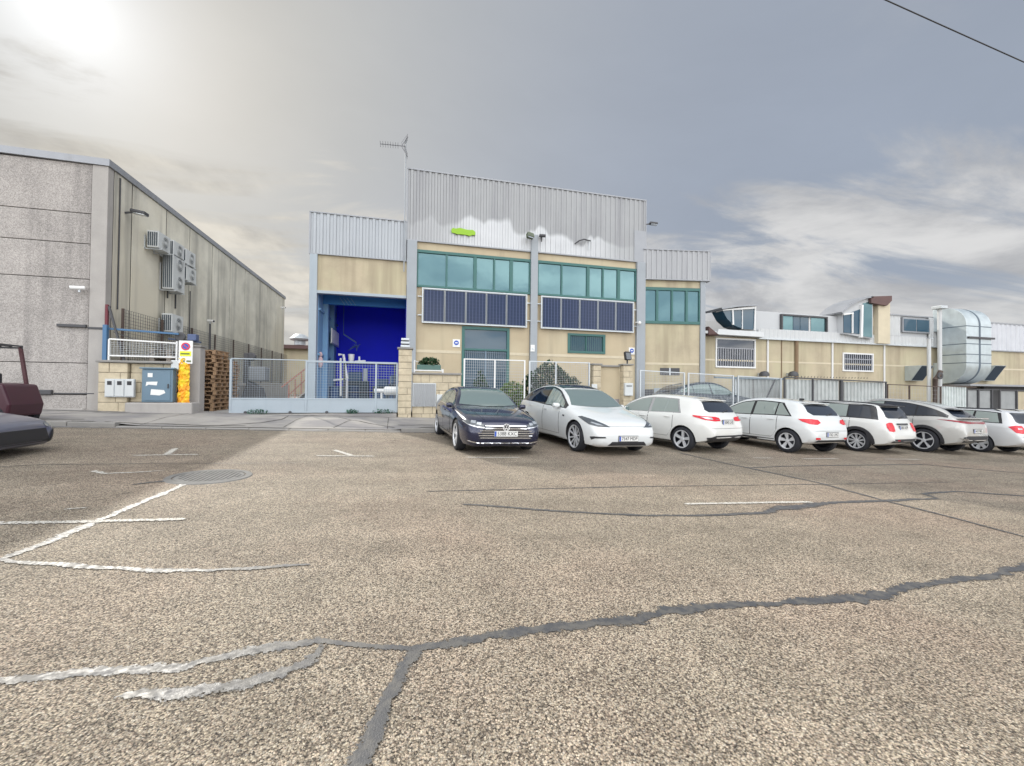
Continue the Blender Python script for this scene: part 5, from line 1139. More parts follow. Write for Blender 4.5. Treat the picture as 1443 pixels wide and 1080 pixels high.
# inside the open bay
mdk = nmat('machine_dark', (.035, .055, .075), .6, var=.2); mbl = nmat('machine_blue', (.05, .12, .26), .55, var=.15)
for x, y, w, h, lab, k in ((-2.5, 26.0, 1.3, 1.75, 'dark machine cabinet with control box against the blue back wall', 0), (-1.0, 25.6, 1.2, 1.35, 'low dark machine with hopper in the middle of the open bay', 1), (-.35, 24.3, .7, 1.55, 'narrow dark machine beside the right wall of the open bay', 2)):
    t_ = thing('workshop_machine', lab, 'machine', (x, y, .512), 'machines inside the open bay')
    mb = MB(); mb.box(x - w / 2, x + w / 2, y - .4, y + .4, .515, .515 + h * .7); mb.build('base', mdk, t_, bevel=.04)
    mb = MB(); mb.box(x - w * .35, x + w * .2, y - .3, y + .3, .517 + h * .7, .515 + h); mb.build('housing', mbl, t_, bevel=.04)
    mb = MB(); mb.box(x + w * .28, x + w * .45, y - .45, y - .2, .517 + h * .7, .7 + h); mb.build('control_box', MT['galv'], t_, bevel=.02)
    mb = MB(); mb.box(x - w * .4, x + w * .1, y - .415, y - .402, .8, .6 + h * .5); mb.build('panel', mbl, t_)
t_ = thing('hoist_arm', 'pale slanting hoist arm hanging in the open bay', 'hoist', (-1.9, 25.5, 2.8))
mb = MB(); mb.bar(PY(484, 471, 25.5), PY(502, 483, 25.5), .07); mb.bar(PY(484, 471, 25.5), (PY(484, 471, 25.5).x, 25.5, 6.38), .03); mb.build('arm', mbl, t_)
mb = MB(); q = PY(500, 488, 25.5)
for k in range(5): mb.bar(q + Vector((-.35 + k * .1, 0, -.25 + k * .12)), q + Vector((.3 - k * .05, 0, .12 - k * .1)), .03)
mb.build('cable_bundle', mbl, t_)
p0 = PXx(466, 466, -3.54); t_ = thing('lit_window_panel', 'white board coloured bright like a lit window on the lining wall inside the open bay', 'windowpane', (-3.5, 24.6, 3.6))
mb = MB(); mb.box(-3.53, -3.49, 23.3, 25.8, 3.68, 4.4); mb.build('windowpane', nmat('lit_window_white', (.88, .88, .80), .6, var=.03), t_); mb = MB(); mb.box(-3.545, -3.485, 23.26, 25.84, 3.62, 3.675); mb.build('window_ledge', MT['galv'], t_)  # very white base colour stands in for daylight in a window
p = PY(486, 560, 23); t_ = thing('tube_stand', 'white bent pipe frame standing inside the open bay', 'frame', (p.x, 23, .51))
A = lambda px, py, Y=23: tuple(PY(px, py, Y))
mb = MB(); mb.tube([A(477, 500), A(484, 500), A(489, 534)], .065, 8); mb.tube([A(480, 505), A(480, 558)], .05, 8); mb.tube([A(489, 534), A(470, 536)], .04, 8); mb.tube([A(489, 534), (A(489, 534)[0], 23, .52)], .04, 8); mb.build('tube', MT['white'], t_)
p = PY(495, 505, 23.2); t_ = thing('bucket', 'small white bucket on the dark workbench inside the bay', 'bucket', (p.x, 23.2, p.z - .2))
mb = MB(); mb.lathe([(.12, -.2), (.16, .2), (.14, .2), (.11, -.18)], p, (0, 0, 1), 14); mb.build('pail', MT['white'], t_)
pw_ = PY(500, 510, 23.2); t_ = thing('workbench', 'dark workbench with shelf inside the open bay', 'workbench', (-1.6, 23.2, .51)); zt = pw_.z - .03
mb = MB(); mb.box(-2.9, -.3, 22.9, 23.6, zt - .08, zt); mb.build('top', MT['dark'], t_); mb = MB(); mb.box(-2.85, -.35, 23.0, 23.5, 1.1, 1.15); mb.build('shelf', MT['dark'], t_)
for x in (-2.82, -.38):
    for y in (22.95, 23.55): mb = MB(); mb.box(x - .04, x + .04, y - .04, y + .04, .51, zt - .08); mb.build('leg', MT['dark'], t_)
p = PY(507, 507, 23.2); t_ = thing('bench_tool', 'small white hand tool lying on the workbench right of the bucket', 'tool', (p.x, 23.2, zt))
mb = MB(); mb.bar((p.x - .25, 23.2, zt + .04), (p.x + .28, 23.2, zt + .09), .07); mb.build('handle', MT['white'], t_); mb = MB(); mb.box(p.x - .06, p.x + .02, 23.15, 23.25, zt + .005, zt + .3); mb.build('head', MT['galv'], t_)
p = PY(553, 551, 19.0); t_ = thing('tank', 'white cylindrical tank on a stand behind the right gate panel', 'tank', (p.x, 19, .5))
mb = MB(); mb.tube([(p.x - .35, 19, p.z), (p.x - .3, 19, p.z), (p.x + .4, 19, p.z), (p.x + .5, 19, p.z)], [.12, .19, .19, .12], 16); mb.tube([(p.x - .75, 19, p.z), (p.x - .35, 19, p.z)], .09, 10); mb.build('vessel', MT['white'], t_, smooth='auto')
mb = MB(); mb.bar((p.x - .45, 19, .5), (p.x - .45, 19, p.z), .08); mb.bar((p.x + .3, 19, .5), (p.x + .3, 19, p.z), .08); mb.build('stand', MT['white'], t_)
p = PY(441, 500, 22); t_ = thing('hanging_jacket', 'pale pink jacket hanging on the inside of the bay pillar', 'jacket', (-3.65, 21.6, 2.2))
mb = MB(); mb.ball((-3.7, 21.5, 2.55), .2, 2, (.6, .6, 1.4)); mb.ball((-3.7, 21.48, 2.9), .13, 2, (.7, .6, 1)); mb.build('cloth', nmat('pink_cloth', (.5, .36, .38), .9), t_, smooth=True)
for o_, (x, y, lab) in zip(range(3), ((-3.2, 24.5, 'dark blue drum standing deepest inside the open bay'), (-3.3, 23.3, 'dark blue drum behind the pipe frame'), (-2.6, 25.2, 'dark blue drum next to the back wall'))):
    t_ = thing('drum', lab, 'drum', (x, y, .51), 'drums inside the open bay')
    mb = MB(); mb.lathe([(0, 0), (.29, 0), (.29, .28), (.31, .3), (.29, .32), (.29, .58), (.31, .6), (.29, .62), (.29, .88), (0, .88)], (x, y, .515), (0, 0, 1), 18); mb.build('barrel', nmat('drum_blue', (.02, .06, .16), .5), t_, smooth='auto')
    mb = MB(); mb.lathe([(0, 0), (.27, 0), (.27, .015), (0, .015)], (x, y, 1.397), (0, 0, 1), 18); mb.build('lid', MT['dark'], t_)
# ---------------------------------------------------------------- vehicles
def pchip(pts):
    xs = [p[0] for p in pts]; ys = [p[1] for p in pts]; n = len(xs)
    h = [xs[i + 1] - xs[i] for i in range(n - 1)]; d = [(ys[i + 1] - ys[i]) / h[i] for i in range(n - 1)]
    m = [0] * n; m[0] = d[0]; m[-1] = d[-1]
    for i in range(1, n - 1):
        if d[i - 1] * d[i] > 0:
            w1, w2 = 2 * h[i] + h[i - 1], h[i] + 2 * h[i - 1]; m[i] = (w1 + w2) / (w1 / d[i - 1] + w2 / d[i])
    def f(x):
        if x <= xs[0]: return ys[0]
        if x >= xs[-1]: return ys[-1]
        i = max(k for k in range(n - 1) if xs[k] <= x); t_ = (x - xs[i]) / h[i]
        return (ys[i] * (1 + 2 * t_) * (1 - t_) ** 2 + h[i] * m[i] * t_ * (1 - t_) ** 2 + ys[i + 1] * t_ * t_ * (3 - 2 * t_) + h[i] * m[i + 1] * t_ * t_ * (t_ - 1))
    return f
def sstep(x, a, b):
    t_ = max(0, min(1, (x - a) / (b - a))); return t_ * t_ * (3 - 2 * t_)

class Car:
    def __init__(s, name, label, spec, paint, group='cars parked in the row', roofm=None):
        s.S = spec; s.paint = paint; s.L = spec['L']; s.root = thing(name, label, 'car', (0, 0, 0), group)
        s.top, s.belt, s.bot, s.plan = (pchip(spec[k]) for k in ('top', 'belt', 'bot', 'plan'))
        s.lean = spec.get('lean', .42); s.roofm = roofm
        s.body()
    def section(s, u):
        w, zb, zt = s.plan(u), s.bot(u), s.top(u); zs = min(s.belt(u), zt - .025); g = zt - zs; k = sstep(g, .06, .34)
        H = zs - zb; P = [(0, zb), (.80 * w, zb), (.93 * w, zb + .04 * min(1, H / .3)), (.972 * w, zb + .22 * H), (.992 * w, zb + .42 * H), (1.0 * w, zb + .62 * H), (.992 * w, zb + .82 * H), (.972 * w, zb + .94 * H), (.945 * w, zs)]
        wb = .93 * w
        gh = lambda f, ins=0: wb - s.lean * (g * f) - .10 * g * f * f - ins
        hood = [(.93 * w, .16), (.89 * w, .34), (.82 * w, .55), (.72 * w, .72), (.58 * w, .85), (.40 * w, .94), (.2 * w, .985), (0, 1)]
        rf = gh(.9); grn = [(gh(.06), .06), (gh(.40), .40), (gh(.72), .72), (gh(.88, .012), .88), (rf - .07, .955), (rf * .66, .985), (rf * .33, .997), (0, 1)]
        for (hx, hz), (gx, gz_) in zip(hood, grn): P.append((hx * (1 - k) + gx * k, zs + g * (hz * (1 - k) + gz_ * k)))
        return P
    def body(s):
        L = s.L; us = [0, .012, .03, .055, .085, .12, .16, .21, .27]; u = .34
        while u < L - .36: us.append(u); u += .075
        us += [L - q for q in (.30, .24, .19, .145, .105, .07, .04, .018, .006, 0)]
        bm = bmesh.new(); rings = []
        for u in us:
            P = s.section(u); rings.append([bm.verts.new((v, u, z)) for v, z in P] + [bm.verts.new((-v, u, z)) for v, z in P[-2:0:-1]])
        n = len(rings[0])
        for a, b in zip(rings, rings[1:]):
            for k in range(n): bm.faces.new((a[k], a[(k + 1) % n], b[(k + 1) % n], b[k]))
        bm.faces.new(rings[0][::-1]); bm.faces.new(rings[-1])
        bmesh.ops.recalc_face_normals(bm, faces=bm.faces)
        me = bpy.data.meshes.new('body'); bm.to_mesh(me); s.bvh = BVHTree.FromBMesh(bm); bm.free()
        me.materials.append(s.paint); me.materials.append(MT['trim'])
        o = bpy.data.objects.new('body', me); C.objects.link(o); o.parent = s.root
        # wheel arches
        cut = MB(); r = s.S['R'] + .045
        for ua in s.S['axles']:
            for sd in (-1, 1):
                w = s.plan(ua); cut.cyl((sd * (w - .34), ua, s.S['R'] + .0), (sd * (w + .2), ua, s.S['R'] + .0), r, 36)
        bmesh.ops.recalc_face_normals(cut.bm, faces=cut.bm.faces)
        cm = bpy.data.meshes.new('c'); cut.bm.to_mesh(cm); cm.materials.append(s.paint); cm.materials.append(MT['trim'])
        for p in cm.polygons: p.material_index = 1
        cob = bpy.data.objects.new('c', cm); C.objects.link(cob)
        md = o.modifiers.new('b', 'BOOLEAN'); md.operation = 'DIFFERENCE'; md.object = cob; md.solver = 'EXACT'
        dg = bpy.context.evaluated_depsgraph_get(); new = bpy.data.meshes.new_from_object(o.evaluated_get(dg))
        o.modifiers.clear(); o.data = new; new.name = 'body'; bpy.data.objects.remove(cob)
        for p in new.polygons: p.use_smooth = True
        new.set_sharp_from_angle(angle=R(42)); s.bodyo = o
    # project an outline (list of 3D points) from azimuth th (0 front, 90 left side, 180 rear) on the body
    def patch(s, name, pts, th, m, off=.006, parent=None, step=.05, sides=(1,), maxd=9):
        out = []
        for sd in sides:
            t_ = R(th) * sd; e1 = Vector((math.cos(t_), math.sin(t_), 0)); d = Vector((-math.sin(t_), math.cos(t_), 0))
            q = [(Vector((p[0] * sd, p[1], 0)).dot(e1), p[2]) for p in pts]
            bm = bmesh.new(); f = bm.faces.new([bm.verts.new((a, 0, b)) for a, b in q])
            bmesh.ops.triangulate(bm, faces=[f])
            a0, a1 = min(x for x, _ in q), max(x for x, _ in q); b0, b1 = min(y for _, y in q), max(y for _, y in q)
            for k in range(1, int((a1 - a0) / step) + 1): bmesh.ops.bisect_plane(bm, geom=bm.verts[:] + bm.edges[:] + bm.faces[:], plane_co=(a0 + k * step, 0, 0), plane_no=(1, 0, 0))
            for k in range(1, int((b1 - b0) / step) + 1): bmesh.ops.bisect_plane(bm, geom=bm.verts[:] + bm.edges[:] + bm.faces[:], plane_co=(0, 0, b0 + k * step), plane_no=(0, 0, 1))
            kill = []
            for v in bm.verts:
                o_ = e1 * v.co.x + Vector((0, 0, v.co.z)) - d * 8; hit, n_, _, _ = s.bvh.ray_cast(o_, d)
                if hit is None:
                    hit, n_, _, dist = s.bvh.find_nearest(o_ + d * 7)
                v.co = hit + n_ * off
            # drop triangles stretched over a silhouette edge
            for f in bm.faces:
                if max(e.calc_length() for e in f.edges) > step * 5: kill.append(f)
            if kill: bmesh.ops.delete(bm, geom=kill, context='FACES')
            for f in bm.faces:
                f.normal_update(); c_ = f.calc_center_median(); _, n_, _, _ = s.bvh.find_nearest(c_)
                if f.normal.dot(n_) < 0: f.normal_flip()
            me = bpy.data.meshes.new(name); bm.to_mesh(me); bm.free(); me.materials.append(m)
            for p in me.polygons: p.use_smooth = True
            ob = bpy.data.objects.new(name, me); C.objects.link(ob); ob.parent = parent or s.root; out.append(ob)
        return out
    def hit(s, v, u, z, th):
        t_ = R(th); e1 = Vector((math.cos(t_), math.sin(t_), 0)); d = Vector((-math.sin(t_), math.cos(t_), 0))
        h, n, _, _ = s.bvh.ray_cast(e1 * Vector((v, u, 0)).dot(e1) + Vector((0, 0, z)) - d * 8, d)
        return (h, n) if h is not None else (Vector((v, u, z)), -d)
    def side_poly(s, ua, ub, drop, up=.03, ka=0, kb=0, n=22, zmin=None):
        """glass outline in side view between belt and roof, with slanted ends"""
        P = []; us = [ua + (ub - ua) * k / n for k in range(n + 1)]
        lo = lambda u: s.belt(u) + up; hi = lambda u: s.top(u) - drop
        us = [u for u in us if hi(u) > lo(u) + .02]
        if len(us) < 3: return None
        def cl(u, z): return min(max(u, ua + ka * (z - lo(ua))), ub - kb * (z - lo(ub)))
        P = [(1, cl(u, lo(u)), lo(u)) for u in us] + [(1, cl(u, hi(u)), hi(u)) for u in reversed(us)]
        Q = []
        for p in P:
            if not Q or (abs(p[1] - Q[-1][1]) + abs(p[2] - Q[-1][2])) > .012: Q.append(p)
        return Q
    def wheels(s, style, rim_m=None, rim2=None):
        Rr, W = s.S['R'], s.S.get('tw', .215); rim_m = rim_m or MT['alloy']; rr = Rr * s.S.get('rimf', .70)
        for ua in s.S['axles']:
            for sd in (-1, 1):
                xo = sd * (s.plan(ua) - .012); c_ = Vector((xo, ua, Rr)); ax_ = (sd, 0, 0)
                mb = MB(); prof = [(rr, -W), (Rr - .03, -W), (Rr, -W + .03), (Rr, -.035), (Rr - .012, -.012), (Rr - .04, 0), (rr + .02, .004), (rr, -.008)]
                mb.lathe(prof, c_, ax_, 40, True); wh_ = mb.build('wheel', MT['tyre'], s.root, local=True, smooth='auto')
                mb = MB(); mb.lathe([(0, -.075), (rr * .9, -.085), (rr, -.10), (rr, -.12), (0, -.12)], c_, ax_, 32); mb.build('brake_disc', MT['alloy_d'], wh_, local=True, smooth='auto')
                mb = MB(); mb.lathe([(rr - .022, -.03), (rr - .018, -.004), (rr + .004, .0), (rr + .004, -.03)], c_, ax_, 40, True)
                mb.lathe([(0, -.02), (rr * .20, -.026), (rr * .22, -.06), (0, -.06)], c_, ax_, 20)
                n, w0, w1, twin, tw_ = style
                for k in range(n):
                    for j in ((-1, 1) if twin else (0,)):
                        a = 2 * math.pi * k / n + j * twin + .2; b = a + tw_
                        p0 = c_ + Vector((sd * -.042, math.cos(a) * rr * .12, math.sin(a) * rr * .12)); p1 = c_ + Vector((sd * -.018, math.cos(b) * (rr - .01), math.sin(b) * (rr - .01)))
                        d = (p1 - p0).normalized(); t_ = d.cross(Vector((1, 0, 0))).normalized()
                        q = [p0 - t_ * w0 / 2, p0 + t_ * w0 / 2, p1 + t_ * w1 / 2, p1 - t_ * w1 / 2]; mb.prism(q, (sd * -.03, 0, 0))
                mb.build('rim', rim_m, wh_, local=True, smooth='auto')
    def mirrors(s, u, z, m, sz=(.17, .10, .13)):
        for sd in (-1, 1):
            h, _ = s.hit(sd, u, z, 90 * sd); mb = MB(); c_ = h + Vector((sd * (sz[0] * .62), 0.0, .02))
            mb.obox(c_, sz[0], sz[1], sz[2]); 
            for v in mb.bm.verts:
                if v.co.y < c_.y: v.co.z = c_.z + (v.co.z - c_.z) * .7; v.co.x = c_.x + (v.co.x - c_.x) * .85
            o = mb.build('mirror', m, s.root, local=True, smooth='auto', bevel=.035)
            mb = MB(); mb.bar(h - Vector((sd * .02, 0, 0)), h + Vector((sd * .08, 0, .0)), .05, .035); mb.build('mirror_foot', MT['trim'], o, local=True)
            mb = MB(); mb.obox(c_ + Vector((0, sz[1] / 2 + .004, 0)), sz[0] * .82, .004, sz[2] * .75); mb.build('mirror_glass', MT['cglass'], o, local=True)
    def doors(s, cuts, zl=.16, handles=True, dz=-.10):
        """door leaves with a dark gap round them"""
        for a, b in cuts:
            lo = lambda u: s.bot(u) + zl; hi = lambda u: s.belt(u) + .012; n = 10; us = [a + (b - a) * k / n for k in range(n + 1)]
            ax = s.S['axles'][1] if a > s.S['axles'][0] + 1 else None; rw = s.S['R'] + .09
            def lo2(u, e=0):
                z = lo(u) - e
                if ax and abs(u - ax) < rw: z = max(z, s.S['R'] + math.sqrt(max(0, rw * rw - (u - ax) ** 2)))
                return z
            big = [(1, u, lo2(u, .009)) for u in [a - .013] + us[1:-1] + [b + .013]] + [(1, u, hi(u)) for u in reversed([a - .013] + us[1:-1] + [b + .013])]
            sm = [(1, u, lo2(u)) for u in us] + [(1, u, hi(u)) for u in reversed(us)]
            g = s.patch('door_gap', big, 90, MT['gap'], .0022, sides=(1, -1), step=.07)
            for k, ob in enumerate(s.patch('door', sm, 90, s.paint, .0048, sides=(1, -1), step=.07)):
                g[k].parent = ob; sd = (1, -1)[k]
                if handles:
                    uh = b - .17; h, n_ = s.hit(sd, uh, s.belt(uh) + dz, 90 * sd); mb = MB(); mb.obox(h + n_ * .018, .022, .19, .028); mb.build('handle', s.S.get('handle', s.paint), ob, local=True, bevel=.008)
    def plate(s, u_end, z, th, txt, eu=True, w=.52, h=.112, frame=True, zrot=0, v=0):
        hit_, n_ = s.hit(v, 0, z, th); sg = -1 if th == 0 else 1; y = hit_.y + sg * .012
        t_ = MB(); t_.box(v - w / 2, v + w / 2, y, y + sg * .01, z - h / 2, z + h / 2); p = t_.build('number_plate', MT['plate'], s.root, local=True)
        if frame: f = MB(); f.box(v - w / 2 - .012, v + w / 2 + .012, y - sg * .012, y - sg * .001, z - h / 2 - .012, z + h / 2 + .012); f.build('plate_frame', MT['trim'], p, local=True)
        if eu: b = MB(); sx = v + (-1 if th == 0 else 1) * (w / 2 - .022); b.box(sx - .02, sx + .02, y + sg * .011, y + sg * .013, z - h / 2 + .004, z + h / 2 - .004); b.build('blue_band', MT['sign_b'], p, local=True)
        rot = Matrix.Rotation(R(180), 4, 'Z') if th == 180 else Matrix.Identity(4)
        m4 = Matrix.Translation((v + (.02 if th == 0 else -.02), y + sg * .012, z)) @ rot @ FACE_CAM
        text_mb(txt, h * .98, m4 @ Matrix.Diagonal((.92, 1, 1, 1)), .002).build('lettering', MT['ink'], p, local=True)
    def place(s, px, yaw, flip):
        """px: photo pixel of the contact point of the visible wheel (front wheel when nose-out, rear wheel when nose-in)"""
        g = G(*px); ua = s.S['axles'][1 if flip else 0]; hw = s.plan(ua) - .06
        q0 = Matrix.Rotation((math.pi if flip else 0) + R(yaw), 4, 'Z').to_quaternion()
        n = Vector((.031, -.012, 1)).normalized(); q = Vector((0, 0, 1)).rotation_difference(n) @ q0
        loc = Vector((hw if flip else -hw, ua, 0))
        s.root.rotation_mode = 'QUATERNION'; s.root.rotation_quaternion = q
        s.root.location = g - q @ loc + Vector((0, 0, .003))

def sills(c, m=None, z0=0.0, h=.10):
    S = c.S; a, b = S['axles'][0] + S['R'] + .06, S['axles'][1] - S['R'] - .06
    P = [(1, a, c.bot(a) + z0 + .012), (1, b, c.bot(b) + z0 + .012), (1, b, c.bot(b) + z0 + h), (1, a, c.bot(a) + z0 + h)]
    c.patch('sill', P, 90, m or MT['trim'], .006, sides=(1, -1), step=.08)
def arch_trim(c, wd=.07, m=None):
    for ua in c.S['axles']:
        r0, r1 = c.S['R'] + .04, c.S['R'] + .04 + wd; P = []
        A = [R(-14 + (208) * k / 16) for k in range(17)]
        P = [(1, ua + r0 * math.cos(a), c.S['R'] + r0 * math.sin(a)) for a in A] + [(1, ua + r1 * math.cos(a), c.S['R'] + r1 * math.sin(a)) for a in reversed(A)]
        c.patch('arch_trim', P, 90, m or MT['trim'], .012, sides=(1, -1), step=.08)
def windscreen(c, zc, zt, wb, wt, m='cglass', th=0, bow=.03, name='windscreen', off=.006):
    n = 8; P = [(-wb + 2 * wb * k / n, 0, zc - bow * (1 - (2 * k / n - 1) ** 2) * .0 + bow * ((2 * k / n - 1) ** 2)) for k in range(n + 1)] + [(wt - 2 * wt * k / n, 0, zt - bow * .8 * ((2 * k / n - 1) ** 2)) for k in range(n + 1)]
    return c.patch(name, P, th, MT[m], off)[0]

# --- dark blue saloon, nose towards the road
sp_a = dict(L=4.86, R=.345, axles=(.93, 3.77), rimf=.74, lean=.46,
    top=[(0, .60), (.02, .655), (.06, .715), (.14, .765), (.5, .865), (1.0, .945), (1.42, .995), (1.9, 1.235), (2.3, 1.385), (2.8, 1.45), (3.2, 1.435), (3.7, 1.33), (4.2, 1.16), (4.6, 1.03), (4.78, .985), (4.84, .90), (4.86, .78)],
    belt=[(0, .55), (.15, .66), (.9, .81), (1.4, .895), (2.5, .93), (3.6, .975), (4.3, .96), (4.7, .92), (4.86, .74)],
    bot=[(0, .30), (.05, .22), (.2, .175), (4.3, .19), (4.7, .26), (4.86, .40)],
    plan=[(0, .66), (.03, .72), (.10, .79), (.25, .85), (.5, .90), (.93, .93), (1.6, .935), (3.3, .935), (3.8, .925), (4.3, .88), (4.7, .79), (4.82, .71), (4.86, .60)])
a = Car('saloon_car', 'dark blue fastback saloon with chrome-lined grille facing the road', sp_a, MT['p_blue'])
a.wheels((5, .045, .035, .17, .1)); a.doors([(1.62, 2.62), (2.64, 3.62)])
for q in (a.side_poly(1.55, 2.62, .115, ka=.6), a.side_poly(2.68, 3.86, .115, kb=.6)): a.patch('side_window', q, 90, MT['cglass'], .007, sides=(1, -1))
P = a.side_poly(1.45, 3.98, .085, up=.012, kb=.4); a.patch('window_trim', P, 90, MT['chrome'], .0035, sides=(1, -1))
windscreen(a, .985, 1.395, .72, .55); windscreen(a, 1.08, 1.36, .60, .50, 'cglass_d', 180, name='rear_window')
# front: lamps, lamellae, badge, bumper line
for sd in (1, -1):
    a.patch('headlamp', [(sd * x, y, z) for x, y, z in ((.46, .05, .585), (.62, .07, .60), (.80, .2, .645), (.855, .42, .70), (.80, .3, .735), (.64, .12, .715), (.48, .06, .665))], 24 * sd, MT['lamp_d'], .007)
    lp = a.patch('lamp_strip', [(sd * x, y, z) for x, y, z in ((.46, .05, .585), (.62, .07, .60), (.80, .2, .645), (.86, .42, .70), (.858, .42, .715), (.80, .2, .662), (.62, .07, .618), (.46, .05, .603))], 24 * sd, MT['chrome'], .012)
    for (x0, x1, z0) in ((.54, .62, .645), (.67, .77, .672)): a.patch('lamp_cell', [(sd * x0, .05, z0), (sd * x1, .1, z0 + .012), (sd * x1, .1, z0 + .06), (sd * x0, .05, z0 + .055)], 24 * sd, MT['lamp'], .012)
g = a.patch('grille', [(-.46, 0, .60), (-.52, 0, .47), (-.60, 0, .36), (.60, 0, .36), (.52, 0, .47), (.46, 0, .60), (.46, 0, .655), (-.46, 0, .655)], 0, MT['trim'], .006)[0]
for z, w in ((.585, .46), (.635, .46), (.535, .58), (.485, .62), (.435, .60), (.385, .56)):
    if z < .55:
        a.patch('grille_bar', [(-w, 0, z - .008), (w, 0, z - .008), (w, 0, z + .008), (-w, 0, z + .008)], 0, MT['chrome'], .014, parent=g, step=.1)
    else:
        a.patch('grille_bar', [(-w, 0, z - .011), (w, 0, z - .011), (w, 0, z + .011), (-w, 0, z + .011)], 0, MT['chrome'], .016, parent=g, step=.1)
a.patch('bumper_line', [(-.80, .2, .305)] + [(x / 10, 0, .268) for x in range(-6, 7)] + [(.80, .2, .305), (.80, .2, .328)] + [(x / 10, 0, .290) for x in range(6, -7, -1)] + [(-.80, .2, .328)], 0, MT['chrome'], .010)
h, n = a.hit(0, 0, .605, 0); mb = MB(); y = h.y - .012
mb.lathe([(.066, 0), (.078, 0), (.078, .012), (.066, .012)], (0, y, .612), (0, -1, 0), 28, True)
k = .058
def stroke(p, q, w=.013): mb.bar((p[0], y - .008, p[1]), (q[0], y - .008, q[1]), w, .008)
zc = .612
stroke((-.028, zc + .058), (0, zc + .012)); stroke((.028, zc + .058), (0, zc + .012))
stroke((-.056, zc + .03), (-.026, zc - .05)); stroke((-.026, zc - .05), (0, zc + .0)); stroke((0, zc + .0), (.026, zc - .05)); stroke((.026, zc - .05), (.056, zc + .03))
mb.build('badge', MT['white'], a.root, local=True); mb = MB(); mb.lathe([(0, 0), (.07, 0), (.07, .004), (0, .004)], (0, y + .006, zc), (0, -1, 0), 24); mb.build('badge_plate', MT['trim'], a.root, local=True)
a.plate(0, .475, 0, '5388 KXC'); a.mirrors(1.63, .96, MT['p_blue'])
sills(a, MT['chrome'], .05, .075)
for sd in (1, -1): a.patch('bonnet_crease', [(sd * x, u, 0) for x, u in ((.5, .3), (.52, .3), (.62, 1.3), (.60, 1.3))] if 0 else [(sd * .44, .1, .76), (sd * .46, .1, .76), (sd * .62, 1.2, .955), (sd * .60, 1.2, .955)], 0, MT['p_blue'], .004)
a.place((643, 634), 4, False)

# --- white crossover with glass roof, nose towards the road
sp_t = dict(L=4.75, R=.36, axles=(.87, 3.76), rimf=.76, lean=.44,
    top=[(0, .56), (.02, .62), (.07, .70), (.18, .775), (.6, .915), (1.0, 1.02), (1.22, 1.075), (1.7, 1.335), (2.2, 1.545), (2.7, 1.622), (3.2, 1.60), (3.8, 1.46), (4.3, 1.25), (4.55, 1.145), (4.68, 1.10), (4.73, 1.0), (4.75, .85)],
    belt=[(0, .52), (.2, .70), (.9, .90), (1.3, .985), (2.5, 1.02), (3.5, 1.075), (4.2, 1.09), (4.6, 1.02), (4.75, .80)],
    bot=[(0, .30), (.05, .23), (.25, .19), (4.2, .21), (4.6, .28), (4.75, .42)],
    plan=[(0, .66), (.03, .73), (.10, .80), (.25, .87), (.5, .92), (.87, .95), (1.6, .96), (3.3, .96), (3.8, .95), (4.3, .90), (4.6, .82), (4.72, .73), (4.75, .62)])
t4 = Car('crossover_car', 'white glass-roofed crossover with dark turbine-spoke wheels facing the road', sp_t, MT['p_white'])
t4.wheels((10, .028, .036, 0, .22)); t4.doors([(1.66, 2.62), (2.64, 3.62)], handles=True, dz=-.10)
P = t4.side_poly(1.38, 4.25, .075, up=.008, kb=.3); t4.patch('window_trim', P, 90, MT['p_black'], .006, sides=(1, -1))
for q, m_ in ((t4.side_poly(1.50, 2.60, .12, ka=.55), 'cglass_l'), (t4.side_poly(2.68, 4.05, .12, kb=.7), 'cglass_d')): t4.patch('side_window', q, 90, MT[m_], .011, sides=(1, -1))
windscreen(t4, 1.06, 1.50, .76, .60)
def roof_patch(c, u0, u1, w0, w1, m, name='glass_roof'):
    # outline projected straight down
    bm = bmesh.new(); nu, nv = 16, 10; g_ = []
    for i in range(nu + 1):
        u = u0 + (u1 - u0) * i / nu; w = w0 + (w1 - w0) * i / nu; row = []
        for j in range(nv + 1):
            v = -w + 2 * w * j / nv; h_, n_, _, _ = c.bvh.ray_cast(Vector((v, u, 4)), Vector((0, 0, -1))); row.append(bm.verts.new(h_ + n_ * .012))
        g_.append(row)
    for i in range(nu):
        for j in range(nv): bm.faces.new((g_[i][j], g_[i][j + 1], g_[i + 1][j + 1], g_[i + 1][j]))
    bmesh.ops.recalc_face_normals(bm, faces=bm.faces)
    me = bpy.data.meshes.new(name); bm.to_mesh(me); bm.free(); me.materials.append(m)
    for p in me.polygons: p.use_smooth = True
    o = bpy.data.objects.new(name, me); C.objects.link(o); o.parent = c.root; return o
roof_patch(t4, 2.14, 3.5, .585, .56, MT['p_black'])
for sd in (1, -1):
    hl = t4.patch('headlamp', [(sd * x, y, z) for x, y, z in ((.46, .05, .66), (.70, .2, .66), (.85, .35, .70), (.90, .78, .845), (.84, .70, .865), (.70, .38, .80), (.54, .15, .715))], 30 * sd, MT['lamp_d'], .007)[0]
    t4.patch('lamp_cell', [(sd * x, y, z) for x, y, z in ((.62, .1, .685), (.74, .2, .70), (.82, .35, .745), (.78, .35, .755), (.70, .2, .725))], 30 * sd, MT['lamp'], .011, parent=hl)
    t4.patch('fog_slot', [(sd * x, y, z) for x, y, z in ((.58, .05, .42), (.78, .2, .40), (.84, .25, .36), (.86, .28, .43), (.80, .2, .445), (.60, .05, .45))], 24 * sd, MT['trim'], .006)
t4.patch('lower_grille', [(-.54, 0, .245), (.54, 0, .245), (.44, 0, .335), (-.44, 0, .335)], 0, MT['trim'], .006)
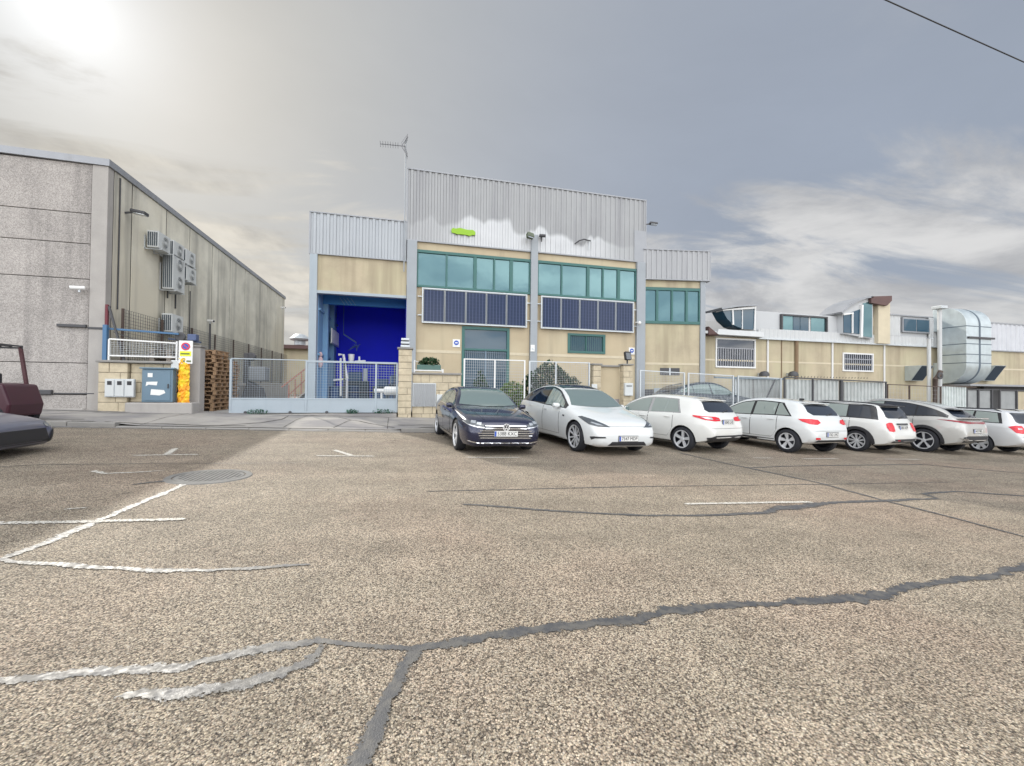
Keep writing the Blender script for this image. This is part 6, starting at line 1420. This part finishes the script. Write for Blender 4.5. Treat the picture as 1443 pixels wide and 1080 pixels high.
t4.patch('bonnet_gap', [(-.52, 0, .672), (.52, 0, .672), (.52, 0, .678), (-.52, 0, .678)], 0, MT['gap'], .003)
t4.plate(0, .405, 0, '7547 MDP'); t4.mirrors(1.72, 1.04, MT['p_white'], (.20, .12, .14)); sills(t4, MT['trim'], 0, .06)
h, n = t4.hit(0, .1, .735, 0); mb = MB(); mb.prism([(-.03, h.y - .012, .74), (.03, h.y - .012, .74), (.008, h.y - .014, .73), (.004, h.y - .016, .685), (-.004, h.y - .016, .685), (-.008, h.y - .014, .73)], (0, .006, .0)); mb.build('badge', MT['chrome'], t4.root, local=True)
for sd in (1, -1): t4.patch('side_repeater', [(sd, 1.36, .80), (sd, 1.46, .815), (sd, 1.44, .845), (sd, 1.35, .84)], 90 * sd, MT['trim'], .008) if sd == 1 else t4.patch('side_repeater', [(1, 1.36, .80), (1, 1.46, .815), (1, 1.44, .845), (1, 1.35, .84)], 90, MT['trim'], .008, sides=(-1,))
t4.place((810, 636), 7, False)

def rear_common(c, glass_pts, lamp_pts, lamp_m='red_l', th=152, lamp_inner=None, plate=None, bump=None, txt='', wb=True):
    rw = c.patch('rear_window', glass_pts, 180, MT['cglass_d'], .006)[0]
    for sd in (1, -1):
        l_ = c.patch('tail_lamp', [(x * sd, y, z) for x, y, z in lamp_pts], th * sd, MT[lamp_m], .008)[0]
        if lamp_inner: c.patch('lamp_cell', [(x * sd, y, z) for x, y, z in lamp_inner], th * sd, MT['lamp'], .013, parent=l_)
    if bump: c.patch('rear_diffuser', bump, 180, MT['trim'], .007)
    if plate: c.plate(c.L, plate, 180, txt)
    if wb:
        z = min(p[2] for p in glass_pts) + .01; h0, n0 = c.hit(0.0, 0, z, 180); h1, _ = c.hit(-.30, 0, z + .05, 180)
        mb = MB(); mb.bar(h0 + Vector((0, .025, 0)), h1 + Vector((0, .025, 0)), .02); mb.build('wiper', MT['trim'], rw, local=True)
def spoiler(c, u, w, m, ln=.20):
    z = c.top(u); mb = MB(); a_ = [(-w, u - .05, z - .03), (w, u - .05, z - .03), (w * .97, u + ln, z - .035), (-w * .97, u + ln, z - .035)]; b_ = [(-w * .97, u - .1, z + .008), (w * .97, u - .1, z + .008), (w * .95, u + ln, z - .012), (-w * .95, u + ln, z - .012)]
    va = [mb.bm.verts.new(p) for p in a_]; vb = [mb.bm.verts.new(p) for p in b_]; mb.bm.faces.new(va[::-1]); mb.bm.faces.new(vb)
    for k_ in range(4): mb.bm.faces.new((va[k_], va[(k_ + 1) % 4], vb[(k_ + 1) % 4], vb[k_]))
    mb.build('roof_spoiler', m, c.root, local=True, bevel=.008, smooth='auto')
Z = lambda L: (lambda *p: [(x, L, z) for x, z in p])

# --- white estate car, tail towards the road
L = 4.25
sp_p = dict(L=L, R=.318, axles=(.86, 3.48), rimf=.72, lean=.40,
    top=[(0, .58), (.02, .64), (.06, .72), (.2, .79), (.6, .895), (1.0, .985), (1.2, 1.025), (1.65, 1.27), (2.05, 1.42), (2.5, 1.47), (3.2, 1.445), (3.62, 1.39), (3.76, 1.345), (3.92, 1.19), (4.06, 1.04), (4.12, .97), (4.18, .88), (4.225, .74), (4.25, .60)],
    belt=[(0, .52), (.2, .68), (.9, .84), (1.3, .915), (2.4, .945), (3.2, .975), (3.7, .985), (4.05, .93), (4.2, .72), (4.25, .55)],
    bot=[(0, .28), (.2, .2), (3.6, .215), (3.95, .27), (4.15, .34), (4.25, .42)],
    plan=[(0, .62), (.1, .76), (.3, .85), (.86, .895), (1.5, .90), (3.1, .90), (3.48, .90), (3.8, .87), (4.02, .82), (4.15, .77), (4.22, .71), (4.25, .63)])
pc_ = Car('hatchback_car', 'white hatchback with claw-shaped red tail lamps and five-spoke alloys parked nose-in', sp_p, MT['p_white2'])
pc_.wheels((5, .05, .035, .11, 0)); pc_.doors([(1.48, 2.36), (2.38, 3.18)])
pc_.patch('window_trim', pc_.side_poly(1.32, 3.40, .085, up=.01, kb=.5), 90, MT['chrome'], .0045, sides=(1, -1))
for q in (pc_.side_poly(1.42, 2.34, .112, ka=.55), pc_.side_poly(2.44, 3.34, .112, kb=.5)): pc_.patch('side_window', q, 90, MT['cglass_l'], .010, sides=(1, -1))
windscreen(pc_, 1.01, 1.37, .72, .56)
rear_common(pc_, Z(L)((-.58, 1.055), (.58, 1.055), (.66, 1.11), (.56, 1.31), (0, 1.335), (-.56, 1.31), (-.66, 1.11)),
    [(.36, L, .845), (.60, L, .835), (.80, L - .15, .86), (.87, L - .45, .925), (.85, L - .5, .965), (.76, L - .2, .955), (.55, L, .945), (.40, L, .92)], 'red_l', 146,
    [(.66, L, .87), (.80, L - .15, .89), (.82, L - .3, .935), (.70, L, .925)], .81, Z(L)((-.70, .30), (.70, .30), (.76, .42), (.60, .48), (-.60, .48), (-.76, .42)), '5045 LHS')
pc_.patch('bumper_line', Z(L)((-.72, .655), (.72, .655), (.72, .662), (-.72, .662)), 180, MT['gap'], .004)
pc_.patch('lamp_fin', [(.36, L, .885), (.5, L, .88), (.5, L, .888), (.36, L, .892)], 180, MT['chrome'], .012)
spoiler(pc_, 3.66, .56, MT['p_white2'], .17); pc_.mirrors(1.6, .98, MT['p_white2']); sills(pc_, MT['trim'], 0, .05)
pc_.place((961, 636), 19, True)

# --- white hatchback
L = 4.09
sp_s = dict(L=L, R=.325, axles=(.83, 3.43), rimf=.68, lean=.40,
    top=[(0, .60), (.02, .66), (.06, .74), (.2, .81), (.6, .93), (1.0, 1.01), (1.2, 1.06), (1.6, 1.30), (2.0, 1.455), (2.5, 1.505), (3.1, 1.475), (3.48, 1.42), (3.62, 1.36), (3.80, 1.19), (3.93, 1.06), (3.99, .97), (4.04, .84), (4.075, .70), (4.09, .58)],
    belt=[(0, .54), (.2, .70), (.9, .875), (1.3, .935), (2.2, .96), (2.9, .99), (3.5, 1.0), (3.9, .93), (4.06, .68), (4.09, .54)],
    bot=[(0, .30), (.2, .235), (3.5, .245), (3.85, .29), (4.0, .34), (4.09, .42)],
    plan=[(0, .62), (.1, .76), (.3, .86), (.83, .915), (1.4, .915), (2.9, .915), (3.43, .925), (3.8, .885), (3.98, .83), (4.06, .76), (4.09, .66)])
s_ = Car('hatchback_car', 'white hatchback with black propeller-style alloys and oval red tail lamps', sp_s, MT['p_white'])
s_.wheels((5, .04, .115, 0, .25)); s_.doors([(1.46, 2.30), (2.32, 3.12)])
s_.patch('window_trim', s_.side_poly(1.28, 3.52, .092, up=.008, kb=.9), 90, MT['p_black'], .006, sides=(1, -1))
for q in (s_.side_poly(1.38, 2.28, .122, ka=.55), s_.side_poly(2.36, 3.02, .122), s_.side_poly(3.06, 3.46, .122, kb=1.0)): s_.patch('side_window', q, 90, MT['cglass_l'], .010, sides=(1, -1))
windscreen(s_, 1.05, 1.41, .72, .56)
rear_common(s_, Z(L)((-.56, 1.07), (.56, 1.07), (.66, 1.15), (.58, 1.33), (0, 1.36), (-.58, 1.33), (-.66, 1.15)),
    [(.47, L, .875), (.62, L, .825), (.78, L - .15, .835), (.85, L - .3, .89), (.86, L - .42, .955), (.74, L - .2, .975), (.56, L, .955)], 'red_l', 148, None, .565, Z(L)((-.68, .36), (.68, .36), (.60, .42), (-.60, .42)), '1762 LWZ')
for sd in (1, -1): s_.patch('reflector', [(sd * .52, L, .435), (sd * .70, L, .435), (sd * .72, L, .485), (sd * .54, L, .48)], 152 * sd, MT['red_l'], .010)
s_.patch('bumper_line', Z(L)((-.78, .66), (.78, .66), (.78, .667), (-.78, .667)), 180, MT['gap'], .004)
spoiler(s_, 3.50, .56, MT['p_white'], .20); s_.mirrors(1.5, 1.0, MT['p_white']); sills(s_, MT['trim'], 0, .10); 
mb = MB(); mb.obox((0, 3.25, s_.top(3.25) + .03), .03, .14, .06); mb.build('fin_aerial', MT['black'], s_.root, local=True, bevel=.012)
s_.place((1109, 638), 10, True)

# --- white compact with dark roof and black arches
L = 4.30
sp_m = dict(L=L, R=.325, axles=(.80, 3.45), rimf=.72, lean=.24,
    top=[(0, .62), (.03, .74), (.1, .84), (.3, .92), (.8, 1.0), (1.15, 1.05), (1.55, 1.32), (1.85, 1.475), (2.4, 1.545), (3.2, 1.53), (3.78, 1.49), (3.90, 1.44), (4.02, 1.25), (4.12, 1.07), (4.17, .98), (4.22, .85), (4.27, .70), (4.30, .58)],
    belt=[(0, .56), (.2, .78), (.8, .93), (1.2, .985), (2.2, 1.005), (3.4, 1.03), (3.9, 1.02), (4.1, .97), (4.26, .70), (4.30, .54)],
    bot=[(0, .28), (.2, .22), (3.8, .225), (4.1, .28), (4.30, .40)],
    plan=[(0, .66), (.1, .80), (.3, .87), (.8, .905), (1.5, .91), (3.4, .91), (3.8, .895), (4.1, .85), (4.24, .80), (4.30, .70)])
m_ = Car('compact_car', 'white compact car with dark roof and black wheel-arch trim between two white cars', sp_m, MT['p_white2'])
m_.wheels((9, .022, .018, .10, .05)); m_.doors([(1.42, 2.45), (2.47, 3.25)])
m_.patch('window_band', m_.side_poly(1.2, 3.96, .045, up=.004, kb=.25), 90, MT['p_black'], .006, sides=(1, -1))
for q, gm_ in ((m_.side_poly(1.32, 2.40, .10, ka=.5), 'cglass_l'), (m_.side_poly(2.48, 3.15, .10), 'cglass_l'), (m_.side_poly(3.2, 3.8, .10, kb=.3), 'cglass_d')): m_.patch('side_window', q, 90, MT[gm_], .011, sides=(1, -1))
roof_patch(m_, 1.78, 3.86, .60, .60, MT['trim'], 'dark_roof')
windscreen(m_, 1.04, 1.44, .74, .60)
rear_common(m_, Z(L)((-.60, 1.075), (.60, 1.075), (.68, 1.11), (.62, 1.40), (-.62, 1.40), (-.68, 1.11)),
    [(.58, L, .70), (.72, L, .685), (.79, L - .1, .70), (.82, L - .14, .80), (.81, L - .16, .92), (.74, L - .1, .955), (.60, L, .945), (.565, L, .83)], 'red_l', 156, None, .80, Z(L)((-.70, .36), (.70, .36), (.66, .47), (-.66, .47)), '8031 KTP')
m_.patch('handle_bar', Z(L)((-.34, .885), (.34, .885), (.34, .93), (-.34, .93)), 180, MT['trim'], .02)
spoiler(m_, 3.84, .62, MT['trim'], .20); arch_trim(m_, .09); sills(m_, MT['trim'], 0, .14); m_.mirrors(1.5, 1.06, MT['p_white2'])
m_.patch('red_tow_cover', Z(L)((.34, .405), (.50, .405), (.50, .45), (.34, .45)), 180, MT['red_d'], .014)
m_.place((1206, 636), 12, True); m_.root.scale = (.97, 1, .97)

# --- pale grey coupe-suv
L = 4.60
sp_n = dict(L=L, R=.368, axles=(.90, 3.68), rimf=.72, lean=.40,
    top=[(0, .66), (.03, .76), (.1, .87), (.3, .95), (.8, 1.04), (1.15, 1.09), (1.6, 1.38), (1.95, 1.57), (2.4, 1.655), (3.0, 1.635), (3.5, 1.555), (3.9, 1.44), (4.10, 1.35), (4.30, 1.21), (4.42, 1.13), (4.50, 1.08), (4.56, .98), (4.59, .82), (4.60, .70)],
    belt=[(0, .60), (.2, .80), (.9, .97), (1.3, 1.03), (2.5, 1.06), (3.4, 1.11), (4.0, 1.14), (4.35, 1.09), (4.55, .90), (4.60, .66)],
    bot=[(0, .30), (.2, .25), (4.0, .26), (4.35, .33), (4.60, .46)],
    plan=[(0, .66), (.1, .80), (.3, .88), (.9, .92), (1.5, .925), (3.3, .925), (3.7, .93), (4.1, .90), (4.4, .84), (4.54, .77), (4.60, .68)])
n_ = Car('suv_car', 'pale warm grey coupe suv with slanting dark roof and thin red tail-lamp blade', sp_n, MT['p_grey'])
n_.wheels((5, .03, .075, 0, .15)); n_.doors([(1.55, 2.52), (2.54, 3.40)], dz=-.12)
n_.patch('window_band', n_.side_poly(1.26, 4.36, .085, up=.004, kb=.15), 90, MT['p_black'], .006, sides=(1, -1))
for q, gm_ in ((n_.side_poly(1.36, 2.50, .11, ka=.5), 'cglass_l'), (n_.side_poly(2.56, 3.42, .11), 'cglass_d'), (n_.side_poly(3.46, 4.0, .11, kb=.6), 'cglass_d')): n_.patch('side_window', q, 90, MT[gm_], .011, sides=(1, -1))
roof_patch(n_, 2.02, 4.0, .58, .54, MT['p_grey'], 'roof_panel')
windscreen(n_, 1.08, 1.53, .76, .60)
rear_common(n_, Z(L)((-.58, 1.15), (.58, 1.15), (.66, 1.19), (.54, 1.42), (-.54, 1.42), (-.66, 1.19)),
    [(-.05, L, .985), (.5, L, .965), (.74, L - .1, .985), (.84, L - .3, 1.02), (.90, L - .62, 1.06), (.86, L - .4, 1.065), (.74, L - .1, 1.045), (.3, L, 1.02), (-.05, L, 1.015)], 'red_d', 150, None, .75, Z(L)((-.66, .40), (.66, .40), (.74, .56), (.60, .60), (-.60, .60), (-.74, .56)), '4417 MKL')
for sd in (1, -1): n_.patch('bumper_insert', [(sd * .52, L, .44), (sd * .70, L, .46), (sd * .80, L - .1, .53), (sd * .62, L, .53)], 156 * sd, MT['chrome'], .012)
spoiler(n_, 4.00, .52, MT['p_black'], .24); arch_trim(n_, .085); sills(n_, MT['trim'], 0, .16); n_.mirrors(1.6, 1.1, MT['p_black'])
mb = MB(); mb.prism([(-.80, L - .20, 1.10), (.80, L - .20, 1.10), (.76, L - .02, 1.125), (-.76, L - .02, 1.125)], (0, 0, .03)); mb.build('tail_spoiler', MT['p_grey'], n_.root, local=True, bevel=.01)
n_.place((1301, 637), 9, True)

# --- silver-white estate, hubcap wheels
L = 4.25
sp_k = dict(L=L, R=.305, axles=(.85, 3.31), rimf=.72, lean=.36,
    top=[(0, .60), (.03, .70), (.1, .77), (.3, .84), (.8, .94), (1.1, .985), (1.5, 1.24), (1.85, 1.41), (2.4, 1.475), (3.2, 1.46), (3.75, 1.415), (3.88, 1.36), (4.02, 1.16), (4.10, 1.04), (4.14, .96), (4.19, .82), (4.23, .68), (4.25, .56)],
    belt=[(0, .54), (.2, .70), (.8, .87), (1.2, .93), (2.2, .955), (3.4, .985), (3.9, .98), (4.08, .93), (4.22, .66), (4.25, .52)],
    bot=[(0, .28), (.2, .21), (3.7, .225), (4.05, .28), (4.25, .38)],
    plan=[(0, .60), (.1, .74), (.3, .82), (.85, .86), (1.5, .865), (3.3, .865), (3.8, .85), (4.05, .81), (4.2, .75), (4.25, .66)])
def small_estate(label, paint, txt):
    k_ = Car('estate_car', label, sp_k, paint); k_.wheels((6, .075, .10, 0, 0)); k_.doors([(1.4, 2.3), (2.32, 3.1)])
    k_.patch('window_trim', k_.side_poly(1.2, 3.82, .085, up=.008, kb=.3), 90, MT['p_black'], .006, sides=(1, -1))
    for q in (k_.side_poly(1.32, 2.28, .11, ka=.5), k_.side_poly(2.36, 3.06, .11), k_.side_poly(3.12, 3.74, .11, kb=.35)): k_.patch('side_window', q, 90, MT['cglass_l'], .010, sides=(1, -1))
    windscreen(k_, .98, 1.38, .70, .56)
    rear_common(k_, Z(L)((-.56, 1.02), (.56, 1.02), (.64, 1.06), (.57, 1.35), (-.57, 1.35), (-.64, 1.06)),
        [(.48, L, .72), (.66, L, .70), (.78, L - .12, .72), (.79, L - .2, .82), (.81, L - .3, .90), (.74, L - .15, .955), (.58, L, .95), (.50, L, .86)], 'red_l', 150, [(.62, L, .83), (.74, L - .1, .83), (.74, L - .1, .87), (.62, L, .87)], .80, None, txt)
    k_.patch('bumper_line', Z(L)((-.72, .60), (.72, .60), (.72, .607), (-.72, .607)), 180, MT['gap'], .004)
    mb = MB()
    for sd in (1, -1): mb.tube([(sd * .57, 1.75, k_.top(1.75) - .06), (sd * .57, 1.95, k_.top(1.95) + .01), (sd * .57, 3.5, k_.top(3.5) + .012), (sd * .57, 3.7, k_.top(3.7) - .05)], .018, 8)
    mb.build('roof_rail', MT['trim'] if paint != MT['p_white2'] else paint, k_.root, local=True, smooth='auto')
    k_.mirrors(1.45, .99, paint); sills(k_, MT['trim'], 0, .05); return k_
small_estate('silver-white estate car with tall red tail lamps and six-spoke hubcaps near the right edge', MT['p_silver'], '2290 FHB').place((1381, 637), 3, True)
small_estate('white car mostly hidden at the extreme right end of the parked row', MT['p_white2'], '6604 JNV').place((1462, 637), 4, True)

# --- dark suv behind the fence, side on, nose to the right
sp_x = dict(sp_n); b_ = Car('suv_car', 'dark navy suv parked sideways behind the light steel mesh fence', sp_x, MT['p_navy'], None)
b_.wheels((5, .06, .08, 0, .1)); b_.doors([(1.55, 2.52), (2.54, 3.40)])
for q in (b_.side_poly(1.36, 2.50, .11, ka=.5), b_.side_poly(2.56, 3.42, .11), b_.side_poly(3.46, 4.1, .11, kb=.6)): b_.patch('side_window', q, 90, MT['cglass'], .007, sides=(1, -1))
windscreen(b_, 1.08, 1.53, .76, .60); b_.mirrors(1.6, 1.1, MT['white'])
rear_common(b_, Z(4.6)((-.58, 1.15), (.58, 1.15), (.66, 1.19), (.54, 1.42), (-.54, 1.42), (-.66, 1.19)), [(.5, 4.6, .965), (.74, 4.5, .985), (.86, 4.2, 1.065), (.6, 4.5, 1.03)], 'red_d', 150)
for sd in (1, -1): b_.patch('headlamp', [(sd * .5, .1, .80), (sd * .8, .25, .84), (sd * .84, .4, .92), (sd * .55, .15, .88)], 30 * sd, MT['lamp'], .007)
xr = PY(1072, 560, 17.0).x; b_.root.scale = (1.06, 1.08, 1.06); b_.root.rotation_euler = (0, 0, R(90)); zl = .5 - .031 * (xr - 4)
b_.root.location = (xr, 17.95, .08)

# --- silver car entering at the left edge
sp_v = dict(sp_a); sp_v['axles'] = (.93, 3.77)
v_ = Car('saloon_car', 'grey car cut off by the left edge of the photo, only its nose showing', sp_v, nmat('grey_lilac_paint', (.12, .125, .17), .3, metal=.2, var=.02, coat=.6, fine=0), None)
v_.wheels((5, .07, .05, .17, .1)); v_.doors([(1.62, 2.62), (2.64, 3.62)])
for q in (v_.side_poly(1.55, 2.62, .115, ka=.6), v_.side_poly(2.68, 3.86, .115, kb=.6)): v_.patch('side_window', q, 90, MT['cglass'], .007, sides=(1, -1))
windscreen(v_, .985, 1.395, .72, .55); windscreen(v_, 1.08, 1.36, .60, .50, 'cglass_d', 180, name='rear_window'); v_.mirrors(1.63, .96, MT['trim'])
v_.patch('grille', [(-.60, 0, .28), (.60, 0, .28), (.5, 0, .58), (-.5, 0, .58)], 0, MT['trim'], .006)
for sd in (1, -1): v_.patch('headlamp', [(sd * x, y, z) for x, y, z in ((.50, .05, .60), (.80, .2, .645), (.855, .42, .70), (.80, .3, .735), (.5, .06, .68))], 24 * sd, MT['lamp_d'], .007)
v_.patch('bumper_corner', [(.55, .05, .25), (.86, .5, .25), (.88, .52, .56), (.80, .2, .58), (.60, .06, .52)], 30, MT['trim'], .008, sides=(1, -1))
v_.root.rotation_euler = (0, R(1.8), R(90)); v_.root.rotation_euler = (0, 0, R(90))
p = G(74, 660); v_.root.location = (p.x - 1.05, p.y + .95, gz(p.x - 1.05, p.y + .95) - .02)
# nose points to +X after the turn: local -y maps to +x
v_.root.scale = (1, 1, .78); v_.root.rotation_mode = 'QUATERNION'; v_.root.rotation_quaternion = Vector((0, 0, 1)).rotation_difference(Vector((.031, 0, 1)).normalized()) @ Matrix.Rotation(R(90), 4, 'Z').to_quaternion()

# --- maroon forklift at the left edge
p = G(37, 606); fk = thing('forklift', 'dark maroon forklift with thin overhead guard posts at the left edge', 'forklift', (p.x - 1.4, p.y + .7, gz(p.x - 1.4, p.y + .6)))
bx, by, bz = fk.location
mb = MB(); mb.prism([(bx + .90, by - .5, bz + .22), (bx + .95, by - .5, bz + .5), (bx + .80, by - .5, bz + .98), (bx + .30, by - .5, bz + 1.02), (bx + .2, by - .5, bz + .62), (bx - .9, by - .5, bz + .55), (bx - .9, by - .5, bz + .2)], (0, 1.0, 0)); mb.build('counterweight', MT['maroon'], fk, bevel=.05)
mb = MB()
gr_ = nmat('guard_red', (.08, .03, .035), .6)
for s_y in (-.42, .42):
    for xa, za, xb in ((.62, .98, .48), (-.75, .55, -.55)): mb = MB(); mb.bar((bx + xa, by + s_y, bz + za), (bx + xb, by + s_y, bz + 1.90), .06); mb.build('guard_post', gr_, fk)
pass
mb = MB()
for k in range(6): x = bx - .58 + k * .21; mb.box(x, x + .05, by - .44, by + .44, bz + 1.905, bz + 1.94)
for s_y in (-.44, .40): mb.box(bx - .6, bx + .52, by + s_y, by + s_y + .04, bz + 1.86, bz + 1.903)
mb.build('overhead_guard', MT['dark'], fk)
mb = MB(); mb.lathe([(.12, 0), (.13, .06), (.10, .16), (0, .18)], (bx + .42, by - .3, bz + 1.945), (0, 0, 1), 16); mb.build('beacon', MT['black'], fk, smooth='auto')
mb = MB(); mb.box(bx - .25, bx + .2, by - .3, by + .3, bz + .62, bz + .78); mb.box(bx + .15, bx + .26, by - .28, by + .28, bz + .78, bz + 1.25); mb.build('seat', MT['black'], fk, bevel=.04)
for x, r_, nm in ((bx + .62, .24, 'rear'), (bx - .55, .30, 'front')):
    for s_y, ax_ in ((-.52, -1), (.52, 1)):
        mb = MB(); mb.lathe([(.10, -.16), (r_ - .03, -.16), (r_, -.12), (r_, -.02), (r_ - .03, .02), (.10, .02)], (x, by + s_y, bz + r_), (0, ax_, 0), 28, True); w_ = mb.build('wheel', MT['tyre'], fk, smooth='auto')
        mb = MB(); mb.lathe([(0, -.02), (.10, -.02), (.10, -.10), (0, -.10)], (x, by + s_y, bz + r_), (0, ax_, 0), 16); mb.build('rim', MT['acw'], w_)
mb = MB()
for s_y in (-.35, .35): mb.box(bx - 1.0, bx - .92, by + s_y - .06, by + s_y + .06, bz + .15, bz + 2.0); mb.box(bx - 2.0, bx - 1.0, by + s_y - .05, by + s_y + .05, bz + .12, bz + .16)
mb.build('mast', MT['dark'], fk)
# --- overhead cable
p0, p1 = PY(1245, -2, 9.0), PY(1445, 88, 9.0); d = (p1 - p0); pts = [p0 + d * (-2.5 + k * .35) - Vector((0, 0, .0)) for k in range(19)]
for k, q in enumerate(pts): q.z += .004 * (k - 8.5) ** 2 * .3 - .02
mb = MB(); mb.tube(pts, .018, 6); tag(mb.build('overhead_cable', MT['black'], smooth=True), 'thin black overhead cable crossing the upper right corner of the sky', 'cable')
